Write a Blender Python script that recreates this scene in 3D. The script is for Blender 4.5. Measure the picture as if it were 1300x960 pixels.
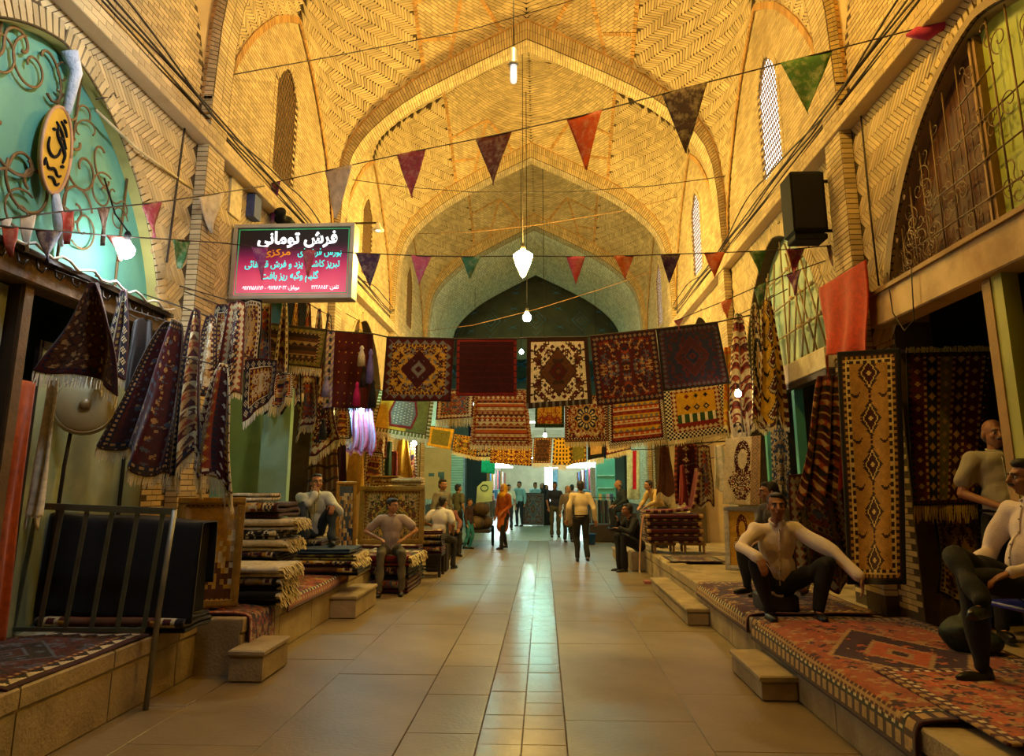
import bpy, bmesh, math, random
import numpy as np
from mathutils import Vector, Matrix

for o in list(bpy.data.objects):
    bpy.data.objects.remove(o)
SC = bpy.context.scene
COL = SC.collection
rnd = random.Random(7)
PI = math.pi

# ------------------------------------------------------------------ camera
EYE = np.array([0.0, 0.0, 1.65])
FPX = 900.0
PITCH = math.atan(180 / FPX)
YAW = math.atan(40 * math.cos(PITCH) / FPX)
FWD = np.array([-math.sin(YAW) * math.cos(PITCH), math.cos(YAW) * math.cos(PITCH), math.sin(PITCH)])
RGT = np.array([math.cos(YAW), math.sin(YAW), 0.0])
UPV = np.cross(RGT, FWD)
cd = bpy.data.cameras.new('camera')
cam = bpy.data.objects.new('camera', cd)
COL.objects.link(cam)
cd.sensor_width = 36.0
cd.lens = FPX / 1300 * 36.0
cd.shift_y = -45 / 1300
cd.clip_start = 0.05
cam.matrix_world = Matrix(((RGT[0], UPV[0], -FWD[0], EYE[0]), (RGT[1], UPV[1], -FWD[1], EYE[1]),
                           (RGT[2], UPV[2], -FWD[2], EYE[2]), (0, 0, 0, 1)))
SC.camera = cam

# ------------------------------------------------------------------ world and exposure (all light comes from the lamps further down)
w = bpy.data.worlds.new('night')
SC.world = w
w.use_nodes = True
w.node_tree.nodes['Background'].inputs[0].default_value = (0.25, 0.32, 0.45, 1)
w.node_tree.nodes['Background'].inputs[1].default_value = 0.02
SC.view_settings.view_transform = 'Standard'
SC.view_settings.look = 'None'
SC.view_settings.exposure = 0.0
SC.view_settings.gamma = 1.0
SC.view_settings.use_curve_mapping = False
LAMP_GAIN = 0.42           # one knob for all lamps
WARM = (1.0, 0.57, 0.20)
WARM_SOFT = (1.0, 0.70, 0.38)
COOL = (0.62, 0.92, 1.0)
CYAN = (0.25, 1.0, 0.85)


# ------------------------------------------------------------------ helpers
def at(x, y, X=None, Y=None, Z=None):
    """a point of the place seen along a sight line, on the plane X, Y or Z"""
    d = FWD + RGT * ((x - 650) / FPX) - UPV * ((y - 435) / FPX)
    if X is not None: k = (X - EYE[0]) / d[0]
    elif Y is not None: k = (Y - EYE[1]) / d[1]
    else: k = (Z - EYE[2]) / d[2]
    return EYE + d * k


def lin(h):
    """hex sRGB to linear"""
    h = h.lstrip('#')
    c = [int(h[i:i + 2], 16) / 255 for i in (0, 2, 4)]
    return tuple(((v + 0.055) / 1.055) ** 2.4 if v > 0.04045 else v / 12.92 for v in c)


def c4(c):
    if isinstance(c, str): c = lin(c)
    return (c[0], c[1], c[2], 1.0)


MATS = {}


def mat(name, col, rough=0.8, var=0.25, scale=6.0, bump=0.0, bscale=60.0, metal=0.0, emit=0.0, emit_col=None,
        island=0.0, dirt=None, dirt_scale=1.2, dirt_amt=0.5, sheen=0.0, trans=0.0, alpha=1.0, coat=0.0, spec=0.5, objrand=0.0):
    """procedural material: noise-varied colour, optional per-piece variation, stains and fine relief"""
    if name in MATS: return MATS[name]
    m = bpy.data.materials.new(name)
    m.use_nodes = True
    nt = m.node_tree
    N = nt.nodes; L = nt.links
    b = N['Principled BSDF']
    b.inputs['Roughness'].default_value = rough
    b.inputs['Metallic'].default_value = metal
    b.inputs['Specular IOR Level'].default_value = spec
    if sheen: b.inputs['Sheen Weight'].default_value = sheen
    if coat: b.inputs['Coat Weight'].default_value = coat
    if trans: b.inputs['Transmission Weight'].default_value = trans
    if alpha < 1: b.inputs['Alpha'].default_value = alpha
    tc = N.new('ShaderNodeTexCoord')
    no = N.new('ShaderNodeTexNoise')
    no.inputs['Scale'].default_value = scale
    no.inputs['Detail'].default_value = 5
    L.new(tc.outputs['Object'], no.inputs['Vector'])
    c = c4(col)
    ra = N.new('ShaderNodeValToRGB')
    ra.color_ramp.elements[0].position = 0.3
    ra.color_ramp.elements[1].position = 0.7
    ra.color_ramp.elements[0].color = (c[0] * (1 - var), c[1] * (1 - var), c[2] * (1 - var), 1)
    ra.color_ramp.elements[1].color = (min(1, c[0] * (1 + var)), min(1, c[1] * (1 + var)), min(1, c[2] * (1 + var)), 1)
    L.new(no.outputs['Fac'], ra.inputs['Fac'])
    out = ra.outputs['Color']
    if island or objrand:
        ge = N.new('ShaderNodeNewGeometry' if island else 'ShaderNodeObjectInfo')
        island = island or objrand
        mr = N.new('ShaderNodeMapRange')
        mr.inputs['To Min'].default_value = 1 - island
        mr.inputs['To Max'].default_value = 1 + island
        L.new(ge.outputs['Random Per Island' if 'Random Per Island' in ge.outputs else 'Random'], mr.inputs['Value'])
        mx = N.new('ShaderNodeVectorMath'); mx.operation = 'SCALE'
        L.new(out, mx.inputs[0]); L.new(mr.outputs[0], mx.inputs['Scale'])
        out = mx.outputs[0]
    if dirt:
        n2 = N.new('ShaderNodeTexNoise')
        n2.inputs['Scale'].default_value = dirt_scale
        n2.inputs['Detail'].default_value = 8
        n2.inputs['Roughness'].default_value = 0.65
        L.new(tc.outputs['Object'], n2.inputs['Vector'])
        r2 = N.new('ShaderNodeMapRange')
        r2.inputs['From Min'].default_value = 0.46; r2.inputs['From Max'].default_value = 0.72
        r2.inputs['To Max'].default_value = dirt_amt
        L.new(n2.outputs['Fac'], r2.inputs['Value'])
        mi = N.new('ShaderNodeMix'); mi.data_type = 'RGBA'
        L.new(r2.outputs[0], mi.inputs['Factor'])
        L.new(out, mi.inputs[6]); mi.inputs[7].default_value = c4(dirt)
        out = mi.outputs[2]
    L.new(out, b.inputs['Base Color'])
    if bump:
        n3 = N.new('ShaderNodeTexNoise')
        n3.inputs['Scale'].default_value = bscale
        n3.inputs['Detail'].default_value = 3
        L.new(tc.outputs['Object'], n3.inputs['Vector'])
        bu = N.new('ShaderNodeBump')
        bu.inputs['Strength'].default_value = bump
        bu.inputs['Distance'].default_value = 0.02
        L.new(n3.outputs['Fac'], bu.inputs['Height'])
        L.new(bu.outputs[0], b.inputs['Normal'])
    if emit:
        b.inputs['Emission Color'].default_value = c4(emit_col or col)
        b.inputs['Emission Strength'].default_value = emit
    MATS[name] = m
    return m


def knot_mat(name, rough=0.95, gain=1.0, sheen=0.25, bump=0.5):
    """woven material: the colour of each knot is carried by the weave, nodes add yarn variation and pile relief"""
    if name in MATS: return MATS[name]
    m = bpy.data.materials.new(name); m.use_nodes = True
    N = m.node_tree.nodes; L = m.node_tree.links
    b = N['Principled BSDF']
    b.inputs['Roughness'].default_value = rough
    b.inputs['Specular IOR Level'].default_value = 0.15
    b.inputs['Sheen Weight'].default_value = sheen
    a = N.new('ShaderNodeAttribute'); a.attribute_name = 'knot'
    tc = N.new('ShaderNodeTexCoord')
    no = N.new('ShaderNodeTexNoise'); no.inputs['Scale'].default_value = 14; no.inputs['Detail'].default_value = 6
    L.new(tc.outputs['Object'], no.inputs['Vector'])
    mr = N.new('ShaderNodeMapRange'); mr.inputs['To Min'].default_value = 0.5 * gain; mr.inputs['To Max'].default_value = 1.4 * gain
    L.new(no.outputs['Fac'], mr.inputs['Value'])
    mx = N.new('ShaderNodeVectorMath'); mx.operation = 'SCALE'
    L.new(a.outputs['Color'], mx.inputs[0]); L.new(mr.outputs[0], mx.inputs['Scale'])
    L.new(mx.outputs[0], b.inputs['Base Color'])
    n3 = N.new('ShaderNodeTexNoise'); n3.inputs['Scale'].default_value = 180
    L.new(tc.outputs['Object'], n3.inputs['Vector'])
    bu = N.new('ShaderNodeBump'); bu.inputs['Strength'].default_value = bump; bu.inputs['Distance'].default_value = 0.01
    L.new(n3.outputs['Fac'], bu.inputs['Height']); L.new(bu.outputs[0], b.inputs['Normal'])
    MATS[name] = m
    return m


def setp(o, label=None, cat=None, group=None, kind=None):
    if label: o['label'] = label
    if cat: o['category'] = cat
    if group: o['group'] = group
    if kind: o['kind'] = kind
    return o


ROOTM = {}


def link(name, me, m=None, parent=None, world=True):
    o = bpy.data.objects.new(name, me)
    COL.objects.link(o)
    if m is not None and len(me.materials) == 0: me.materials.append(m)
    if parent is not None:
        o.parent = parent
        if world and parent.name in ROOTM:
            o.matrix_parent_inverse = ROOTM[parent.name].inverted()
    return o


def thing(name, label, cat, loc=(0, 0, 0), rotz=0.0, group=None):
    o = bpy.data.objects.new(name, None)
    COL.objects.link(o)
    o.empty_display_size = 0.1
    o.location = [float(v) for v in loc]; o.rotation_euler = (0, 0, rotz)
    ROOTM[o.name] = Matrix.Translation([float(v) for v in loc]) @ Matrix.Rotation(rotz, 4, 'Z')
    return setp(o, label, cat, group)


def npmesh(name, V, F, smooth=False):
    """V (n,3) array, F (m,4) or (m,3) int array"""
    V = np.asarray(V, dtype=np.float32); F = np.asarray(F, dtype=np.int32)
    me = bpy.data.meshes.new(name)
    k = F.shape[1]
    me.vertices.add(len(V)); me.vertices.foreach_set('co', V.ravel())
    me.loops.add(F.size); me.loops.foreach_set('vertex_index', F.ravel())
    me.polygons.add(len(F))
    me.polygons.foreach_set('loop_start', np.arange(0, F.size, k, dtype=np.int32))
    me.polygons.foreach_set('loop_total', np.full(len(F), k, dtype=np.int32))
    me.polygons.foreach_set('use_smooth', np.full(len(F), bool(smooth)))
    me.update(calc_edges=True)
    me.validate()
    return me


class MB:
    """collects simple solids into one mesh"""

    def __init__(s): s.V = []; s.F = []; s.sm = []

    def add(s, vs, fs, smooth=False):
        n = len(s.V)
        s.V += [tuple(float(c) for c in v) for v in vs]
        s.F += [tuple(i + n for i in f) for f in fs]
        s.sm += [smooth] * len(fs)
        return s

    def box(s, lo, hi, M=None, bev=0.0):
        (a, b, c), (d, e, f) = lo, hi
        if bev:
            vs = []; g = bev
            for z, i in ((c, g), (c + g, 0), (f - g, 0), (f, g)):
                vs += [(a + i, b + i, z), (d - i, b + i, z), (d - i, e - i, z), (a + i, e - i, z)]
            fs = [(3, 2, 1, 0), (12, 13, 14, 15)]
            for r in range(3):
                for k in range(4):
                    fs.append((4 * r + k, 4 * r + (k + 1) % 4, 4 * r + 4 + (k + 1) % 4, 4 * r + 4 + k))
        else:
            vs = [(a, b, c), (d, b, c), (d, e, c), (a, e, c), (a, b, f), (d, b, f), (d, e, f), (a, e, f)]
            fs = [(3, 2, 1, 0), (4, 5, 6, 7), (0, 1, 5, 4), (1, 2, 6, 5), (2, 3, 7, 6), (3, 0, 4, 7)]
        if M is not None: vs = [M @ Vector(v) for v in vs]
        return s.add(vs, fs)

    def bar(s, p, q, wx, wy=None, up=(0, 0, 1)):
        """rectangular bar between two points"""
        p = Vector(p); q = Vector(q); d = (q - p); l = d.length; d.normalize()
        u = Vector(up)
        if abs(d.dot(u)) > 0.98: u = Vector((0, 1, 0))
        a = d.cross(u).normalized(); b = a.cross(d)
        wy = wy or wx
        M = Matrix(((a.x, b.x, d.x, p.x), (a.y, b.y, d.y, p.y), (a.z, b.z, d.z, p.z), (0, 0, 0, 1)))
        return s.box((-wx / 2, -wy / 2, 0), (wx / 2, wy / 2, l), M)

    def tube(s, pts, r, seg=6, caps=True):
        pts = [Vector([float(c) for c in p]) for p in pts]; n = len(pts)
        rs = r if isinstance(r, (list, tuple)) else [r] * n
        vs = []; fs = []; prev = None
        for i, p in enumerate(pts):
            t = (pts[min(i + 1, n - 1)] - pts[max(i - 1, 0)])
            t = t.normalized() if t.length > 1e-9 else Vector((0, 0, 1))
            if prev is None:
                u = Vector((0, 0, 1)) if abs(t.z) < 0.9 else Vector((1, 0, 0))
                a = t.cross(u).normalized()
            else:
                a = (prev - t * prev.dot(t)); a = a.normalized() if a.length > 1e-6 else t.orthogonal().normalized()
            prev = a; b = t.cross(a)
            for k in range(seg):
                an = 2 * PI * k / seg
                vs.append(p + (a * math.cos(an) + b * math.sin(an)) * rs[i])
        for i in range(n - 1):
            for k in range(seg):
                fs.append((i * seg + k, i * seg + (k + 1) % seg, (i + 1) * seg + (k + 1) % seg, (i + 1) * seg + k))
        if caps:
            fs.append(tuple(range(seg - 1, -1, -1))); fs.append(tuple((n - 1) * seg + k for k in range(seg)))
        return s.add(vs, fs, True)

    def lathe(s, prof, seg=16, c=(0, 0, 0), M=None):
        vs = []; fs = []
        for r, z in prof:
            for k in range(seg):
                an = 2 * PI * k / seg
                v = Vector((c[0] + r * math.cos(an), c[1] + r * math.sin(an), c[2] + z))
                vs.append(M @ v if M is not None else v)
        n = len(prof)
        for i in range(n - 1):
            for k in range(seg):
                fs.append((i * seg + k, i * seg + (k + 1) % seg, (i + 1) * seg + (k + 1) % seg, (i + 1) * seg + k))
        fs.append(tuple(range(seg - 1, -1, -1))); fs.append(tuple((n - 1) * seg + k for k in range(seg)))
        return s.add(vs, fs, True)

    def ell(s, c, r, M=None, seg=14, rings=9):
        vs = []; fs = []
        c = Vector([float(v) for v in c])
        r = (r, r, r) if isinstance(r, (int, float)) else r
        for i in range(1, rings):
            th = PI * i / rings
            for k in range(seg):
                an = 2 * PI * k / seg
                v = Vector((r[0] * math.sin(th) * math.cos(an), r[1] * math.sin(th) * math.sin(an), r[2] * math.cos(th)))
                vs.append(c + (M @ v if M is not None else v))
        top = Vector((0, 0, r[2])); bot = Vector((0, 0, -r[2]))
        vs.append(c + (M @ top if M is not None else top)); vs.append(c + (M @ bot if M is not None else bot))
        nt = len(vs) - 2
        for i in range(rings - 2):
            for k in range(seg):
                fs.append((i * seg + k, (i + 1) * seg + k, (i + 1) * seg + (k + 1) % seg, i * seg + (k + 1) % seg))
        for k in range(seg):
            fs.append((nt, k, (k + 1) % seg))
            fs.append((nt + 1, (rings - 2) * seg + (k + 1) % seg, (rings - 2) * seg + k))
        return s.add(vs, fs, True)

    def cap(s, p, q, r0, r1, seg=12, flat=None):
        """round-ended tapered limb (closed)"""
        p = Vector([float(v) for v in p]); q = Vector([float(v) for v in q]); d = q - p; l = d.length
        if l < 1e-6: return s
        d.normalize()
        pts = []; rs = []
        for k in (0.05, 0.3, 0.6, 0.85): pts.append(p - d * r0 * (1 - k)); rs.append(r0 * math.sqrt(max(0.0, 1 - (1 - k) ** 2)))
        pts.append(p); rs.append(r0); pts.append(q); rs.append(r1)
        for k in (0.85, 0.6, 0.3, 0.05): pts.append(q + d * r1 * (1 - k)); rs.append(r1 * math.sqrt(max(0.0, 1 - (1 - k) ** 2)))
        return s.tube(pts, rs, seg)

    def prism(s, poly, ax, d0, d1):
        """extrude a 2D polygon along an axis (0=x,1=y,2=z)"""
        n = len(poly); vs = []
        for d in (d0, d1):
            for a, b in poly:
                v = [a, b]; v.insert(ax, d); vs.append(v)
        fs = [tuple(range(n - 1, -1, -1)), tuple(range(n, 2 * n))]
        for i in range(n): fs.append((i, (i + 1) % n, n + (i + 1) % n, n + i))
        return s.add(vs, fs)

    def mesh(s, name):
        me = bpy.data.meshes.new(name)
        me.from_pydata(s.V, [], s.F)
        me.polygons.foreach_set('use_smooth', s.sm)
        me.update()
        bm = bmesh.new(); bm.from_mesh(me); bmesh.ops.recalc_face_normals(bm, faces=bm.faces); bm.to_mesh(me); bm.free()
        return me

    def obj(s, name, m, parent=None, world=True):
        return link(name, s.mesh(name), m, parent, world)


def grid_faces(nv, nu):
    """quads of an (nv+1) x (nu+1) grid"""
    i = np.arange(nv)[:, None] * (nu + 1) + np.arange(nu)[None, :]
    return np.stack([i, i + 1, i + nu + 2, i + nu + 1], -1).reshape(-1, 4)


def slabs(P, nrm, h, shrink=0.015):
    """P (n,4,3) corners of pieces on a surface, nrm (n,3): raised blocks with five faces each"""
    n = len(P)
    c = P.mean(1, keepdims=True)
    top = c + (P - c) * (1 - shrink) + nrm[:, None, :] * (h if np.isscalar(h) else h[:, None, None])
    V = np.concatenate([P, top], 1).reshape(-1, 3)
    b = np.arange(n)[:, None, None] * 8
    f = np.array([[4, 5, 6, 7], [0, 1, 5, 4], [1, 2, 6, 5], [2, 3, 7, 6], [3, 0, 4, 7]])[None]
    return V, (b + f).reshape(-1, 4)


def struct(name, me, m, parent=None, label=None):
    o = link(name, me, m, parent)
    if parent is None: o['kind'] = 'structure'
    if label: o['label'] = label
    return o

# ------------------------------------------------------------------ materials of the building
M_BRICK = mat('beige_brick', '#c2ab7c', 0.9, 0.12, 3.0, 0.25, 90, island=0.20, dirt='#7d6238', dirt_scale=0.55, dirt_amt=0.5)
M_MORTAR = mat('mortar', '#4f3f24', 0.95, 0.2, 8.0, 0.3, 40)
M_TRIM = mat('orange_trim_brick', '#b58a4c', 0.9, 0.15, 4.0, 0.2, 80, island=0.25)
M_GBRICK = mat('grey_dome_brick', '#8d8d72', 0.9, 0.25, 2.0, 0.2, 60, island=0.25, dirt='#3d3f33', dirt_scale=0.8)
M_BLUE = mat('blue_glazed_brick', '#3d6f86', 0.4, 0.2, 6.0)
M_PAVE = mat('worn_paving_stone', '#7f6e50', 0.42, 0.14, 2.2, 0.15, 30, dirt='#5f5138', dirt_scale=1.4, dirt_amt=0.55)
M_TILE = mat('polished_channel_tile', '#8d7b5a', 0.22, 0.14, 3.0, 0.12, 25, dirt='#6a5a3e', dirt_scale=2.0, dirt_amt=0.5)
M_JOINT = mat('dark_joint', '#544730', 0.95, 0.2, 10.0)
M_KERB = mat('kerb_stone', '#a3906a', 0.8, 0.18, 3.0, 0.35, 40, dirt='#5b4c33', dirt_scale=2.5, dirt_amt=0.6)
M_GREENP = mat('pale_green_paint', '#8fb59a', 0.55, 0.1, 3.0, dirt='#6d8a6a', dirt_scale=2.0)
M_TEAL = mat('turquoise_paint', '#4fa394', 0.5, 0.12, 2.0)
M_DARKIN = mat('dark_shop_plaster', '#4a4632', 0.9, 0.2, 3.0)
M_LIME = mat('lime_green_panel', '#a9b64e', 0.6, 0.12, 2.0)
M_CREAMP = mat('cream_render', '#cbb487', 0.85, 0.12, 2.0, 0.1, 40, dirt='#8a744c', dirt_scale=2.0)

XL, XR = -3.9, 3.4
XC, HW = -0.25, 3.65
YA = [-8.0, -2.9, 2.2, 7.3, 12.4, 17.5, 22.6]      # front faces of the transverse arches
S0, AH, BH = 6.0, 4.6, 3.0                          # springing, rise of transverse and wall arches
AD = 0.42                                           # depth of an arch along the street

A_D = np.array([0, .5, 1.0, 1.5, 2.12, 2.5, 2.83, 3.1, 3.29, 3.45, 3.56, 3.62, 3.65])
A_Z = np.array([4.6, 4.34, 4.07, 3.79, 3.42, 3.14, 2.85, 2.57, 2.32, 2.02, 1.62, 1.0, 0.0])
R_Z = np.array([4.6, 4.52, 4.30, 3.95, 3.45, 3.14, 2.85, 2.57, 2.32, 2.02, 1.62, 1.0, 0.0])
B_D = np.array([0, .25, .6, 1.0, 1.4, 1.75, 2.0, 2.2, 2.36, 2.47, 2.55])
B_Z = np.array([3.0, 2.86, 2.64, 2.36, 1.98, 1.6, 1.28, .98, .66, .36, 0.0])


def smooth01(t):
    t = np.clip(t, 0, 1); return t * t * (3 - 2 * t)


def vault_xyz(r, phi, sx, sy, yc, hl):
    a = r * np.cos(phi); b = r * np.sin(phi)
    wgt = smooth01(b / BH * 1.6)
    dp = np.interp(-a, -A_Z, A_D); dr = np.interp(-a, -R_Z, A_D)
    dx = dp * (1 - wgt) + dr * wgt
    dy = np.interp(-b, -B_Z, B_D) * (hl / 2.55)
    return np.stack([XC + sx * dx, yc + sy * dy, S0 + r + 0 * phi], -1)


def vault_z(dx, dy, hl):
    """height of the vault over a plan point, for ribs"""
    b = np.interp(np.abs(dy) * 2.55 / hl, B_D, B_Z)
    wgt = smooth01(b / BH * 1.6)
    a = np.interp(np.abs(dx), A_D, A_Z) * (1 - wgt) + np.interp(np.abs(dx), A_D, R_Z) * wgt
    return S0 + np.sqrt(a * a + b * b)


def phi_range(r):
    lo = math.acos(min(1.0, AH / r)) if r > AH else 0.0
    hi = math.asin(min(1.0, BH / r)) if r > BH else PI / 2
    return lo, hi


RMAX = math.hypot(AH, BH) - 1e-4


def vault_base(y0, y1):
    yc = (y0 + y1) / 2; hl = (y1 - y0) / 2
    V = []; F = []; n = 0
    nr, nf = 46, 22
    rs = np.concatenate([np.linspace(0.001, 1.0, 8)[:-1], np.linspace(1.0, RMAX, nr - 6)])
    for sx in (-1, 1):
        for sy in (-1, 1):
            for r in rs:
                lo, hi = phi_range(r)
                V.append(vault_xyz(r, np.linspace(lo, hi, nf + 1), sx, sy, yc, hl))
            F.append(grid_faces(len(rs) - 1, nf) + n); n += len(rs) * (nf + 1)
    V = np.concatenate(V)
    d = V - np.array([XC, yc, S0 - 0.5]); V = V + d / np.linalg.norm(d, axis=1)[:, None] * 0.014   # mortar bed lies behind the brick faces
    me = npmesh('ceiling', V, np.concatenate(F), True)
    bm = bmesh.new(); bm.from_mesh(me)
    bmesh.ops.remove_doubles(bm, verts=bm.verts, dist=0.002); bm.to_mesh(me); bm.free()
    return me


RIB = 2.0


def vault_bricks(y0, y1):
    """courses of brick in rings over the crown, herringbone over the haunches"""
    yc = (y0 + y1) / 2; hl = (y1 - y0) / 2
    P = []; Nn = []

    def emit(r0, r1, f0, f1, sx, sy):
        Q = np.stack([vault_xyz(r0, f0, sx, sy, yc, hl), vault_xyz(r0, f1, sx, sy, yc, hl),
                      vault_xyz(r1, f1, sx, sy, yc, hl), vault_xyz(r1, f0, sx, sy, yc, hl)], 1)
        return Q
    # slope length along phi = 45 degrees
    rr = np.linspace(0.02, RMAX, 1200)
    for sx in (-1, 1):
        for sy in (-1, 1):
            # rings
            r = 2.4; row = 0
            while r < RMAX - 0.01:
                lo, hi = phi_range(r)
                ph = np.linspace(lo, hi, 160)
                c = vault_xyz(r, ph, sx, sy, yc, hl)
                dr = 0.004
                lo2, hi2 = phi_range(min(RMAX, r + dr))
                pm = 0.5 * (lo + hi)
                g = np.linalg.norm(vault_xyz(min(RMAX, r + dr), np.array([pm]), sx, sy, yc, hl) - vault_xyz(r, np.array([pm]), sx, sy, yc, hl)) / dr
                step = 0.058 / max(g, 0.8)
                s = np.concatenate([[0], np.cumsum(np.linalg.norm(np.diff(c, axis=0), axis=1))])
                L = s[-1]
                e = np.unique(np.concatenate([[0.0], np.arange(0.09 + (row % 2) * 0.09, L - 0.05, 0.18), [L]]))
                if len(e) > 1:
                    f0 = np.interp(e[:-1] + 0.004, s, ph); f1 = np.interp(np.minimum(e[1:] - 0.004, L), s, ph)
                    r1 = min(RMAX, r + step * 0.87)
                    l1, h1 = phi_range(r1)
                    Q = emit(np.full(len(f0), r), np.full(len(f0), r1), f0, f1, sx, sy)
                    keep = (np.abs(Q[:, :, 0] - XC).mean(1) < RIB) & (np.linalg.norm(Q[:, 1] - Q[:, 0], axis=1) > 0.02)
                    P.append(Q[keep])
                r += step; row += 1
            # herringbone haunches
            cen = vault_xyz(rr, np.full_like(rr, PI / 4), sx, sy, yc, hl)
            okc = rr * math.sin(PI / 4) <= BH
            q_of = np.concatenate([[0], np.cumsum(np.linalg.norm(np.diff(cen, axis=0), axis=1))])
            quads = herring(-3.2, 3.2, 0.25, float(q_of[okc][-1]) + 1.6, 0.05)
            T = 90
            rt = np.linspace(0.1, RMAX - 0.02, 140)
            S_tab = []; F_tab = []
            for r in rt:
                lo, hi = phi_range(r)
                ph = np.linspace(lo, hi, T)
                c = vault_xyz(r, ph, sx, sy, yc, hl)
                s = np.concatenate([[0], np.cumsum(np.linalg.norm(np.diff(c, axis=0), axis=1))])
                S_tab.append(s - np.interp(min(max(PI / 4, lo), hi), ph, s)); F_tab.append(ph)
            S_tab = np.array(S_tab); F_tab = np.array(F_tab)
            q_rt = np.interp(rt, rr, q_of)
            qq = quads[:, :, 1]; pp = quads[:, :, 0]
            qc = qq.mean(1); pc = pp.mean(1)
            idx = np.clip(np.searchsorted(q_rt, qc), 0, len(rt) - 1)
            ok = (pc > S_tab[idx, 0] - 0.06) & (pc < S_tab[idx, -1] + 0.06) & (qc < q_rt[-1])
            idx = idx[ok]; qq = qq[ok]; pp = pp[ok]
            fi = np.empty_like(pp)
            for k in range(len(idx)):
                fi[k] = np.interp(pp[k], S_tab[idx[k]], F_tab[idx[k]])
            ri = np.interp(qq, q_of, rr)
            Q = vault_xyz(ri, fi, sx, sy, yc, hl)
            keep = (np.abs(Q[:, :, 0] - XC).mean(1) > RIB)
            el = np.linalg.norm(Q - np.roll(Q, 1, 1), axis=2)
            keep &= (el.max(1) < 0.5) & (el.min(1) > 0.004)
            P.append(Q[keep])
    P = np.concatenate(P)
    n = np.cross(P[:, 1] - P[:, 0], P[:, 3] - P[:, 0])
    n /= np.linalg.norm(n, axis=1)[:, None] + 1e-9
    c = P.mean(1)
    inward = np.array([XC, yc, S0 - 0.5]) - c
    fl = np.sign((n * inward).sum(1))
    n *= fl[:, None]
    return slabs(P, n, 0.004)


def herring(p0, p1, q0, q1, wd, n=5, joint=0.008):
    """interlocking herringbone turned by 45 degrees, corner quads in the (p,q) plane"""
    R = math.sqrt(0.5)
    ext = max(p1 - p0, q1 - q0) / wd * 1.05
    K = int(ext) + 10
    out = []
    pc, qc = (p0 + p1) / 2, (q0 + q1) / 2
    for y in range(-K, K):
        x = y - 2 * n * ((y + K) // (2 * n))
        for xs in range(x, K, 2 * n):
            if xs < -K - 2 * n: continue
            out.append((xs, y, n, 1))
    for x in range(-K, K):
        # upright bricks start where x - y = 2n-1 (mod 2n)
        y = x - (2 * n - 1)
        y -= 2 * n * ((y + K) // (2 * n))
        for ys in range(y, K, 2 * n):
            out.append((x, ys, 1, n))
    a = np.array(out, float) * wd
    j = joint / 2
    x0 = a[:, 0] + j; y0 = a[:, 1] + j; x1 = a[:, 0] + a[:, 2] - j; y1 = a[:, 1] + a[:, 3] - j
    Q = np.stack([np.stack([x0, y0], -1), np.stack([x1, y0], -1), np.stack([x1, y1], -1), np.stack([x0, y1], -1)], 1)
    Q = np.stack([(Q[..., 0] + Q[..., 1]) * R + pc, (Q[..., 1] - Q[..., 0]) * R + qc], -1)
    c = Q.mean(1)
    k = (c[:, 0] > p0) & (c[:, 0] < p1) & (c[:, 1] > q0) & (c[:, 1] < q1)
    return Q[k]


def running(p0, p1, q0, q1, ln=0.19, ht=0.055, joint=0.009):
    out = []
    q = q0; row = 0
    while q + ht <= q1:
        p = p0 - (row % 2) * ln / 2
        while p < p1:
            a, b = max(p, p0) + joint / 2, min(p + ln, p1) - joint / 2
            if b - a > 0.03: out.append(((a, q + joint / 2), (b, q + joint / 2), (b, q + ht - joint / 2), (a, q + ht - joint / 2)))
            p += ln
        q += ht; row += 1
    return np.array(out)


def curve_tab(pts):
    pts = np.asarray(pts, float)
    s = np.concatenate([[0], np.cumsum(np.linalg.norm(np.diff(pts, axis=0), axis=1))])
    return pts, s


def along(pts, s, q):
    return np.stack([np.interp(q, s, pts[:, k]) for k in range(pts.shape[1])], -1)


# ---- transverse arches ------------------------------------------------------------------
def arch_profile(f=1.0, g=1.0, n=70):
    d = np.concatenate([np.linspace(0, 3.3, n)[:-1], np.linspace(3.3, 3.65, 24)])
    z = np.interp(d, A_D, A_Z)
    half = np.stack([d * f, S0 + z * g], -1)
    left = half[::-1].copy(); left[:, 0] *= -1
    return np.concatenate([left, half[1:]])


OUT = arch_profile()
INN = arch_profile(3.52 / 3.65, 4.17 / 4.6)


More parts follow.
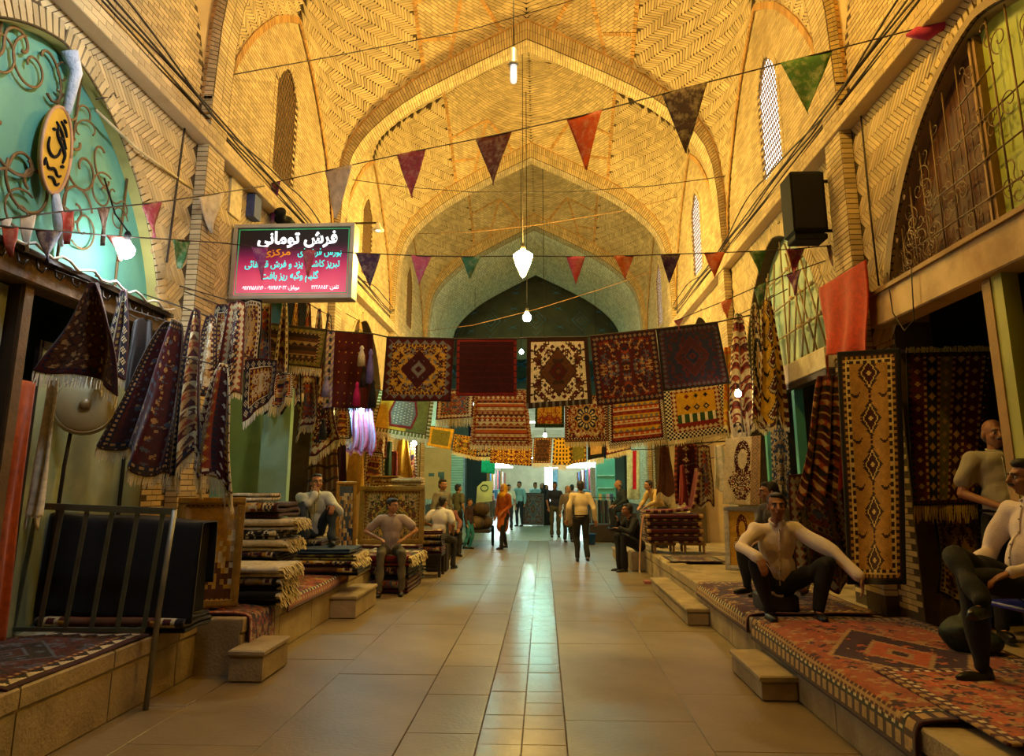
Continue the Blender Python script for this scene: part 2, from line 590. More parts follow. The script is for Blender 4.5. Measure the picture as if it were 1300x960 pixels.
def build_arch(i, y):
    full = y > 5
    lo = 0.0
    def ext(c, xs): return np.concatenate([[[-xs, lo]], c, [[xs, lo]]])
    o = ext(OUT, 3.65); n_ = ext(INN, 3.52)
    k = len(o)
    V = []
    for yy in (y, y + AD):
        for c in (o, n_):
            V.append(np.stack([XC + c[:, 0], np.full(k, yy), c[:, 1]], -1))
    V = np.concatenate(V)
    j = np.arange(k - 1)
    F = np.concatenate([np.stack([j, j + 1, k + j + 1, k + j], -1),
                        np.stack([2 * k + j, 2 * k + j + 1, 3 * k + j + 1, 3 * k + j], -1),
                        np.stack([k + j, k + j + 1, 3 * k + j + 1, 3 * k + j], -1)])
    a = struct('trim_%d' % i, npmesh('arch', V, F), M_MORTAR, label='pointed transverse brick arch of the vaulted street')
    if not full: return
    # voussoirs on the face and on the soffit
    P = []; Nn = []
    oi, so = curve_tab(OUT); ii, si = curve_tab(INN)
    L = si[-1]
    e = np.arange(0.0, L - 0.02, 0.055)
    for q0, q1, ph in ((0.02, 0.5, 0), (0.5, 0.98, 1)):
        u0 = (e + 0.005) / L; u1 = (e + 0.050) / L
        def pt(u, q):
            A = along(ii, si / si[-1], u); B = along(oi, so / so[-1], u)
            c = A + (B - A) * q
            return np.stack([XC + c[:, 0], np.full(len(u), y), c[:, 1]], -1)
        Q = np.stack([pt(u0, q0 + 0.01), pt(u1, q0 + 0.01), pt(u1, q1 - 0.01), pt(u0, q1 - 0.01)], 1)
        P.append(Q); Nn.append(np.tile([0, -1.0, 0], (len(Q), 1)))
    for y0_, y1_ in ((0.015, 0.205), (0.215, 0.405)):
        a0 = along(ii, si, e + 0.005); a1 = along(ii, si, e + 0.050)
        def pq(c, yy): return np.stack([XC + c[:, 0], np.full(len(c), y + yy), c[:, 1]], -1)
        Q = np.stack([pq(a0, y0_), pq(a1, y0_), pq(a1, y1_), pq(a0, y1_)], 1)
        t = a1 - a0; nn = np.stack([t[:, 1], 0 * t[:, 0], -t[:, 0]], -1)
        nn /= np.linalg.norm(nn, axis=1)[:, None]
        P.append(Q); Nn.append(nn)
    # pilaster legs
    for sx in (-1, 1):
        xx = XC + sx * 3.52
        for z in np.arange(0.6, S0, 0.058):
            for y0_, y1_ in (((0.01, 0.2), (0.21, 0.41)) if int(z / 0.058) % 2 else ((0.01, 0.3), (0.31, 0.41))):
                P.append(np.array([[[xx, y + y0_, z], [xx, y + y1_, z], [xx, y + y1_, z + 0.049], [xx, y + y0_, z + 0.049]]]))
                Nn.append(np.array([[-sx, 0, 0.0]]))
            P.append(np.array([[[xx, y, z], [xx + sx * 0.12, y, z], [xx + sx * 0.12, y, z + 0.049], [xx, y, z + 0.049]]]))
            Nn.append(np.array([[0, -1.0, 0]]))
    V, F = slabs(np.concatenate(P), np.concatenate(Nn), 0.004)
    b = link('voussoir_bricks', npmesh('voussoirs', V, F), M_BRICK, a); b['kind'] = 'stuff'
    # raised orange edge course
    u = np.arange(0, so[-1] - 0.05, 0.075)
    a0 = along(oi, so, u + 0.006); a1 = along(oi, so, u + 0.068)
    t = a1 - a0; nn = np.stack([-t[:, 1], t[:, 0]], -1); nn /= np.linalg.norm(nn, axis=1)[:, None]
    nn *= np.where(nn[:, 1:2] < 0, -1, 1) * 0 + 1
    w_ = 0.055
    def p3(c): return np.stack([XC + c[:, 0], np.full(len(c), y - 0.002), c[:, 1]], -1)
    Q = np.stack([p3(a0 - nn * w_ * 0.5), p3(a1 - nn * w_ * 0.5), p3(a1 + nn * w_ * 0.5), p3(a0 + nn * w_ * 0.5)], 1)
    V, F = slabs(Q, np.tile([0, -1.0, 0], (len(Q), 1)), 0.018)
    b = link('edge_course', npmesh('edge_course', V, F), M_TRIM, a); b['kind'] = 'stuff'


def rib_bricks(paths, y0, y1, wdt=0.075):
    """raised courses that follow plan polylines over the vault"""
    yc = (y0 + y1) / 2; hl = (y1 - y0) / 2
    P = []
    for path in paths:
        pl = np.array(path, float)
        dn = np.concatenate([np.linspace(pl[k], pl[k + 1], 24)[:-1] for k in range(len(pl) - 1)] + [pl[-1:]])
        z = vault_z(dn[:, 0], dn[:, 1], hl)
        c, s = curve_tab(np.stack([XC + dn[:, 0], yc + dn[:, 1], z], -1))
        e = np.arange(0, s[-1] - 0.05, 0.072)
        a = along(c, s, e + 0.005); b = along(c, s, e + 0.066)
        t = b - a; t /= np.linalg.norm(t, axis=1)[:, None] + 1e-9
        m_ = (a + b) / 2
        up = m_ - np.array([XC, yc, S0 - 0.5]); up /= np.linalg.norm(up, axis=1)[:, None]
        sd = np.cross(t, up); sd /= np.linalg.norm(sd, axis=1)[:, None]
        nrm = np.cross(sd, t); nrm *= -np.sign((nrm * up).sum(1))[:, None]
        off = -up * 0.0
        Q = np.stack([a - sd * wdt / 2, b - sd * wdt / 2, b + sd * wdt / 2, a + sd * wdt / 2], 1)
        P.append((Q, nrm))
    Q = np.concatenate([p for p, _ in P]); Nn = np.concatenate([n for _, n in P])
    return slabs(Q, Nn, 0.02)


for i in range(1, len(YA)):
    build_arch(i, YA[i])
for i in range(len(YA) - 1):
    y0, y1 = YA[i] + AD * (1 if i else 0), YA[i + 1]
    ce = struct('ceiling', vault_base(y0, y1), M_MORTAR if y1 > 8 else M_BRICK, label='vaulted brick ceiling bay over the street')
    if y1 > 8:
        V, F = vault_bricks(y0, y1)
        b = link('vault_bricks', npmesh('vault_bricks', V, F), M_BRICK, ce); b['kind'] = 'stuff'
        hl = (y1 - y0) / 2; h = hl - 0.04
        paths = []
        for s in (-1, 1):
            paths.append([(s * RIB, -h), (s * RIB, h)])
            for e in (-1, 1):
                paths.append([(s * RIB, e * (h - 1.15)), (s * 1.1, e * (h - 1.05)), (s * 0.5, e * h)])
                paths.append([(s * 1.1, e * (h - 1.05)), (s * 1.5, e * h)])
                paths.append([(s * RIB, e * (h - 0.55)), (s * 1.42, e * (h - 0.25))])
        V, F = rib_bricks(paths, y0, y1)
        b = link('rib_courses', npmesh('rib_courses', V, F), M_TRIM, ce); b['kind'] = 'stuff'
        # edge course where the vault meets the side walls
        Q = []; Nn = []
        for sx in (-1, 1):
            for sy in (-1, 1):
                bd = np.concatenate([np.linspace(0, 2.4, 60), np.linspace(2.4, 2.545, 12)[1:]])
                c, s = curve_tab(np.stack([np.full(len(bd), XC + sx * 3.63), (y0 + y1) / 2 + sy * bd * hl / 2.55, S0 + np.interp(bd, B_D, B_Z)], -1))
                e = np.arange(0, s[-1] - 0.07, 0.074)
                a = along(c, s, e + 0.005); b2 = along(c, s, e + 0.067)
                d = np.array([0, 0, 0.09]) + np.array([0, sy * 0.05, 0])
                Q.append(np.stack([a - d * .5, b2 - d * .5, b2 + d * .5, a + d * .5], 1)); Nn.append(np.tile([-sx, 0, 0.0], (len(e), 1)))
        V, F = slabs(np.concatenate(Q), np.concatenate(Nn), 0.02)
        b = link('wall_arch_course', npmesh('wall_arch_course', V, F), M_TRIM, ce); b['kind'] = 'stuff'

# ---- side walls -------------------------------------------------------------------------
ARCH_T = np.concatenate([np.linspace(0, .9, 46), np.linspace(.9, 1, 24)[1:]])
ARCH_H = .9 * (1 - ARCH_T ** 1.9) ** .62 + .1 * (1 - ARCH_T)
SHOP_C = [-5.2, -0.1, 5.05, 10.1, 15.2, 20.3]
SHOP_HW, SHOP_S, SHOP_R = 1.8, 3.2, 2.0
WIN_C = [9.85, 14.95, 20.05]
ZC = 5.45


def shop_top(y):
    """underside of the shop arch at y, or None"""
    for c in SHOP_C:
        t = abs(y - c) / SHOP_HW
        if t <= 1: return SHOP_S + SHOP_R * float(np.interp(t, ARCH_T, ARCH_H))
    return None


def win_span(y):
    for c in WIN_C:
        t = abs(y - c) / 0.43
        if t <= 1: return 6.14, 7.55 + 0.42 * (1 - t ** 1.6)
    return None


def side_wall(sx, X, name):
    V = []; F = []

    def quad(a, b, c, d):
        n = len(V); V.extend([a, b, c, d]); F.append((n, n + 1, n + 2, n + 3))
    ys = sorted(set([YA[0], 22.9] + [round(c + SHOP_HW * t * s, 4) for c in SHOP_C for t in np.concatenate([np.linspace(0, .9, 19), np.linspace(.91, 1, 8)]) for s in (-1, 1)]
                    + [round(c + .43 * t * s, 4) for c in WIN_C for t in np.linspace(0, 1, 9) for s in (-1, 1)]))
    ys = [y for y in ys if YA[0] <= y <= 22.9]
    X2 = X + sx * 0.35
    for a, b in zip(ys, ys[1:]):
        m = (a + b) / 2
        if shop_top(m) is None:
            quad((X, a, 0), (X, b, 0), (X, b, ZC), (X, a, ZC))
        else:
            za, zb = (shop_top(a) or SHOP_S), (shop_top(b) or SHOP_S)
            quad((X, a, za), (X, b, zb), (X, b, ZC), (X, a, ZC))
            quad((X, a, za), (X, b, zb), (X2, b, zb), (X2, a, za))
        wsp = win_span(m)
        if wsp is None: quad((X, a, ZC), (X, b, ZC), (X, b, 9.2), (X, a, 9.2))
        else:
            ta = (win_span(a) or (0, 7.55))[1]; tb = (win_span(b) or (0, 7.55))[1]
            quad((X, a, ZC), (X, b, ZC), (X, b, 6.14), (X, a, 6.14))
            quad((X, a, ta), (X, b, tb), (X, b, 9.2), (X, a, 9.2))
            quad((X, a, 6.14), (X, b, 6.14), (X2, b, 6.14), (X2, a, 6.14))
            quad((X, a, ta), (X, b, tb), (X2, b, tb), (X2, a, ta))
    for c in SHOP_C:
        for s in (-1, 1):
            y = c + s * SHOP_HW
            quad((X, y, 0), (X, y, SHOP_S + .001), (X2, y, SHOP_S + .001), (X2, y, 0))
    for c in WIN_C:
        for s in (-1, 1):
            y = c + s * .43
            quad((X, y, 6.14), (X, y, 7.55), (X2, y, 7.55), (X2, y, 6.14))
    wl = struct(name, npmesh(name, V, F), M_MORTAR, label='beige brick side wall of the vaulted street with pointed shop arches')
    # bricks: herringbone below the cornice, running bond above
    H = herring(2.6, 22.5, 3.0, ZC + 0.06, 0.05)
    c = H.mean(1)
    top = np.array([(shop_top(y) if shop_top(y) is not None else -1) for y in c[:, 0]])
    near = np.array([min(abs(y - k) for k in SHOP_C) for y in c[:, 0]])
    ok = np.where(top > 0, c[:, 1] > top + 0.13, c[:, 1] > SHOP_S - 0.1)
    pil = np.zeros(len(c), bool)
    for y in YA: pil |= (c[:, 0] > y) & (c[:, 0] < y + AD)
    H = H[ok & ~pil]; c = H.mean(1)
    d = np.where((c[:, 0] > 3.6) & (c[:, 0] < 7.4) & (c[:, 1] > 3.0), np.abs(c[:, 0] - 6.2) + np.abs(c[:, 1] - 4.9) * .7, 1e9)
    order = np.argsort(d)
    solo, rest = H[order[:300]], H[order[300:]]
    def lift(Q): return np.stack([np.full(Q.shape[:2], X), Q[..., 0], Q[..., 1]], -1)
    V2, F2 = slabs(lift(rest), np.tile([-sx, 0, 0.0], (len(rest), 1)), 0.004)
    o = link('herringbone_bricks', npmesh('herringbone_bricks', V2, F2), M_BRICK, wl); o['kind'] = 'stuff'
    proto = {}
    for Q in solo:
        cc = Q.mean(0); rel = Q - cc
        up = (Q[1] - Q[0])[1] * (Q[1] - Q[0])[0] > 0
        lng = np.linalg.norm(Q[1] - Q[0]) > np.linalg.norm(Q[2] - Q[1])
        key = bool(up) == bool(lng)
        if key not in proto:
            V3, F3 = slabs(np.stack([np.zeros(4), rel[:, 0], rel[:, 1]], -1)[None], np.array([[-sx, 0, 0.0]]), 0.006)
            proto[key] = npmesh('brick', V3, F3); proto[key].materials.append(M_SOLO[rnd.randrange(1)])
        me = proto[key]
        o = bpy.data.objects.new('brick', me); COL.objects.link(o)
        o.parent = wl; o.location = (X, cc[0], cc[1])
    # running bond above the cornice
    Q = running(2.4, 22.5, 5.72, 9.0)
    c = Q.mean(1)
    bay = np.array([min(range(6), key=lambda k: abs((YA[k] + AD + YA[k + 1]) / 2 - y)) for y in c[:, 0]])
    yc = np.array([(YA[k] + AD + YA[k + 1]) / 2 for k in bay]); hl = np.array([(YA[k + 1] - YA[k] - AD) / 2 for k in bay])
    lim = S0 + np.interp(np.abs(c[:, 0] - yc) * 2.55 / hl, B_D, B_Z)
    ok = (c[:, 1] < lim + 0.05) | (c[:, 1] < S0)
    for wc in WIN_C: ok &= ~((np.abs(c[:, 0] - wc) < 0.43) & (c[:, 1] > 6.14) & (c[:, 1] < 7.62 + .42 * (1 - np.minimum(1, np.abs(c[:, 0] - wc) / .43) ** 1.6)))
    for y in YA: ok &= ~((c[:, 0] > y) & (c[:, 0] < y + AD))
    Q = Q[ok]
    V2, F2 = slabs(lift(Q), np.tile([-sx, 0, 0.0], (len(Q), 1)), 0.004)
    o = link('running_bond_bricks', npmesh('running_bond_bricks', V2, F2), M_BRICK, wl); o['kind'] = 'stuff'
    # plain courses on the piers between the shops
    Q = running(2.4, 22.5, 0.5, SHOP_S - 0.08)
    c = Q.mean(1)
    ok = np.array([min(abs(y - k) for k in SHOP_C) for y in c[:, 0]]) > SHOP_HW + 0.06
    for y in YA: ok &= ~((c[:, 0] > y) & (c[:, 0] < y + AD))
    V2, F2 = slabs(lift(Q[ok]), np.tile([-sx, 0, 0.0], (int(ok.sum()), 1)), 0.004)
    o = link('pier_bricks', npmesh('pier_bricks', V2, F2), M_BRICK, wl); o['kind'] = 'stuff'
    # voussoirs of the shop arches and surrounds of the windows
    Q = []
    for cc in SHOP_C[2:]:
        t = np.concatenate([np.linspace(0, .9, 60), np.linspace(.9, 1, 20)[1:]])
        half = np.stack([t * SHOP_HW, SHOP_S + SHOP_R * np.interp(t, ARCH_T, ARCH_H)], -1)
        cur = np.concatenate([half[::-1] * [-1, 1], half[1:]]) + [cc, 0]
        cv, s = curve_tab(cur)
        e = np.arange(0, s[-1] - 0.06, 0.07)
        a = along(cv, s, e + .006); b2 = along(cv, s, e + .062)
        t_ = b2 - a; n_ = np.stack([-t_[:, 1], t_[:, 0]], -1); n_ /= np.linalg.norm(n_, axis=1)[:, None]
        Q.append(np.stack([a + n_ * .01, b2 + n_ * .01, b2 + n_ * .175, a + n_ * .175], 1))
    for wc in WIN_C:
        t = np.linspace(0, 1, 30)
        half = np.stack([t * .43, 7.55 + .42 * (1 - t ** 1.6)], -1)
        cur = np.concatenate([[[-.43, 6.14]], half[::-1] * [-1, 1], half[1:], [[.43, 6.14]]]) + [wc, 0]
        cv, s = curve_tab(cur); e = np.arange(0, s[-1] - .06, .07)
        a = along(cv, s, e + .006); b2 = along(cv, s, e + .062)
        t_ = b2 - a; n_ = np.stack([-t_[:, 1], t_[:, 0]], -1); n_ /= np.linalg.norm(n_, axis=1)[:, None]
        Q.append(np.stack([a + n_ * .01, b2 + n_ * .01, b2 + n_ * .11, a + n_ * .11], 1))
    Q = np.concatenate(Q)
    V2, F2 = slabs(lift(Q), np.tile([-sx, 0, 0.0], (len(Q), 1)), 0.014)
    o = link('arch_voussoirs', npmesh('arch_voussoirs', V2, F2), M_BRICK, wl); o['kind'] = 'stuff'
    # cornice
    b = MB()
    x0, x1 = (X - 0.02, X + 0.16) if sx < 0 else (X - 0.16, X + 0.02)
    b.box((x0, YA[0], ZC), (x1, 22.6, ZC + 0.2))
    cr = struct('trim_%d' % (11 if sx < 0 else 12), b.mesh('cornice'), M_CREAMP, label='plain cornice ledge along the brick side wall')
    Q = []; Nn = []
    xe = X - sx * 0.16
    for z0, ofs in ((ZC + .005, 0), (ZC + .07, .1), (ZC + .135, 0)):
        for y in np.arange(2.2 + ofs, 22.4, 0.2):
            Q.append([[xe, y + .004, z0], [xe, y + .193, z0], [xe, y + .193, z0 + .058], [xe, y + .004, z0 + .058]]); Nn.append([-sx, 0, 0.0])
    V2, F2 = slabs(np.array(Q), np.array(Nn), 0.005)
    o = link('cornice_bricks', npmesh('cornice_bricks', V2, F2), M_BRICK, cr); o['kind'] = 'stuff'
    return wl


M_SOLO = [mat('beige_brick_single', '#c2ab7c', 0.9, 0.12, 3.0, 0.25, 90, objrand=0.20)]
WL = side_wall(-1, XL, 'wall_left')
WR = side_wall(1, XR, 'wall_right')

# end wall behind the viewer closes the street
b = MB(); b.box((XL - .4, YA[0] - .3, 0), (XR + .4, YA[0], 11.6)); struct('wall_back', b.mesh('wall_back'), M_BRICK, label='brick wall closing the street behind the viewer')

# windows high in the walls
M_LATT = mat('brick_lattice', '#7a5a30', 0.9, 0.2, 10)
M_SKYP = mat('daylit_frosted_pane', '#dce8f2', 0.4, 0.05, 3, emit=3.0, emit_col=(0.80, 0.93, 1.0))
M_DKPANE = mat('dusty_dark_pane', '#3a3a30', 0.35, 0.2, 5)
k = 0
for sx, X in ((-1, XL), (1, XR)):
    for wc in WIN_C:
        k += 1
        poly = [(wc - .45, 6.12)] + [(wc + .45 * t, 7.57 + .42 * (1 - abs(t) ** 1.6)) for t in np.linspace(-1, 1, 13)] + [(wc + .45, 6.12)]
        b = MB(); xa = X + sx * 0.035
        b.prism(poly, 0, min(xa, xa + sx * .02), max(xa, xa + sx * .02))
        wn = struct('window_%d' % k, b.mesh('pane'), M_SKYP if sx > 0 else M_DKPANE, label='tall pointed window pane high in the %s wall' % ('right' if sx > 0 else 'left'))
        b = MB(); xb = X + sx * 0.012
        row = 0; z = 6.14
        while z < 7.95:
            for j in range(-8, 9):
                y = wc + (j + .5 * (row % 2)) * 0.075
                t = abs(y - wc) / .43
                if t > .98 or z > 7.55 + .42 * (1 - t ** 1.6): continue
                b.box((xb - .004, y - .012, z), (xb + .004, y + .012, z + .085))
            tt = 1.0 if z < 7.55 else max(0, 1 - (z - 7.55) / .42) ** (1 / 1.6)
            if tt > .05: b.box((xb - .004, wc - .43 * tt, z - .010), (xb + .004, wc + .43 * tt, z + .010))
            z += 0.085; row += 1
        b.obj('lattice', M_LATT, wn)

# ---- floor ------------------------------------------------------------------------------
b = MB(); b.box((-6.5, -8, -0.12), (6.5, 62, -0.012))
FL = struct('floor', b.mesh('floor'), M_JOINT, label='stone paved floor of the street')
def paving(x0, x1, ncol, y0, y1, ln, m, nm, jit, bev=.003):
    wd = (x1 - x0) / ncol; proto = {}
    for cidx in range(ncol):
        y = y0 - (cidx % 2) * ln * .45 * (1 if jit else 0)
        while y < y1:
            key = rnd.randrange(3)
            if key not in proto:
                g = .0022
                bb = MB(); bb.box((g, g, -.03), (wd - g, ln - g, 0.0 - .0015 * key), None, bev); proto[key] = bb.mesh(nm); proto[key].materials.append(m)
            o = bpy.data.objects.new(nm, proto[key]); COL.objects.link(o); o.parent = FL
            o.location = (x0 + cidx * wd, y, 0); y += ln
paving(-3.10, -2.722, 1, -2, 5.9, 1.1, M_PAVE, 'paving_slab', False)
paving(-2.72, -0.95, 2, -2, 22, 1.15, M_PAVE, 'paving_slab', True)
paving(-0.948, -0.446, 1, -2, 22, .9, M_PAVE, 'paving_slab', True)
paving(-0.444, 0.136, 2, 2, 22, .30, M_TILE, 'channel_tile', False)
paving(0.138, 1.98, 2, -2, 22, 1.25, M_PAVE, 'paving_slab', True)
b = MB(); b.box((-6.5, 22.0, -.02), (6.5, 62, 0.0)); b.box((-.45, -8, -.02), (.15, 2, -.001)); b.box((-2.72, -8, -.02), (1.98, -2.9, -.001))
b.obj('far_paving', mat('far_paving', '#9c9478', 0.3, 0.15, 1.5, 0.1, 20, dirt='#6b6650', dirt_scale=.6), FL)

# ---- raised shop platforms --------------------------------------------------------------
def platform(name, x0, x1, y0, y1, z, side, lab):
    bb = MB(); bb.box((min(x0, x1), y0, -.01), (max(x0, x1), y1, z - .02))
    p = struct(name, bb.mesh(name), M_KERB, label=lab)
    xe = x1 if side < 0 else x0          # street edge
    y = y0; n = 0
    while y < y1 - .05:
        ln = min(rnd.uniform(.75, 1.1), y1 - y)
        q = MB()
        a, c = (xe - .30, xe + .02) if side < 0 else (xe - .02, xe + .30)
        q.box((a, y + .006, z - .13), (c, y + ln - .006, z), None, .012)
        q.obj('kerb_stone', M_KERB, p)
        q = MB(); a, c = (xe - .1, xe + .008) if side < 0 else (xe - .008, xe + .1)
        q.box((a, y + .008, 0), (c, y + ln - .008, z - .14), None, .008)
        q.obj('facing_stone', M_KERB, p)
        y += ln; n += 1
    return p
platform('platform_left', XL - 2.6, -3.1, -3, 6.55, .48, -1, 'near raised stone platform in front of the left shops')
platform('platform_left', XL - 2.6, -2.7, 6.55, 12.6, .48, -1, 'raised stone platform under the carpet stacks on the left')
platform('platform_left', XL - 2.6, -2.95, 12.6, 22.4, .40, -1, 'far raised stone platform on the left side')
platform('platform_right', 1.97, XR + 2.6, -3, 14.4, .41, 1, 'raised stone platform in front of the right shops')
platform('platform_right', 2.3, XR + 2.6, 14.4, 22.4, .35, 1, 'far raised stone platform on the right side')

# ------------------------------------------------------------------ lamps
def glow_mat(name, col, strength):
    return mat(name, (0.9, 0.9, 0.9), 0.3, 0.02, 2, emit=strength, emit_col=col)


def bulb_lamp(name, label, pos, r, watts, col, cord_to=None, cat='lamp', shade=None, group=None):
    """a hanging bulb: cord, socket and glowing glass; the glass gives the light"""
    x, y, z = [float(v) for v in pos]
    t = thing(name, label, cat, (x, y, z - r * 1.3), 0, group)
    s = watts * LAMP_GAIN / (4 * PI * PI * r * r)
    b = MB(); prof = [(r * .35, r * 1.25), (r * .5, r * .95), (r * .95, r * .35), (r, 0), (r * .92, -r * .4), (r * .65, -r * .8), (r * .2, -r * 1.0)]
    b.lathe(prof, 12, (x, y, z))
    b.obj('glass_bulb', glow_mat('glow_%s_%d' % (name, int(s) + int(1e3 * col[1])), col, s), t)
    b = MB(); b.lathe([(r * .38, r * 1.2), (r * .42, r * 2.1), (r * .2, r * 2.5)], 10, (x, y, z))
    b.obj('socket', M_BLACK, t)
    if cord_to is not None:
        b = MB(); b.tube([(x, y, z + r * 2.4), ((x + cord_to[0]) / 2, (y + cord_to[1]) / 2, (z + cord_to[2]) / 2), cord_to], 0.008, 5)
        b.obj('cord', M_BLACK, t)
    if shade:
        b = MB(); b.lathe([(r * .5, r * 2.2), (r * 1.2, r * 2.0), (r * shade, r * 1.0), (r * shade * 1.02, r * .96), (r * 1.2, r * 1.9), (r * .5, r * 2.1)], 14, (x, y, z))
        b.obj('shade', mat('white_enamel', '#d8d4c8', .4, .05), t)
    return t


M_BLACK = mat('black_plastic', '#12100d', 0.8, 0.2, 10, spec=0.2)
M_IRON = mat('dark_iron', '#3a3128', 0.5, 0.2, 10, metal=0.6)
M_CABLE = mat('dusty_cable', '#3a2e20', 0.8, 0.3, 10)

# lantern with a bright bulb under the third bay
p = at(664, 330, Y=14.0)
t = thing('pendant_lantern', 'bright conical glass lantern on the bunting line above the hanging carpets', 'lamp', (p[0], p[1], p[2] - .3))
b = MB(); b.lathe([(.03, .22), (.19, .12), (.2, .08), (.14, -.12), (.05, -.34), (.01, -.38)], 8, p)
b.obj('glass', glow_mat('glow_lantern', (1.0, .69, .16), 1500 * LAMP_GAIN / (4 * PI * PI * .0225)), t)
b = MB(); b.lathe([(.06, .22), (.05, .30), (.015, .34)], 8, p)
for k in range(8):
    an = 2 * PI * k / 8
    pr = [(.19, .12), (.2, .08), (.14, -.12), (.05, -.34)]
    b.tube([(p[0] + r_ * 1.04 * math.cos(an), p[1] + r_ * 1.04 * math.sin(an), p[2] + z_) for r_, z_ in pr], .006, 4)
b.obj('frame', M_IRON, t)
b = MB(); b.tube([(p[0], p[1], p[2] + .33), (p[0], p[1], 11.3)], .007, 5); b.obj('cord', M_CABLE, t)

q = at(669, 403, Y=16.0)
bulb_lamp('bare_bulb', 'bare glowing bulb under the lantern with starburst glare, middle of the street', q, .10, 820, (1.0, .69, .21), (q[0], q[1], 11.25))
bulb_lamp('unseen_ceiling_bulb', 'bare bulb hanging overhead, nearer than the tubular lamp', (-.3, 8.5, 8.5), .10, 1100, (1.0, .68, .21), (-.3, 8.5, 11.2))
bulb_lamp('unseen_ceiling_bulb', 'added unseen bulb overhead, warming the near right wall', (1.3, 5.0, 6.9), .10, 680, (1.0, .56, .08), (1.3, 5.0, 10.9))  # out of view, added to throw orange light on the near right wall
bulb_lamp('shop_bulb', 'bright white bulb on the wooden beam of the near left shop', at(160, 318, X=-3.58), .07, 150, (.84, .93, 1.0), (XL + .05, at(160, 318, X=-3.58)[1], 4.3))
bulb_lamp('shop_bulb', 'small cyan bulb between the overhead carpets, middle of the street', at(662, 447, Y=19.5), .06, 90, CYAN, (at(662, 447, Y=19.5)[0], 19.5, 11.3))
bulb_lamp('shop_bulb', 'cyan bulb beside the pink striped cloth on the left', at(459, 521, Y=12.2), .05, 90, (.35, 1.0, 1.0), (XL + .02, 12.2, at(459, 521, Y=12.2)[2] + .5))
bulb_lamp('shop_bulb', 'small warm bulb among the hanging kilims on the right wall', at(937, 500, X=2.75), .05, 32, WARM_SOFT, (XR, at(937, 500, X=2.85)[1], at(937, 500, X=2.85)[2] + .6))
bulb_lamp('shop_bulb', 'warm bulb under the small brown rug, middle of the street', at(692, 553, Y=19), .05, 50, (1, .7, .5), (at(692, 553, Y=19)[0], 19, 11.0))

# unseen floodlight added above the view to whiten the near left wall
fp = Vector((-1.8, 4.1, 5.9)); fd = (Vector((-3.9, 5.7, 4.7)) - fp).normalized()
FM = Matrix.Translation(fp) @ fd.to_track_quat('Z', 'Y').to_matrix().to_4x4()
t = thing('fill_floodlight', 'added unseen white floodlight overhead, whitening the near left wall', 'lamp', fp)
MB().box((-.16, -.11, .0), (.16, .11, .01), FM).obj('lamp_glass', mat('fill_flood_white', '#f0f6ff', .3, .02, emit=150 * LAMP_GAIN / (PI * .0704), emit_col=(.66, .82, 1.0)), t)
b = MB(); b.box((-.19, -.14, -.10), (.19, .14, -.01), FM)
for lo, hi in (((-.19, -.14, -.01), (-.17, .14, .06)), ((.17, -.14, -.01), (.19, .14, .06)), ((-.19, -.14, -.01), (.19, -.12, .06)), ((-.19, .12, -.01), (.19, .14, .06))): b.box(lo, hi, FM)
b.obj('housing', M_BLACK, t)
MB().tube([fp + Vector((0, 0, .05)), (fp.x, fp.y, 10.6)], .008, 5).obj('cord', M_BLACK, t)

# ------------------------------------------------------------------ weaving
PAL = {k: lin(v) for k, v in dict(red='#7a1f16', drd='#4d120f', mar='#3a0d0e', nav='#181a2e', blk='#100d0c', crm='#c9b98d', wht='#d8cfb4',
       gold='#b78a2c', ylw='#c79a25', org='#b5541c', brn='#5b3418', dbr='#33200f', tan='#a9854f', grn='#2f4a28', olv='#6b6427',
       blu='#2a4160', gry='#6e6a5e', pnk='#c25a86', lil='#a88cc0', teal='#2e6f68', rst='#8f3a1c', slt='#4b5560', ivory='#ddd0a6').items()}
WEAVE = knot_mat('woven_wool')
M_FR = mat('cream_fringe', '#cdbd90', 0.95, 0.2, 20)
M_FRW = mat('white_fringe', '#dcd8c4', 0.95, 0.15, 20)
M_FRY = mat('yellow_fringe', '#b59a48', 0.95, 0.2, 20)


def col(n): return np.array(PAL[n] if n in PAL else lin(n))


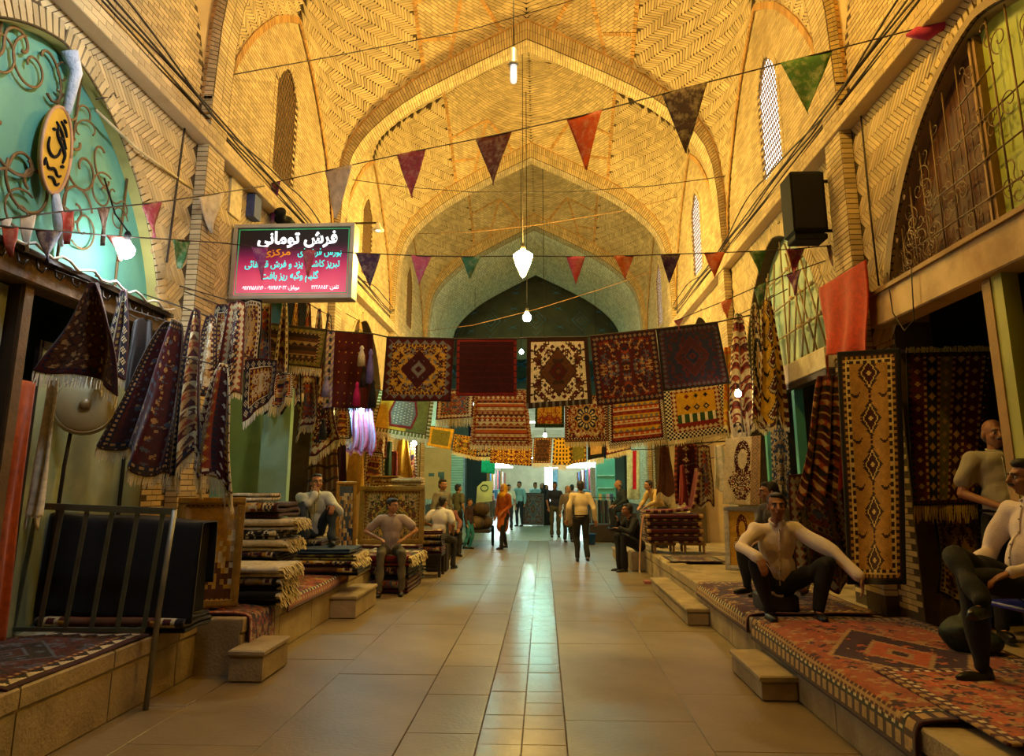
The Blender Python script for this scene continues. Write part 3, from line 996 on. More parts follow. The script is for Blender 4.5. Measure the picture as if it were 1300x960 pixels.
def weave(nu, nv, borders=(), field='red', style='all', figs=('nav', 'crm', 'gold'), seed=0, extra=None):
    """knot colours of a rug, (nv,nu,3): border bands, then a field with figures mirrored about both axes"""
    RES = 1.0 if (extra or style in ('plain', 'chain', 'columns')) else 1.45
    nu, nv = int(nu * RES), int(nv * RES)
    rg = np.random.RandomState(seed)
    C_ = np.empty((nv, nu, 3)); C_[:] = col(field)
    j, i = np.mgrid[0:nv, 0:nu]
    dj = np.minimum(j, nv - 1 - j); di = np.minimum(i, nu - 1 - i)
    d = np.minimum(di, dj)
    acc = 0
    for wd, c1, c2, kind in borders:
        m = (d >= acc) & (d < acc + wd)
        C_[m] = col(c1)
        s = np.where(di <= dj, np.abs(j - nv // 2), np.abs(i - nu // 2)); t = d - acc
        if kind == 'check': k = ((i // 2 + j // 2) % 2 == 0)
        elif kind == 'dot': k = (s % 4 < 2) & (t >= max(1, wd // 3)) & (t < wd - wd // 4)
        elif kind == 'zig': k = np.abs((s % (2 * wd)) - wd) > t
        elif kind == 'flower':
            p_ = wd + 2; a = np.abs(s % p_ - p_ // 2); bb = np.abs(t - wd // 2); k = ((a + bb) <= wd // 2 - 0) & ((a + bb) % 2 == 0)
        elif kind == 'bar': k = (s % 5 < 2)
        elif kind == 'diam':
            p_ = wd; a = np.abs(s % p_ - p_ / 2 + .5); bb = np.abs(t - wd / 2 + .5); k = (a + bb) <= wd / 2
        else: k = np.zeros_like(m)
        C_[m & k] = col(c2)
        acc += wd
    inn = d >= acc
    x = (i - (nu - 1) / 2) / max(1, (nu / 2 - acc)); y = (j - (nv - 1) / 2) / max(1, (nv / 2 - acc))
    ax, ay = np.abs(x), np.abs(y)

    def sprinkle(mask, n, cols, big=2):
        for _ in range(int(n * RES * RES)):
            u0, v0 = rg.rand(), rg.rand(); c = col(cols[rg.randint(len(cols))]); k = rg.randint(4); s = rg.randint(1, big + 1)
            px = u0 * (nu / 2 - acc); py = v0 * (nv / 2 - acc)
            a = np.abs(ax * (nu / 2 - acc) - px); bb = np.abs(ay * (nv / 2 - acc) - py)
            if k == 0: q = (a + bb) <= s
            elif k == 1: q = ((a < .8) & (bb <= s + 1)) | ((bb < .8) & (a <= s + 1))
            elif k == 2: q = (np.maximum(a, bb) <= s) & (np.maximum(a, bb) > s - 1)
            else: q = (np.abs(a - bb) < .8) & (a <= s + .5)
            C_[q & mask] = c
    if style == 'all':
        sprinkle(inn, 60, figs, 2)
    elif style == 'lattice':
        p_ = 9
        a = np.abs((i - nu // 2) % p_ - p_ // 2); bb = np.abs((j - nv // 2) % p_ - p_ // 2)
        C_[inn & (a + bb == p_ // 2)] = col(figs[0]); C_[inn & (a + bb <= 1)] = col(figs[1 % len(figs)])
        sprinkle(inn, 18, figs, 1)
    elif style == 'medallion':
        fill, edge, core, corner = (list(figs) + ['crm'] * 4)[:4]
        if corner != field:
            C_[inn & (ax + ay > 1.18)] = col(corner)
            C_[inn & (np.abs(ax + ay - 1.18) < .05)] = col(edge)
        sprinkle(inn, 46, [fill, edge, core], 2)
        m = ax * 1.15 + ay * 0.95
        C_[inn & (m < .80)] = col(edge); C_[inn & (m < .74)] = col(fill)
        sprinkle(inn & (m < .7), 16, [edge, core], 1)
        C_[inn & (m < .40)] = col(edge); C_[inn & (m < .34)] = col(core)
        C_[inn & (m < .16)] = col(edge); C_[inn & (m < .09)] = col(fill)
    elif style == 'sun':
        rr = np.hypot(x, y); an = np.arctan2(y, x)
        lobes = .62 + .07 * np.cos(8 * an)
        sprinkle(inn, 40, figs, 2)
        C_[inn & (rr < lobes)] = col(figs[0]); C_[inn & (np.abs(rr - lobes) < .05)] = col(figs[1])
        C_[inn & (rr < .5) & (np.cos(16 * an) > 0) & (rr > .3)] = col(figs[2 % len(figs)])
        C_[inn & (rr < .26)] = col(figs[1]); C_[inn & (rr < .16)] = col(figs[0])
    elif style == 'bands':
        seq = list(figs); y0 = 0; k = 0
        jj = j - j[inn].min()
        hts = [4, 2, 6, 2, 5, 2]
        while y0 < nv:
            h = hts[k % 6]; cc = seq[k % len(seq)]; c2 = seq[(k * 2 + 1) % len(seq)]
            m = inn & (jj >= y0) & (jj < y0 + h); C_[m] = col(cc)
            t = jj - y0; v = k % 4
            ci = np.abs(i - nu // 2)
            if h > 2:
                if v == 0: q = (np.abs(ci % (2 * h) - h) > t)
                elif v == 1: q = (ci % 4 < 2) & (t > 0) & (t < h - 1)
                elif v == 2: q = (np.abs(ci % 8 - 4) + np.abs(t - h / 2 + .5)) < h / 2
                else: q = ((i + jj) % 4 < 2) & (t > 0) & (t < h - 1)
                C_[m & q] = col(c2)
            y0 += h; k += 1
    elif style == 'columns':
        seq = list(figs); x0 = 0; k = 0
        ii = i - i[inn].min()
        while x0 < nu:
            wv = [8, 2, 7, 2][k % 4]; cc = seq[k % len(seq)]
            m = inn & (ii >= x0) & (ii < x0 + wv); C_[m] = col(cc)
            t = ii - x0
            if wv > 2:
                q = (np.abs(j % 8 - 4) + np.abs(t - wv / 2 + .5)) < 2.2
                C_[m & q] = col(seq[(k + 3) % len(seq)])
                C_[m & ((np.abs(j % 8 - 4) + np.abs(t - wv / 2 + .5)) < .8)] = col(seq[1])
            else: C_[m & (j % 4 < 2)] = col('drd')
            x0 += wv; k += 1
    elif style == 'chain':
        n = 5; yy = (j / nv) * n
        cy = np.floor(yy) + .5
        m = ax * 1.25 + np.abs(yy - cy) * 1.75
        C_[inn & (ax < .055) & (j % 3 < 2)] = col(figs[1])
        C_[inn & (m < .80) & ((i + j) % 2 == 0)] = col(figs[0])
        C_[inn & (m < .70)] = col(figs[0]); C_[inn & (np.abs(m - .52) < .05)] = col(figs[2]); C_[inn & (m < .42)] = col(figs[1])
        C_[inn & (m < .14)] = col(figs[2])
        for kk in range(n + 1):
            for sx in (-.72, .72):
                for (du, dv) in ((-2, -1), (-2, 0), (-1, 0), (0, 0), (1, 0), (2, 0), (2, -1), (3, -2), (0, 1), (1, 1), (-1, 1), (-3, -1)):
                    ii = int(nu / 2 + sx * (nu / 2 - acc)) + du; j2 = int(kk * nv / n) + dv
                    if 0 <= ii < nu and 0 <= j2 < nv and inn[j2, ii]: C_[j2, ii] = col(figs[0])
    elif style == 'hex':
        m = np.maximum(ax * 1.6 + ay * .3, ay * 1.15)
        C_[inn & (x > .2)] = col(figs[2]); C_[inn & (m < .95)] = col(figs[1]); C_[inn & (m < .8)] = col(figs[0])
        C_[inn & (m < .7) & (i % 5 < 2) & ((j + (i // 5) * 2) % 4 == 0)] = col('crm')
    elif style == 'vase':
        rr = np.hypot(x * 1.2, (y + .35)); rg2 = rg.rand(nv, nu)
        C_[inn & (rr < .55) & (rr > .3) & (rg2 < .65)] = col(figs[0]); C_[inn & (rr < .55) & (rr > .3) & (rg2 > .8)] = col(figs[1])
        m = (ax < .75 - np.abs(y - .3) * .9) & (y > .0) & (y < .85)
        C_[inn & m & (rg2 < .5)] = col(figs[0]); C_[inn & m & (rg2 > .85)] = col(figs[2])
    elif style == 'picture':
        rg2 = np.kron(rg.rand(nv // 4 + 1, nu // 4 + 1), np.ones((4, 4)))[:nv, :nu]
        C_[inn & (y > .2)] = col(figs[1]); C_[inn & (rg2 < .3) & (ay < .8)] = col(figs[0]); C_[inn & (rg2 > .75) & (ay < .7)] = col(figs[2])
    # 'plain' keeps the bare field
    if extra: extra(C_, i, j, inn)
    C_ *= (0.88 + 0.24 * rg.rand(nv, nu, 1))
    return C_


def cloth_mesh(name, Cc, P):
    nv, nu = Cc.shape[:2]
    me = npmesh(name, P.reshape(-1, 3), grid_faces(nv, nu), True)
    a = me.attributes.new('knot', 'FLOAT_COLOR', 'FACE')
    cc = np.ones((nv * nu, 4), np.float32); cc[:, :3] = Cc.reshape(-1, 3)
    a.data.foreach_set('color', cc.ravel())
    return me


def strands(edge, dirv, ln, n, seed=0, sag=0.6, wd=.006):
    """fringe: a row of thin hanging strands along an edge polyline"""
    rg = np.random.RandomState(seed)
    c, s = curve_tab(edge)
    V = []; F = []
    dirv = np.asarray(dirv, float)
    for k in range(n):
        q = s[-1] * (k + .5 + rg.uniform(-.3, .3)) / n
        p0 = along(c, s, np.array([q]))[0]; p2 = along(c, s, np.array([min(q + .01, s[-1])]))[0]; t = p2 - p0
        t = t / (np.linalg.norm(t) + 1e-9) if np.linalg.norm(t) > 1e-6 else np.array([1., 0, 0])
        d1 = dirv / np.linalg.norm(dirv); l = ln * rg.uniform(.75, 1.1)
        d2 = d1 * (1 - sag) + np.array([0, 0, -sag]); d2 = d2 + rg.normal(0, .08, 3); d2 /= np.linalg.norm(d2)
        m = p0 + d1 * l * .45; e = m + d2 * l * .55
        nn = np.cross(t, d1); nn /= np.linalg.norm(nn) + 1e-9
        w_ = s[-1] / n * .42
        b0 = len(V)
        for p, f in ((p0 - d1 * .004, 1.0), (m, .9), (e, .6)):
            V += [p - t * w_ * f, p + t * w_ * f, p + nn * w_ * f]
        for r in (0, 3):
            for a, b in ((0, 1), (1, 2), (2, 0)):
                F.append((b0 + r + a, b0 + r + b, b0 + r + 3 + b, b0 + r + 3 + a))
        F.append((b0 + 6, b0 + 7, b0 + 8, b0 + 8))
    me = bpy.data.meshes.new('fringe')
    me.from_pydata([tuple(map(float, v)) for v in V], [], [f if len(set(f)) == 4 else f[:3] for f in F]); me.update()
    return me


def rug(name, label, cat, Cc, P, fr=(), group=None, th=.012, frm=None, m=None, cord=None):
    """fr: list of (edge, length) with edge in 'top','bottom','left','right'"""
    P = np.asarray(P, float)
    me = cloth_mesh('weave', Cc, P)
    base = P.reshape(-1, 3); lo = base[np.argmin(base[:, 2])]
    if fr or cord is not None:
        root = thing(name, label, cat, (base[:, 0].mean(), base[:, 1].mean(), lo[2]), 0, group)
        o = link('weave', me, m or WEAVE, root)
        for k, (ed, ln) in enumerate(fr):
            if ed == 'bottom': e, dv = P[-1], (P[-1] - P[-3]).mean(0)
            elif ed == 'top': e, dv = P[0], (P[0] - P[2]).mean(0)
            elif ed == 'left': e, dv = P[:, 0], (P[:, 0] - P[:, 2]).mean(0)
            else: e, dv = P[:, -1], (P[:, -1] - P[:, -3]).mean(0)
            L = np.linalg.norm(np.diff(e, axis=0), axis=1).sum()
            n = int(np.clip(L / .016, 14, 70))
            link('fringe', strands(e, dv, ln, n, len(label) + k), frm or M_FR, root)
        if cord is not None: MB().tube(cord, .007, 5).obj('hanging_cord', M_CABLE, root)
    else:
        root = link(name, me, m or WEAVE); setp(root, label, cat, group); o = root
    so = o.modifiers.new('thickness', 'SOLIDIFY'); so.thickness = th; so.offset = 0
    return root


def quadP(tl, tr, br, bl, nu, nv, ripple=.02, seed=0, waves=2.0, droop=0.0):
    """flat hung cloth between four corners, v=0 at the top, with slack folds"""
    rg = np.random.RandomState(seed)
    u = np.linspace(0, 1, nu + 1)[None, :, None]; v = np.linspace(0, 1, nv + 1)[:, None, None]
    tl, tr, br, bl = [np.asarray(p, float) for p in (tl, tr, br, bl)]
    P = tl * (1 - u) * (1 - v) + tr * u * (1 - v) + br * u * v + bl * (1 - u) * v
    n = np.cross(tr - tl, bl - tl); n /= np.linalg.norm(n)
    a, b = rg.uniform(0, 6.28, 2)
    f = ripple * (v ** .6 * np.sin(u * waves * 6.28 + a + v * 1.3) * .7 + .5 * v * np.sin(v * 5 + b + u * 2))
    P = P + n * f
    P[..., 2] -= droop * (np.sin(np.pi * u[..., 0]) * (1 - v[..., 0] * .6))
    return P


def pleatP(top, w0, w1, L, nu, nv, ang=0.0, n=2.0, depth=.08, skew=0.0, slant=0.0, pw=.7, seed=0, lean=0.0):
    """cloth hung from a hook: narrow and gathered at the top, opening in folds below. ang: heading of its width in plan"""
    rg = np.random.RandomState(seed)
    s = np.linspace(-.5, .5, nu + 1)[None, :]; t = np.linspace(0, 1, nv + 1)[:, None]
    wd = w0 + (w1 - w0) * t ** pw
    ph = rg.uniform(0, 6.28)
    latr = s * wd + skew * t
    out = depth * (.35 + .65 * t) * np.cos(2 * PI * n * s + ph) + lean * t + depth * .4 * np.sin(3 * t + ph)
    p2, p3 = rg.uniform(0, 6.28, 2)
    out = out + depth * .35 * t * np.cos(2 * PI * (n * 1.9 + .6) * s + 4 * t + p2)
    latr = latr + wd * .05 * np.sin(5 * t + p3) * t
    z = top[2] - L * t * (1 - slant * s + .05 * np.sin(2 * PI * n * s + p2)) - .05 * np.abs(s) * (1 - t)
    e1 = np.array([math.cos(ang), math.sin(ang)]); e2 = np.array([math.sin(ang), -math.cos(ang)])
    return np.stack([top[0] + latr * e1[0] + out * e2[0], top[1] + latr * e1[1] + out * e2[1], z], -1)


def pathP(path, wvec, nu, nv, rough=0.0, seed=0):
    """cloth laid along a 3D path (v) and across wvec (u)"""
    rg = np.random.RandomState(seed)
    p = np.asarray(path, float)
    for _ in range(2):          # round the bends
        q = [p[0]]
        for a, b in zip(p, p[1:]): q += [a * .75 + b * .25, a * .25 + b * .75]
        q.append(p[-1]); p = np.array(q)
    c, s = curve_tab(p)
    v = along(c, s, np.linspace(0, s[-1], nv + 1))
    u = np.linspace(-.5, .5, nu + 1)
    P = v[:, None, :] + np.asarray(wvec, float)[None, None, :] * u[None, :, None]
    if rough:
        k = rg.uniform(0, 6.28, 4)
        f = np.sin(u[None, :] * 7 + k[0] + np.linspace(0, 5, nv + 1)[:, None]) * np.sin(u[None, :] * 3 + k[1] - np.linspace(0, 7, nv + 1)[:, None])
        P[..., 2] += rough * f
    return P


def folded_rug(name, label, loc, wx, dy, layers, th, Cc, rotz=0.0, group=None, fringe=None, seed=0, cat='carpet', frm=None, axis='y'):
    """a rug folded back and forth into a pad: a thick serpentine strip, folds show at both ends"""
    rg = np.random.RandomState(seed)
    path = []
    h = th / layers
    for k in range(layers):
        z = h * (k + .5)
        a, b = (-dy / 2, dy / 2) if k % 2 == 0 else (dy / 2, -dy / 2)
        e = .03 * rg.uniform(-1, 1)
        for t in np.linspace(0, 1, 7):
            path.append((0, a + (b - a) * t * (1 if k < layers - 1 else .97) + (e if .2 < t < .99 else 0) * 0, z + .006 * math.sin(6 * t + seed + k)))
        if k < layers - 1:
            for an in (30, 60, 90, 120, 150):
                path.append((0, b + math.copysign(h * .55 + .012, b) * math.sin(math.radians(an)), z + h * .5 * (1 - math.cos(math.radians(an)))))
    nv, nu = Cc.shape[:2]
    P = pathP(path, (wx, 0, 0), nu, nv, .004, seed)
    P[..., 2] = np.maximum(P[..., 2], h * .35)
    me = cloth_mesh('weave', Cc, P)
    root = thing(name, label, cat, loc, rotz, group)
    o = link('weave', me, WEAVE, root, False)
    so = o.modifiers.new('thickness', 'SOLIDIFY'); so.thickness = h * .72; so.offset = 0
    if fringe:
        for ed in ((P[:, 0], (-1, 0, 0)), (P[:, -1], (1, 0, 0))) if fringe == 'sides' else ((P[-1], (0, -1, -.3)), (P[0], (0, -1, -.1))):
            link('fringe', strands(ed[0], ed[1], .09, 40, seed), frm or M_FR, root, False)
    return root


def variety(k, nu, nv):
    """one of a dozen typical bazaar rugs"""
    b1 = [(2, 'mar', 'mar', ''), (5, 'nav', 'crm', 'flower'), (1, 'crm', 'crm', ''), (3, 'drd', 'gold', 'dot')]
    b2 = [(2, 'blk', 'blk', ''), (4, 'crm', 'drd', 'dot'), (2, 'drd', 'gold', 'bar')]
    b3 = [(2, 'drd', 'drd', ''), (6, 'rst', 'crm', 'diam'), (2, 'nav', 'tan', 'bar')]
    b4 = [(3, 'blk', 'wht', 'check'), (2, 'red', 'ylw', 'dot')]
    T = [(b1, 'red', 'medallion', ('nav', 'crm', 'gold', 'red')), (b2, 'drd', 'lattice', ('tan', 'nav')), (b3, 'tan', 'all', ('drd', 'nav', 'crm')),
         (b4, 'org', 'bands', ('rst', 'crm', 'gold', 'nav', 'red', 'tan')), (b1, 'nav', 'all', ('crm', 'red', 'gold')), (b2, 'brn', 'medallion', ('drd', 'tan', 'gold', 'olv')),
         (b3, 'mar', 'all', ('tan', 'rst', 'slt')), (b1, 'crm', 'medallion', ('drd', 'brn', 'nav', 'tan')), (b2, 'rst', 'bands', ('rst', 'tan', 'drd', 'gold', 'brn')),
         (b4, 'ylw', 'bands', ('ylw', 'red', 'grn', 'crm', 'nav')), (b3, 'drd', 'columns', ('drd', 'tan', 'nav', 'crm', 'rst', 'gold')), (b1, 'gold', 'medallion', ('drd', 'brn', 'nav', 'ylw'))]
    bd, f, st, fg = T[k % len(T)]
    return weave(nu, nv, bd, f, st, fg, k)

# ------------------------------------------------------------------ carpets hung over the street
TOPS = []


def rope_through(lab, left, right):
    pts = [left] + sorted(TOPS, key=lambda p: p[0]) + [right]
    TOPS.clear()
    return setp(MB().tube(pts, .012, 5).obj('carpet_rope', M_CABLE), lab, 'rope')


rope = lambda name, lab, pts, r=.008: setp(MB().tube(pts, r, 5).obj(name, M_CABLE), lab, 'rope')


def hung(name, lab, corners, Y, Cc, fr=(), seed=0, ripple=.03, frm=None, dY=0.0, group=None, waves=1.5):
    """corners in sight-line pixels TL,TR,BR,BL on the plane at depth Y"""
    c = [at(x, y, Y=Y + dY * (i in (1, 2))) for i, (x, y) in enumerate(corners)]
    TOPS.extend([c[0], c[1]])
    nv, nu = Cc.shape[:2]
    return rug(name, lab, 'carpet', Cc, quadP(*c, nu, nv, ripple, seed, waves), fr, group, frm=frm)


Y1 = 10.4
bs = [(2, 'dbr', 'dbr', ''), (6, 'olv', 'tan', 'flower'), (2, 'dbr', 'tan', 'bar')]
hung('hanging_carpet', 'brown prayer rug with pale stripes and long cream fringe, leftmost on the front rope', [(328, 409), (416, 420), (408, 468), (320, 459)], 9.75,
     weave(64, 44, bs, 'dbr', 'bands', ('dbr', 'dbr', 'brn', 'tan', 'dbr', 'brn'), 3), [('bottom', .13)], 1)
# red cloth with tassels, striped edge
def redx(C_, i, j, inn):
    C_[(i < 9)] = col('lil'); C_[(i < 9) & ((i + j) % 5 < 2)] = col('wht'); C_[(i >= 3) & (i < 6) & (j % 6 < 3)] = col('blu'); C_[(i > 44)] = col('mar')
    C_[(i > 12) & (i < 40) & (i % 7 == 0) & (j % 8 == 0)] = col('ylw')
TOPS.extend([at(415, 419, Y=10.0), at(474, 424, Y=10.2)])
c = [at(415, 419, Y=10.0), at(474, 424, Y=10.2), at(474, 519, Y=10.2), at(410, 517, Y=10.0)]
P = quadP(*c, 52, 60, .05, 4, 2.5)
t = rug('tasselled_textile', 'dark red textile with lilac striped edge and coloured tassels beside the prayer rug', 'textile',
        weave(52, 60, (), 'drd', 'plain', (), 5, redx), P, [('bottom', .05)], frm=mat('dark_fringe', '#3a0f12', .9))
for k, (x, y, l, cc) in enumerate([(414, 490, .32, '#8f86b0'), (459, 452, .30, '#d8d2d8'), (462, 478, .30, '#2a2020'), (470, 465, .5, '#6a5fa0'), (453, 500, .34, '#c01a68'), (473, 500, .4, '#151015'), (410, 545, .3, '#141414')]):
    p = at(x, y, Y=9.9)
    b = MB(); b.tube([p + [0, 0, l * .5], p + [0, 0, l * .38], p + [0, 0, l * .3], p + [0, 0, 0], p - [0, 0, l * .5]], [.012, .035, .022, .05, .06], 8)
    o = b.obj('tassel', mat('tassel_' + cc[1:], cc, .95, .25, 40, .5, 200), t)
b1 = [(3, 'mar', 'mar', ''), (6, 'gry', 'drd', 'zig'), (2, 'drd', 'gold', 'bar')]
hung('hanging_carpet', 'gold field rug with dark red diamond medallion and grey border on the front rope', [(491, 428), (577, 430), (572, 510), (485, 509)], 10.35,
     weave(64, 60, b1, 'gold', 'medallion', ('mar', 'drd', 'gry', 'gold'), 11), [], 2, .02)
hung('hanging_carpet', 'plain dark red rug seen from its back, beside the gold medallion rug', [(580, 430), (656, 430), (656, 503), (579, 503)], Y1,
     weave(40, 36, [(2, 'red', 'red', '')], 'mar', 'plain', (), 12, lambda C_, i, j, n: C_.__setitem__((j % 4 == 0), col('drd') * .8)), [], 3, .02)
b2 = [(3, 'dbr', 'dbr', ''), (1, 'drd', 'drd', '')]
def medw(C_, i, j, inn):
    C_[-5:, :] = col('dbr'); C_[-5:, ::6] = col('gry'); C_[-5:, 1::6] = col('gry')
hung('hanging_carpet', 'white field rug with a brown diamond medallion and dark corner flowers', [(669, 429), (746, 428), (752, 513), (668, 519)], Y1,
     weave(60, 64, b2, 'ivory', 'medallion', ('brn', 'dbr', 'drd', 'ivory'), 21, medw), [], 4, .02)
b3 = [(3, 'mar', 'mar', ''), (5, 'nav', 'tan', 'flower'), (2, 'drd', 'drd', '')]
hung('hanging_carpet', 'deep red rug with small scattered figures and light border, right of the white medallion rug', [(749, 427), (832, 418), (843, 507), (758, 516)], Y1,
     weave(66, 70, b3, 'drd', 'all', ('mar', 'tan', 'nav', 'rst', 'slt'), 31), [], 5, .02)
b4 = [(3, 'blk', 'blk', ''), (5, 'mar', 'slt', 'flower'), (2, 'nav', 'drd', 'bar')]
hung('hanging_carpet', 'black and dark red medallion rug hanging tilted, rightmost on the front rope', [(833, 418), (911, 409), (927, 487), (842, 497)], Y1,
     weave(64, 64, b4, 'nav', 'medallion', ('mar', 'drd', 'nav', 'nav'), 41), [], 6, .02, dY=.25)

rope_through('front rope across the street carrying the row of seven rugs', at(318, 404, X=XL + .02), at(960, 399, X=XR - .02))
# second rope
Y2 = 13.2
by = [(5, 'olv', 'crm', 'bar'), (1, 'drd', 'drd', '')]
hung('hanging_carpet', 'yellow kilim with a grey hexagon and chequered border below the gold medallion rug', [(482, 496), (552, 500), (545, 558), (469, 546)], 12.9,
     weave(60, 44, by, 'ylw', 'hex', ('gry', 'red', 'olv'), 51), [('bottom', .09)], 7)
hung('hanging_carpet', 'dark red rug with thick cream fringe behind the back-turned red rug', [(556, 496), (602, 494), (600, 530), (553, 533)], 13.15, variety(6, 44, 40), [('bottom', .17)], 8)
br = [(2, 'rst', 'crm', 'bar'), (4, 'red', 'tan', 'zig')]
hung('hanging_carpet', 'pink-red rug with rows of white and tan woven bands, second row centre', [(603, 495), (668, 495), (676, 566), (596, 565)], Y2,
     weave(60, 72, br, 'red', 'bands', ('red', 'crm', 'rst', 'tan', 'drd', 'crm', 'org'), 61), [('bottom', .09)], 9)
hung('hanging_carpet', 'square red rug with round flower medallion under the deep red rug', [(717, 502), (771, 502), (773, 560), (717, 561)], Y2,
     weave(52, 54, [(4, 'drd', 'tan', 'dot'), (2, 'nav', 'crm', 'bar')], 'red', 'sun', ('nav', 'tan', 'crm'), 71), [('bottom', .11)], 10)
bc = [(4, 'blk', 'wht', 'check'), (3, 'red', 'blk', 'zig')]
hung('hanging_carpet', 'orange banded kilim with black and white chequered border, second row', [(773, 498), (839, 492), (846, 558), (773, 566)], Y2,
     weave(60, 60, bc, 'org', 'bands', ('org', 'crm', 'rst', 'ylw', 'gry', 'red'), 81), [('bottom', .1)], 11)
bd = [(7, 'wht', 'blk', 'check'), (5, 'red', 'crm', 'diam')]
def yel(C_, i, j, inn):
    m = inn & (j > 34) & (j < 44); C_[m] = col('grn'); C_[m & (i % 8 < 3)] = col('wht'); C_[inn & (j >= 44)] = col('red')
    for k, x in enumerate((22, 32, 42)):
        a = np.abs(i - x) + np.abs(j - 28); C_[inn & (a < 4)] = col('blk'); C_[inn & (a < 2)] = col('crm' if k else 'red')
        a = np.abs(i - x) + np.abs(j - 16); C_[inn & (a < 3)] = col('blk' if k else 'red')
hung('hanging_carpet', 'yellow kilim with red frame and wide white diamond border, below the tilted black rug', [(842, 488), (919, 478), (928, 548), (848, 560)], 13.0,
     weave(64, 60, bd, 'ylw', 'plain', (), 91, yel), [('bottom', .12)], 12)

hung('hanging_carpet', 'orange rug with dark green border behind the white medallion rug', [(680, 497), (716, 499), (716, 543), (679, 543)], 13.2,
     weave(34, 26, [(4, 'grn', 'blk', 'dot')], 'org', 'all', ('rst', 'ylw'), 5), [], 40, .01)
rope_through('second rope across the street behind the front row of rugs', at(448, 492, X=XL + .02), at(935, 472, X=XR - .02))
# third rope, smaller with distance
Y3 = 18.0
L3 = [((546, 541), (577, 545), (572, 571), (542, 566), 'small yellow bordered green rug, third row, leftmost', weave(30, 30, [(4, 'ylw', 'gold', 'zig')], 'olv', 'plain', ()), ()),
      ((577, 551), (606, 556), (604, 580), (574, 573), 'small dark red rug with gold zigzag, third row, beside the yellow one', weave(30, 26, [(3, 'drd', 'gold', 'zig')], 'mar', 'medallion', ('gold', 'drd', 'olv', 'mar'), 3), (('bottom', .1),)),
      ((605, 558), (624, 558), (624, 580), (604, 580), 'narrow gold rug with cream fringe, third row', variety(11, 20, 24), (('bottom', .1),)),
      ((624, 558), (676, 557), (675, 592), (622, 588), 'long dark red kilim with gold lattice hanging below the pink-red banded rug', weave(50, 36, [(3, 'mar', 'gold', 'bar')], 'drd', 'lattice', ('gold', 'ylw')), ()),
      ((678, 556), (701, 556), (699, 588), (676, 588), 'small brown rug with dark centre, third row', weave(22, 30, [(3, 'brn', 'tan', 'dot')], 'olv', 'medallion', ('dbr', 'brn', 'dbr', 'olv')), (('bottom', .12),)),
      ((703, 556), (724, 556), (725, 590), (701, 590), 'small yellow chequered kilim with dark bars, third row', weave(22, 34, [(2, 'dbr', 'ylw', 'bar')], 'ylw', 'plain', (), 1, lambda C_, i, j, n: C_.__setitem__(n & (i % 4 < 2) & (j % 5 < 3), col('dbr'))), (('bottom', .14),)),
      ((724, 556), (744, 556), (745, 586), (724, 590), 'small olive rug with plain centre, third row', weave(22, 22, [(3, 'brn', 'gold', 'dot')], 'olv', 'plain', ()), (('bottom', .14),)),
      ((746, 556), (768, 556), (767, 580), (746, 584), 'small black rug with tan centre, third row, rightmost', weave(24, 20, [(4, 'blk', 'blk', '')], 'tan', 'plain', ()), (('bottom', .16),))]
for k, (a, b_, c_, d_, lb, cc, fr) in enumerate(L3):
    hung('hanging_carpet', lb, [a, b_, c_, d_], Y3 - .12 * (k % 2), cc, list(fr), 20 + k, .015)
hung('hanging_carpet', 'narrow fringed rug between two small rugs under the bulb', [(768, 556), (800, 552), (801, 570), (769, 578)], 17.95, variety(2, 30, 20), [('bottom', .14)], 41, .015)
rope_through('third rope across the street with small rugs', at(505, 530, X=XL + .02), at(862, 535, X=XR - .02))

# ------------------------------------------------------------------ shop rooms behind the arches
def shop_room(sx, X, c, wallm, floor_z, depth=2.3, lab=''):
    x0 = X + sx * .35; x1 = X + sx * (.35 + depth)
    a, b_ = min(x0, x1), max(x0, x1)
    y0, y1 = c - 2.05, c + 2.05
    m = MB()
    m.box((x1 - .02, y0, 0), (x1 + .02, y1, 5.4))
    m.box((a, y0 - .03, 0), (b_, y0, 5.4)); m.box((a, y1, 0), (b_, y1 + .03, 5.4))
    m.box((a, y0, 5.4), (b_, y1, 5.44))
    struct('wall_shop', m.mesh('shop_room'), wallm, label=lab)


for i_, c in enumerate(SHOP_C):
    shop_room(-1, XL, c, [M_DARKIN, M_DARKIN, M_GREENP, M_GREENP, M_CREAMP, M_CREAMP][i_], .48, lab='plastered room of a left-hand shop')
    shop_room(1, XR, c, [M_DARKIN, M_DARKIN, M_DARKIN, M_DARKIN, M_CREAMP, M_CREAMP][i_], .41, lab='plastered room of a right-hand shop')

M_WOOD = mat('old_wood_beam', '#6e5636', 0.75, 0.3, 8.0, 0.4, 30, dirt='#3a2c1a', dirt_scale=4)
M_DWOOD = mat('dark_wood', '#2c2015', 0.6, 0.3, 9.0, 0.2, 40)
M_LWOOD = mat('pale_wood_post', '#a07c4a', 0.7, 0.25, 6.0, 0.3, 30, dirt='#5e4424', dirt_scale=3)
M_SCROLL = mat('rusty_scroll_iron', '#6b5230', 0.55, 0.2, 12, metal=0.4)
M_GILT = mat('gilt_frame', '#a07a2e', 0.4, 0.25, 14, 0.3, 60, metal=0.5)
M_SILV = mat('silver_frame', '#a8a294', 0.4, 0.25, 18, 0.4, 70, metal=0.5)
M_SOFF = mat('ochre_arch_paint', '#b9a95e', 0.7, 0.15, 3, dirt='#7d7038', dirt_scale=2)


def lunette_poly(c, hw=SHOP_HW, z0=SHOP_S, lift=0.0, y_lo=-1, y_hi=1):
    t = [v for v in np.concatenate([-np.linspace(1, 0, 30), np.linspace(0, 1, 30)[1:]]) if y_lo <= v <= y_hi]
    return [(c + hw * y_lo, z0)] + [(c + hw * v, SHOP_S + SHOP_R * float(np.interp(abs(v), ARCH_T, ARCH_H))) for v in t] + [(c + hw * y_hi, z0)]


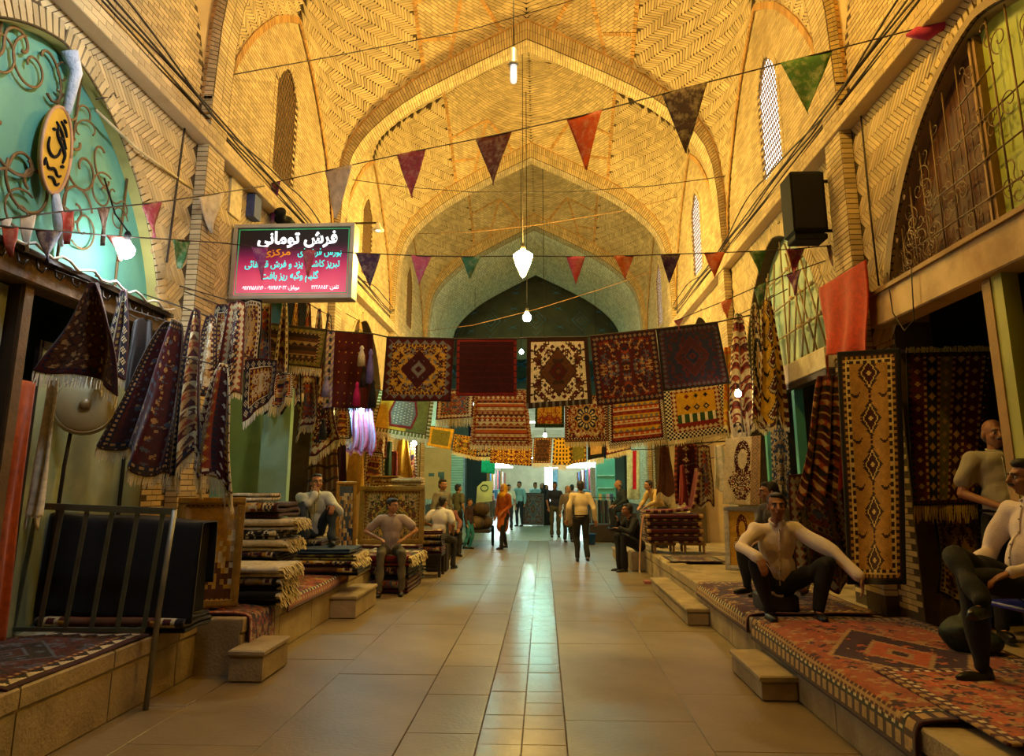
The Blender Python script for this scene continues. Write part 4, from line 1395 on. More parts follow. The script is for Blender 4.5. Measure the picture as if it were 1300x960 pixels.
def scroll_mesh(kind):
    """one wrought-iron scroll in the YZ plane, about 1 unit tall"""
    pts = []
    if kind == 0:      # S scroll
        for t in np.linspace(0, 1, 22):
            an = 4.6 * (1 - t); r = .05 + .2 * t; pts.append((0, .25 - r * math.cos(an) - .05, .3 + r * math.sin(an)))
        for p in list(pts)[::-1][1:]: pts.append((0, -p[1] + 2 * pts[21][1], -p[2] + 2 * pts[21][2] - .0))
    elif kind == 1:    # C scroll
        for t in np.linspace(0, 1, 34):
            an = 7.6 * t; r = .42 * (1 - .82 * t); pts.append((0, r * math.cos(an), r * math.sin(an)))
    else:              # long tendril
        for t in np.linspace(0, 1, 30):
            an = 6.5 * t * t; r = .5 * (1 - .85 * t); pts.append((0, -.4 + .9 * t * .3 + r * math.cos(an) * .7, r * math.sin(an) + .5 * (1 - t) - .4))
    b = MB(); b.tube(pts, .022, 5)
    return b.mesh('scroll')


SCR = [scroll_mesh(k) for k in range(3)]
for s_ in SCR: s_.materials.append(M_SCROLL)


def add_scrolls(root, X, spots):
    for k, (y, z, s, a, kd) in enumerate(spots):
        o = bpy.data.objects.new('scroll', SCR[kd]); COL.objects.link(o); o.parent = root
        o.matrix_parent_inverse = ROOTM[root.name].inverted()
        o.location = (X, y, z); o.scale = (s * .7, s, s); o.rotation_euler = (a, 0, 0)


# near left shop: painted lunette, scroll ironwork, oval sign, beam, door posts
t = thing('lunette_panel', 'turquoise green painted lunette with iron scrollwork over the near left shop', 'panel', (XL - .2, 5.05, SHOP_S))
MB().prism(lunette_poly(5.05), 0, XL - .14, XL - .10).obj('painted_board', mat('lunette_green', '#5f9f88', .6, .12, 1.2, dirt='#3f7f86', dirt_scale=.9, dirt_amt=.9), t)
sp = []
for (px, py, s, a, kd) in [(20, 90, .5, .4, 0), (15, 160, .55, 1.2, 2), (45, 235, .5, 2.8, 1), (18, 235, .45, 0, 0), (100, 140, .5, .6, 2), (110, 215, .45, 2.2, 1), (105, 165, .35, .2, 0), (140, 200, .4, .5, 2),
                           (135, 245, .35, 1.1, 1), (160, 245, .3, 2.6, 0), (100, 265, .4, .2, 1), (45, 85, .4, 2.0, 1), (60, 110, .45, 3.6, 2), (155, 280, .25, .3, 1), (110, 290, .35, 4.0, 1), (70, 265, .4, 5.0, 0),
                           (30, 270, .35, 1, 1), (85, 95, .3, 4.4, 1), (120, 175, .3, 5.2, 2), (5, 60, .4, 3, 1)]:
    p = at(px, py, X=XL - .03); sp.append((p[1], p[2], s * 1.35, a, kd))
add_scrolls(t, XL - .06, sp)
b = MB()
for y in (3.6, 4.5, 5.4, 6.2): b.tube([(XL - .07, y, SHOP_S), (XL - .07, y, (shop_top(y) or 3.3) - .02)], .012, 5)
b.obj('grille_bars', M_SCROLL, t)
# painted inner edge of that arch
V = []; half = lunette_poly(5.05)[1:-1]
m_ = MB()
for (a, b_) in zip(half, half[1:]):
    m_.add([(XL + .006, a[0], a[1] - .012), (XL + .006, b_[0], b_[1] - .012), (XL - .34, b_[0], b_[1] - .012), (XL - .34, a[0], a[1] - .012)], [(0, 1, 2, 3)])
for s in (-1, 1):
    y = 5.05 + s * (SHOP_HW - .012)
    m_.add([(XL + .006, y, .5), (XL + .006, y, SHOP_S), (XL - .34, y, SHOP_S), (XL - .34, y, .5)], [(0, 1, 2, 3)])
struct('trim_21', m_.mesh('arch_lining'), M_SOFF, label='ochre painted lining of the near left shop arch')

c = at(72, 190, X=XL - .0)
t = thing('oval_sign', 'oval yellow plaque with black calligraphy on the green lunette', 'sign', (c[0], c[1], c[2] - .36))
b = MB(); ov = [(c[1] + .17 * math.cos(a), c[2] + .37 * math.sin(a)) for a in np.linspace(0, 2 * PI, 29)[:-1]]
b.prism(ov, 0, c[0] - .03, c[0]); b.obj('plaque', mat('plaque_yellow', '#c99a2a', .5, .15, 6), t)
b = MB(); b.tube([(c[0], y, z) for y, z in ov + ov[:1]], .014, 6); b.obj('rim', mat('plaque_rim', '#b98a62', .5), t)
b = MB()
for st in [[(.0, .25), (.05, .22), (.09, .15)], [(-.05, .22), (.02, .17), (.1, .05)], [(-.02, .2), (-.03, .12), (.05, .05), (.1, -.02)], [(-.1, .06), (-.11, -.03), (-.05, -.09), (.02, -.05), (.04, .03)],
           [(.05, .08), (.1, .0), (.08, -.08)], [(.0, .1), (.05, .12)], [(-.1, -.14), (-.07, -.2), (.0, -.16), (.04, -.22), (.08, -.19)], [(-.06, -.26), (.0, -.24), (.03, -.3), (.07, -.26)], [(-.11, -.12), (-.12, -.19)],
           [(.03, .28), (.06, .26)], [(-.08, .14), (-.05, .15)], [(.06, -.12), (.1, -.1)]]:
    st = np.array(st)
    for _ in range(2): st = np.array([st[0]] + [q for a, b2 in zip(st, st[1:]) for q in (a * .75 + b2 * .25, a * .25 + b2 * .75)] + [st[-1]])
    b.tube([(c[0] + .006, c[1] + y, c[2] + z) for y, z in st], [.016 - .008 * abs(2 * k / (len(st) - 1) - 1) for k in range(len(st))], 5)
b.obj('lettering', M_BLACK, t)
b = MB(); p0 = at(88, 65, X=XL - .02)
b.tube([p0, (c[0], c[1] + .1, c[2] + .75), (c[0], c[1] + .05, c[2] + .36)], [.07, .05, .035], 8)
o = b.obj('upper_drape', mat('white_gauze', '#c9d0dc', .9, .15, 6, .6, 30), t); b = MB()
b.tube([(c[0], c[1] + .05, c[2] - .36), (c[0] + .02, c[1] + .12, c[2] - .6), (c[0], c[1] + .2, c[2] - .75)], [.03, .05, .015], 8)
o = b.obj('lower_drape', mat('white_gauze', '#c9d0dc', .9, .15, 6, .6, 30), t)

t = thing('shop_beam', 'weathered wooden beam with hooks across the near left shop front', 'beam', (XL - .02, 5.05, 3.1))
b = MB(); b.box((XL - .12, 3.28, 3.12), (XL + .1, 6.85, 3.38), None, .015); b.obj('beam', M_WOOD, t)
b = MB(); b.box((XL + .1, 3.3, 3.30), (XL + .17, 6.84, 3.34)); b.obj('rail', M_IRON, t)
for k in range(12):
    y = 4.5 + .2 * k
    b = MB(); b.tube([(XL + .14, y, 3.30), (XL + .16, y, 3.22), (XL + .2, y, 3.19), (XL + .22, y, 3.23)], .008, 5); b.obj('hook', M_IRON, t)
b = MB(); b.tube([(XL + .19, 4.4 + .1 * k, 3.36 + .03 * math.sin(k * 1.9)) for k in range(25)], .012, 5); b.obj('cord', mat('white_cord', '#d8d6c8', .6), t)
t = thing('door_post', 'dark wooden door post of the near left shop', 'post', (XL - .05, 5.0, .48))
MB().box((XL - .12, 4.93, .48), (XL + .03, 5.06, 3.12), None, .008).obj('post', M_DWOOD, t)
MB().box((XL + .03, 4.95, .48), (XL + .05, 5.04, 3.12)).obj('face_board', M_WOOD, t)
setp(MB().box((XL - .1, 3.3, .48), (XL - .06, 4.92, 3.1)).obj('shop_door', mat('pale_grey_door', '#9aa08e', .6, .12, 2, dirt='#6a6f5c', dirt_scale=1.5)), 'pale grey shop door left of the dark post, at the picture edge', 'door')
MB()
P = quadP((XL - .16, 5.09, 2.45), (XL - .16, 5.46, 2.45), (XL - .16, 5.46, .5), (XL - .16, 5.09, .5), 24, 40, .03, 3, 3)
rug('shop_curtain', 'rust red curtain inside the near left shop', 'curtain', weave(24, 40, (), 'org', 'plain', (), 3), P)
# pane with reflections
t = thing('glass_partition', 'dusty pale green glass pane of the near left shop', 'partition', (XL - .2, 6.2, .48))
MB().box((XL - .19, 5.5, .5), (XL - .175, 6.8, 2.75)).obj('pane', mat('dusty_glass', '#8f9a7a', .22, .15, 2.5, dirt='#b8b490', dirt_scale=5, dirt_amt=.4), t)
b = MB()
for y in (5.48, 6.8): b.box((XL - .2, y - .02, .48), (XL - .16, y + .02, 2.8))
b.box((XL - .2, 5.48, 2.74), (XL - .16, 6.82, 2.8)); b.obj('frame', M_IRON, t)
# pedestal fan
c = at(108, 515, X=XL + .05)
t = thing('pedestal_fan', 'round pale pedestal fan in front of the dusty pane', 'fan', (c[0] - .15, c[1], .48))
ax = (EYE - c) * [1, 1, 0]; ax = Vector(ax / np.linalg.norm(ax))
Mx = Matrix.Translation(Vector(c)) @ ax.to_track_quat('Z', 'Y').to_matrix().to_4x4()
b = MB(); b.lathe([(.02, .07), (.1, .065), (.2, .04), (.245, 0), (.25, -.01), (.2, -.05), (.1, -.07), (.02, -.075)], 24, M=Mx); b.obj('guard', mat('pale_fan_plastic', '#a9a27c', .35, .1, 3), t)
for r in (.08, .13, .18, .225):
    b = MB(); b.tube([Mx @ Vector((r * math.cos(a), r * math.sin(a), .075 - r * .24)) for a in np.linspace(0, 2 * PI, 25)], .005, 4); b.obj('guard_ring', mat('fan_wire', '#c3bd9a', .4), t)
b = MB(); b.lathe([(.045, .06), (.045, .085), (.01, .09)], 14, M=Mx); b.obj('hub', mat('fan_hub', '#7d6a40', .4), t)
b = MB(); b.tube([(c[0] - .1, c[1] + .02, c[2] - .1), (c[0] - .13, c[1] + .02, c[2] - .5), (c[0] - .15, c[1], .5)], .016, 8); b.obj('stem', M_IRON, t)
b = MB(); b.lathe([(.18, 0), (.17, .03), (.03, .05)], 18, (c[0] - .15, c[1], .48)); b.obj('base', mat('pale_fan_plastic', '#a9a27c', .35), t)

# fleece strip
def drop(name, lab, xt, yt, yb, wt, wb, Cc, X=None, Y=None, skew=0, slant=0, n=2.0, depth=.07, fr=(), pw=.7, seed=0, ang=0.0, cat='carpet', frm=None, group=None, lean=0.0):
    """rug gathered on a hook; sizes read off along sight lines at the hook's depth"""
    p = at(xt, yt, X=X, Y=Y); q = at(xt, yb, Y=p[1]); e = at(xt + 100, yb, Y=p[1])
    k = (e[0] - q[0]) / 100
    nv, nu = Cc.shape[:2]
    P = pleatP(p, wt * k, wb * k, p[2] - q[2], nu, nv, ang, n, depth, skew * k, slant, pw, seed, lean)
    wx = XL if p[0] < 0 else XR
    tp = P[0].mean(0)
    cord = [tp - [0, 0, .02], (wx, tp[1], tp[2] + .1 + .12 * abs(wx - tp[0]))] if abs(wx - tp[0]) < 1.3 else [tp - [0, 0, .02], tp + [0, 0, .25]]
    return rug(name, lab, cat, Cc, P, list(fr), group, frm=frm, cord=cord)


FLEECE = weave(10, 50, (), 'wht', 'plain', (), 9)
drop('fleece_strip', 'long cream woolly fleece strip hanging by the red curtain of the near left shop', 70, 480, 665, 14, 22, FLEECE, X=-3.75, n=1.5, depth=.05, seed=2, cat='fleece', skew=-6, pw=1)
BT = [(2, 'mar', 'mar', ''), (4, 'nav', 'tan', 'dot'), (2, 'drd', 'crm', 'bar')]
drop('hanging_carpet', 'dark brown tent-shaped rug with white fringe at the near left beam', 123, 358, 482, 5, 104, weave(48, 54, [(2, 'mar', 'mar', ''), (3, 'drd', 'nav', 'dot')], 'brn', 'lattice', ('dbr', 'tan'), 4),
     X=-3.42, n=1.0, depth=.10, slant=-.25, fr=[('bottom', .10)], pw=.85, seed=1, frm=M_FRW)
drop('hanging_carpet', 'small red and white floral rug behind the tent-shaped rug', 158, 366, 478, 4, 36, variety(7, 26, 40), X=-3.62, n=1.2, seed=3, fr=[('bottom', .08)], frm=M_FRW)
drop('hanging_bag', 'dark brown leather-like cloth piece hung by the near left pier', 183, 404, 492, 24, 38, weave(24, 30, (), 'dbr', 'plain', (), 5) * .5, X=-3.6, n=1.5, depth=.04, seed=5, cat='cloth')
drop('hanging_carpet', 'large wine red rug swung to the left on the near left pier', 218, 405, 585, 16, 78, weave(50, 80, [(3, 'dbr', 'tan', 'flower'), (4, 'nav', 'tan', 'dot')], 'drd', 'lattice', ('mar', 'slt', 'tan'), 7),
     X=-3.3, skew=-24, slant=-.28, n=1.6, depth=.12, fr=[('bottom', .10)], seed=8, pw=.6)
drop('hanging_carpet', 'red and tan rug with pale middle band hanging right of the wine red rug', 250, 392, 592, 8, 46, weave(36, 84, BT, 'rst', 'bands', ('rst', 'tan', 'drd', 'crm', 'brn', 'tan'), 8), X=-3.35, n=1.7, depth=.1, fr=[('bottom', .12)], seed=9, slant=.25)
drop('hanging_carpet', 'narrow red rug with white dashes between two larger hanging rugs', 266, 398, 500, 8, 34, weave(26, 50, BT, 'drd', 'all', ('crm', 'wht', 'tan'), 9), X=-3.4, n=1.4, seed=10)
drop('hanging_carpet', 'long yellow, white and red banded rug with wide cream fringe by the carpet stack', 285, 462, 612, 14, 66, weave(44, 80, [(3, 'drd', 'crm', 'zig'), (2, 'wht', 'drd', 'bar')], 'rst', 'columns', ('ylw', 'wht', 'rst', 'nav', 'drd', 'gold'), 3), X=-3.0, skew=-6, n=1.6, depth=.10, fr=[('bottom', .16)], seed=12, slant=-.2)
drop('hanging_carpet', 'tan floral runner hanging under the left end of the sign board', 300, 380, 505, 18, 30, variety(2, 24, 60), X=-3.25, n=1.3, seed=13, fr=[('bottom', .06)], frm=M_FRW)
drop('hanging_carpet', 'almost black rug hanging between the tan runner and the wall', 283, 385, 470, 14, 34, variety(4, 24, 40), X=-3.45, n=1.4, seed=14)
drop('hanging_carpet', 'brown rug with lozenge hanging behind the brown prayer rug', 318, 378, 470, 26, 36, variety(5, 26, 40), X=-3.6, n=1.2, seed=15)
drop('hanging_carpet', 'maroon rug hanging under the middle of the sign board', 338, 379, 500, 16, 26, variety(6, 20, 50), X=-3.7, n=1.2, seed=16)
drop('hanging_carpet', 'black rug corner with white fringe showing below the brown prayer rug', 333, 455, 518, 40, 34, variety(4, 30, 30), X=-3.3, n=.8, slant=.5, seed=17, fr=[('bottom', .09)], frm=M_FRW, pw=1)
names = ['rust cone-shaped rug hung by its middle under the sign board', 'brown figured cone-shaped rug under the right end of the sign board', 'dark cone-shaped rug right below the sign corner',
         'speckled cone-shaped rug against the lit brick wall', 'red cone-shaped rug, fifth along the left wall', 'yellow-green cone-shaped rug tip above the red tasselled textile']
for k, (x, y, w_) in enumerate([(362, 378, 26), (377, 374, 26), (393, 384, 24), (406, 391, 22), (418, 398, 22), (456, 405, 22)]):
    cc = [variety(8, 22, 50), variety(5, 22, 50), variety(6, 22, 50), variety(2, 22, 50), variety(0, 22, 50), weave(22, 40, (), 'olv', 'bands', ('olv', 'gold', 'tan'), 2)][k]
    drop('hanging_carpet', names[k], x, y, 520 if k < 5 else 470, 3, w_, cc, X=-3.62, n=1.3, depth=.06, seed=20 + k)
low = [(360, 472, 512, 20, 26, 3, 'tan bordered rug piece with white fringe below the brown prayer rug', -3.5), (393, 476, 540, 18, 26, 6, 'plain brown rug with a cream fringe tip hanging below the prayer rug', -3.5),
       (376, 470, 505, 12, 18, 0, 'small red rug between two brown ones below the prayer rug', -3.6), (412, 500, 570, 16, 40, 2, 'tan figured rug with thick slanting cream fringe by the mint door jamb', -3.4),
       (434, 515, 560, 14, 30, 8, 'rust diamond rug with cream fringe below the red tasselled textile', -3.35)]
for k, (x, y, yb, wt, wb, v, lb, X) in enumerate(low):
    drop('hanging_carpet', lb, x, y, yb, wt, wb, variety(v, 24, 36), X=X, n=1.2, slant=.35, seed=30 + k, fr=[('bottom', .13)])
setp(MB().box((XL - .05, 9.85, .48), (XL + .35, 9.97, 3.0), None, .01).obj('door_jamb', M_GREENP), 'mint green painted door jamb behind the seated man with hand on chin', 'post')
drop('hanging_carpet', 'brown and tan plaid flat-woven cloth behind the man with hand on chin', 411, 558, 648, 36, 44, weave(36, 50, (), 'brn', 'plain', (), 3, lambda C_, i, j, n: (C_.__setitem__((i % 7 < 3), col('tan') * .6), C_.__setitem__((j % 9 < 2), col('dbr')))), X=-3.6, n=1.6, depth=.05, seed=40, pw=1)
drop('hanging_carpet', 'plain dark red rug hanging straight beside the pink striped cloth', 433, 548, 630, 14, 18, weave(16, 40, (), 'mar', 'plain', (), 3), Y=12.0, n=1, seed=41, pw=1)
def pk(C_, i, j, inn):
    C_[(i % 9 < 2)] = col('lil'); C_[(i % 9 == 4)] = col('red'); C_[(i < 10) & ((i * 3 + j * 2) % 7 < 3)] = col('blu'); C_[(i < 10) & ((i * 2 + j) % 6 < 2)] = col('wht')
drop('striped_cloth', 'pink and lilac striped cloth lit by the cyan bulb', 457, 515, 572, 34, 46, weave(48, 40, (), 'pnk', 'plain', (), 3, pk), Y=12.5, n=3.5, depth=.07, seed=42, cat='textile', pw=1, fr=[('bottom', .06)], frm=mat('pink_fringe', '#b565a0', .9))
for k, (x, y, yb, wt, wb, cc, lb) in enumerate([(452, 575, 626, 18, 26, weave(20, 34, (), 'gold', 'plain', (), 2), 'mustard yellow cloth draped below the pink striped cloth'),
        (475, 573, 622, 22, 30, variety(8, 26, 34), 'orange kilim with white lozenges below the yellow hexagon kilim'), (484, 550, 583, 14, 16, variety(6, 16, 24), 'small dusky red bag with a pale label hanging left of the yellow textile'),
        (494, 560, 612, 7, 9, weave(10, 40, (), 'grn', 'plain', (), 2), 'narrow dark green cloth strip beside the yellow textile'), (501, 572, 612, 7, 9, weave(10, 30, (), 'rst', 'plain', (), 2), 'narrow rust cloth strip beside the yellow textile'),
        (512, 557, 606, 12, 26, weave(24, 40, (), 'ylw', 'plain', (), 2), 'bright yellow textile hanging by the left brick pier'), (524, 560, 612, 6, 14, variety(3, 12, 36), 'orange figured strip right of the bright yellow textile')]):
    drop('hanging_textile', lb, x, y, yb, wt, wb, cc, Y=13.15 + .1 * k, n=1.5, depth=.04, seed=50 + k, cat='textile', pw=1)

# ---- folded stacks on the left platform ----------------------------------------------------
def pile(specs, x, y, z, group, rot=0.0):
    for k, (lb, wx, dy, th, lay, cc, fr, dx, dr) in enumerate(specs):
        folded_rug('folded_carpet', lb, (x + dx, y, z), wx, dy, lay, th, cc, rot + dr, group, fr, 7 * k + len(lb))
        z += th + .004
    return z


def fv(k, nu=26, nv=60): return variety(k, nu, nv) * .9
CRM = lambda s=1: weave(26, 60, (), 'crm', 'bands', ('crm', 'wht', 'tan', 'crm', 'crm', 'brn'), s)
WHT = lambda s=1: weave(26, 60, (), 'wht', 'plain', (), s)
pile([('dark navy folded carpet, lowest in the tall left stack', .74, .62, .12, 3, fv(4), None, .0, .02), ('maroon folded carpet, second from the bottom of the tall left stack', .72, .6, .11, 3, fv(6), None, .02, -.03),
      ('navy folded carpet with white knots, third from the bottom of the tall left stack', .74, .6, .10, 3, fv(4) * .7, None, -.02, .03), ('dark red folded carpet in the middle of the tall left stack', .7, .6, .10, 3, fv(1), None, .01, -.02),
      ('cream and beige folded kilim in the middle of the tall left stack', .78, .62, .12, 3, CRM(2), 'sides', .02, .04), ('black and white folded kilim above the beige one in the tall left stack', .72, .58, .09, 3, weave(26, 60, (), 'blk', 'lattice', ('wht', 'crm'), 4), None, -.01, -.04),
      ('folded carpet with long cream fringe slanting off the tall left stack', .84, .6, .12, 3, CRM(5), 'sides', .05, .1), ('dark blue and red rolled-up carpet near the top of the tall left stack', .74, .55, .17, 3, fv(4), None, -.02, -.05),
      ('striped cream folded blanket on top of the tall left stack', .5, .4, .09, 2, CRM(7), None, -.08, .1)], -3.22, 8.1, .5, 'tall stack of folded carpets on the left platform')
pile([('black folded carpet under the white one at the platform edge', .82, .5, .14, 3, weave(26, 60, (), 'blk', 'plain', (), 3), 'sides', 0, .0), ('dark brown folded carpet in the low stack by the picture frame', .8, .5, .11, 3, fv(5) * .5, 'sides', .0, .02),
      ('white fluffy folded rug on top of the low stack by the picture frame', .84, .52, .11, 3, WHT(3), 'sides', .02, -.02)], -3.0, 7.35, .50, 'low stack of folded rugs at the left platform edge')
zc = pile([('rust striped folded kilim at the bottom of the flat pile', 1.2, .75, .10, 3, fv(8), None, .05, .03), ('black and gold folded kilim in the flat pile', 1.15, .72, .08, 3, fv(4), 'sides', .02, -.03),
      ('dark green folded kilim under the blue cloth of the flat pile', 1.1, .7, .07, 2, weave(26, 60, (), 'dbr', 'bands', ('dbr', 'olv', 'blk', 'brn'), 3), 'sides', .03, .02),
      ('blue folded cloth on top of the flat pile near the seated men', .95, .62, .06, 2, weave(26, 60, (), 'blu', 'plain', (), 3), None, .05, .0)], -3.05, 9.75, .50, 'flat pile of kilims between the seated men')
pile([('dark red folded carpet lying on the floor under the man in the pinkish shirt', .8, 1.2, .20, 3, fv(6), None, 0, 0), ('maroon folded carpet, second under the man in the pinkish shirt', .76, 1.15, .2, 3, fv(1), None, 0, .03),
      ('green and red patterned carpet the man in the pinkish shirt sits on', .8, 1.2, .16, 3, weave(26, 60, (), 'grn', 'bands', ('grn', 'red', 'crm', 'drd', 'nav'), 4), 'sides', .02, -.02)], -2.5, 11.95, .0, 'carpets under the man in the pinkish shirt')
pile([('plain folded carpet stacked at the back of the left platform', .9, .8, .14, 3, fv(6), None, 0, 0), ('dark red seat carpet under the man with hand on chin', .9, .8, .13, 3, fv(1), None, 0, .03), ('black folded carpet under the man with hand on chin', .85, .8, .12, 3, fv(4) * .6, None, 0, -.03)],
     -3.45, 10.35, .5, 'carpets under the man with hand on chin')

# rugs lying on the left platform and over its edge
def flat_rug(name, lab, path, wvec, Cc, fr=(), rough=.008, seed=0):
    nv, nu = Cc.shape[:2]
    return rug(name, lab, 'carpet', Cc, pathP(path, wvec, nu, nv, rough, seed), fr)


flat_rug('floor_rug', 'dark red and black patterned rug lying on the near left platform', [(-4.3, 5.0, .505), (-3.6, 5.0, .505), (-3.16, 5.0, .505), (-3.09, 5.0, .49)], (0, 1.5, 0), weave(70, 60, [(3, 'mar', 'mar', ''), (5, 'blk', 'crm', 'zig'), (3, 'drd', 'tan', 'dot')], 'drd', 'medallion', ('blk', 'slt', 'mar', 'drd'), 5))
flat_rug('floor_rug', 'rust red rug draped over the left platform edge beside the stone block', [(-3.9, 6.95, .505), (-3.2, 6.95, .505), (-2.68, 6.95, .505), (-2.655, 6.95, .42), (-2.65, 6.95, .12)], (0, .62, 0), weave(40, 70, [(2, 'drd', 'drd', ''), (4, 'rst', 'crm', 'flower')], 'rst', 'all', ('drd', 'tan', 'nav'), 6))
flat_rug('floor_rug', 'striped rust and yellow kilim lying flat by the picture frame', [(-3.75, 7.0, .522), (-3.2, 7.0, .522), (-2.95, 7.0, .522)], (0, .5, 0), weave(30, 40, (), 'rst', 'bands', ('rst', 'ylw', 'dbr', 'org', 'blk'), 2), rough=.003)
flat_rug('floor_rug', 'long red rug along the left platform edge in front of the flat pile', [(-3.8, 8.75, .505), (-3.2, 8.75, .505), (-2.68, 8.75, .505), (-2.655, 8.75, .44), (-2.65, 8.75, .36)], (0, 2.3, 0), weave(80, 50, [(2, 'drd', 'drd', ''), (4, 'rst', 'tan', 'dot'), (2, 'nav', 'crm', 'bar')], 'rst', 'all', ('drd', 'mar', 'tan'), 8))
# stone steps
def step(lab, x0, x1, y0, y1, z):
    t = thing('stone_step', lab, 'step', ((x0 + x1) / 2, (y0 + y1) / 2, 0))
    MB().box((x0, y0, 0), (x1, y1, z - .05), None, .015).obj('block', M_KERB, t)
    MB().box((x0 - .015, y0 - .015, z - .05), (x1 + .015, y1 + .015, z), None, .012).obj('tread', M_KERB, t)
step('stone step block at the left platform edge below the man in the pinkish shirt', -2.69, -2.36, 9.25, 10.35, .28)
step('dark stone step block at the left platform edge nearest to us', -2.69, -2.4, 6.35, 6.95, .26)
step('stone step at the right platform edge nearest to us', 1.68, 1.95, 6.0, 6.9, .19)
step('long stone step at the right platform edge below the leaning floral frame', 1.70, 1.95, 9.0, 11.9, .2)
step('stone step block beside the man in black on the right', 1.55, 1.95, 15.2, 16.2, .3)
step('small stone step beyond the man in black on the right', 1.6, 2.25, 16.6, 17.3, .22)
step('small stone step by the stool on the left', -2.93, -2.5, 15.8, 16.6, .25)

# ---- frames ------------------------------------------------------------------------------
def framed(name, lab, c0, wd, ht, ang, leanback, Cc, m, fw=.06, cat='picture', z=None):
    """framed woven picture leaning back: c0 bottom centre, ang heading of its normal in plan"""
    t = thing(name, lab, cat, c0, ang)
    R_ = Matrix.Rotation(-leanback, 4, 'X')
    def pt(x, z_, y=0): return R_ @ Vector((x, y, z_))
    nv, nu = Cc.shape[:2]
    P = quadP(pt(-wd / 2 + fw * .8, ht - fw * .8), pt(wd / 2 - fw * .8, ht - fw * .8), pt(wd / 2 - fw * .8, fw * .8), pt(-wd / 2 + fw * .8, fw * .8), nu, nv, 0, 0)
    link('canvas', cloth_mesh('canvas', Cc, P), WEAVE, t, False)
    for (a, b_, v) in (((-wd / 2, 0), (wd / 2, fw), 0), ((-wd / 2, ht - fw), (wd / 2, ht), 0), ((-wd / 2, fw), (-wd / 2 + fw, ht - fw), 1), ((wd / 2 - fw, fw), (wd / 2, ht - fw), 1)):
        q = MB(); q.box((a[0], -.025, a[1]), (b_[0], .015, b_[1]), R_, .006)
        if v: q.box((a[0] + fw * .3, -.035, a[1]), (b_[0] - fw * .3, -.02, b_[1]), R_)
        else: q.box((a[0], -.035, a[1] + fw * .3), (b_[0], -.02, b_[1] - fw * .3), R_)
        q.obj('frame_rail', m, t, False)
    q = MB(); q.box((-wd / 2 + .01, .012, .01), (wd / 2 - .01, .022, ht - .01), R_); q.obj('back_board', M_DWOOD, t, False)
    return t


PIC = lambda s, nu=40, nv=50, f='tan', g=('gold', 'brn', 'crm'): weave(nu, nv, [(2, 'gold', 'brn', 'bar')], f, 'picture', g, s)
framed('framed_tapestry', 'gilt framed woven picture leaning beside the black cloth at the near left', (-3.14, 6.74, .53), .60, 1.0, .30, .10, PIC(3), M_GILT, .07)
framed('framed_tapestry', 'narrow gilt framed picture leaning behind the seated men', (-3.08, 11.3, .50), .32, 1.2, .5, .12, PIC(5, 24, 50, 'slt', ('crm', 'blu', 'tan')), M_GILT, .05)
framed('framed_carpet', 'large carpet in a broad gilt frame behind the man in the pinkish shirt', (-2.68, 12.75, .62), 1.15, 1.0, .05, .05, weave(70, 56, [(2, 'gold', 'gold', ''), (4, 'brn', 'gold', 'flower'), (2, 'olv', 'tan', 'bar')], 'brn', 'medallion', ('olv', 'gold', 'dbr', 'tan'), 6), M_GILT, .09)
framed('framed_tapestry', 'small gilt framed piece standing on the large framed carpet', (-2.85, 12.85, 1.64), .5, .16, .05, .0, PIC(6, 30, 10), M_GILT, .03)
folded_rug('folded_carpet', 'cream and brown folded rug lying on top of the large framed carpet', (-2.45, 13.0, 1.63), .55, .3, 3, .14, CRM(9), 0, None, None, 3)
pile([('grey-brown folded carpet under the large framed carpet', 1.1, .5, .21, 4, fv(5), None, 0, 0), ('rust folded carpet supporting the large framed carpet', 1.05, .5, .2, 4, fv(8), None, 0, 0), ('dark folded carpet directly under the large framed carpet', 1.05, .5, .19, 4, fv(6), None, 0, 0)], -2.72, 12.95, 0, 'carpets under the large frame')
# stool with rugs
t = thing('wooden_stool', 'dark wooden stool carrying folded rugs by the man in white', 'stool', (-2.15, 13.55, 0))
MB().box((-2.42, 13.3, .36), (-1.86, 13.85, .41), None, .01).obj('seat', M_DWOOD, t)
for x in (-2.38, -1.9):
    for y in (13.34, 13.8): MB().box((x - .025, y - .025, 0), (x + .025, y + .025, .36)).obj('leg', M_DWOOD, t)
for a, b_ in (((-2.38, 13.34), (-1.9, 13.34)), ((-2.38, 13.8), (-1.9, 13.8))): MB().bar((a[0], a[1], .14), (b_[0], b_[1], .14), .03).obj('stretcher', M_DWOOD, t)
pile([('dark folded rug, lowest on the wooden stool', .56, .5, .12, 3, fv(6), None, 0, 0), ('black folded rug, second on the wooden stool', .54, .5, .11, 3, fv(4) * .6, None, 0, 0.04), ('brown folded rug, third on the wooden stool', .56, .48, .1, 3, fv(5) * .7, None, 0, -.04),
      ('tan folded rug on top of the wooden stool', .52, .44, .07, 2, fv(2), None, 0, .1)], -2.14, 13.57, .412, 'rugs stacked on the wooden stool')

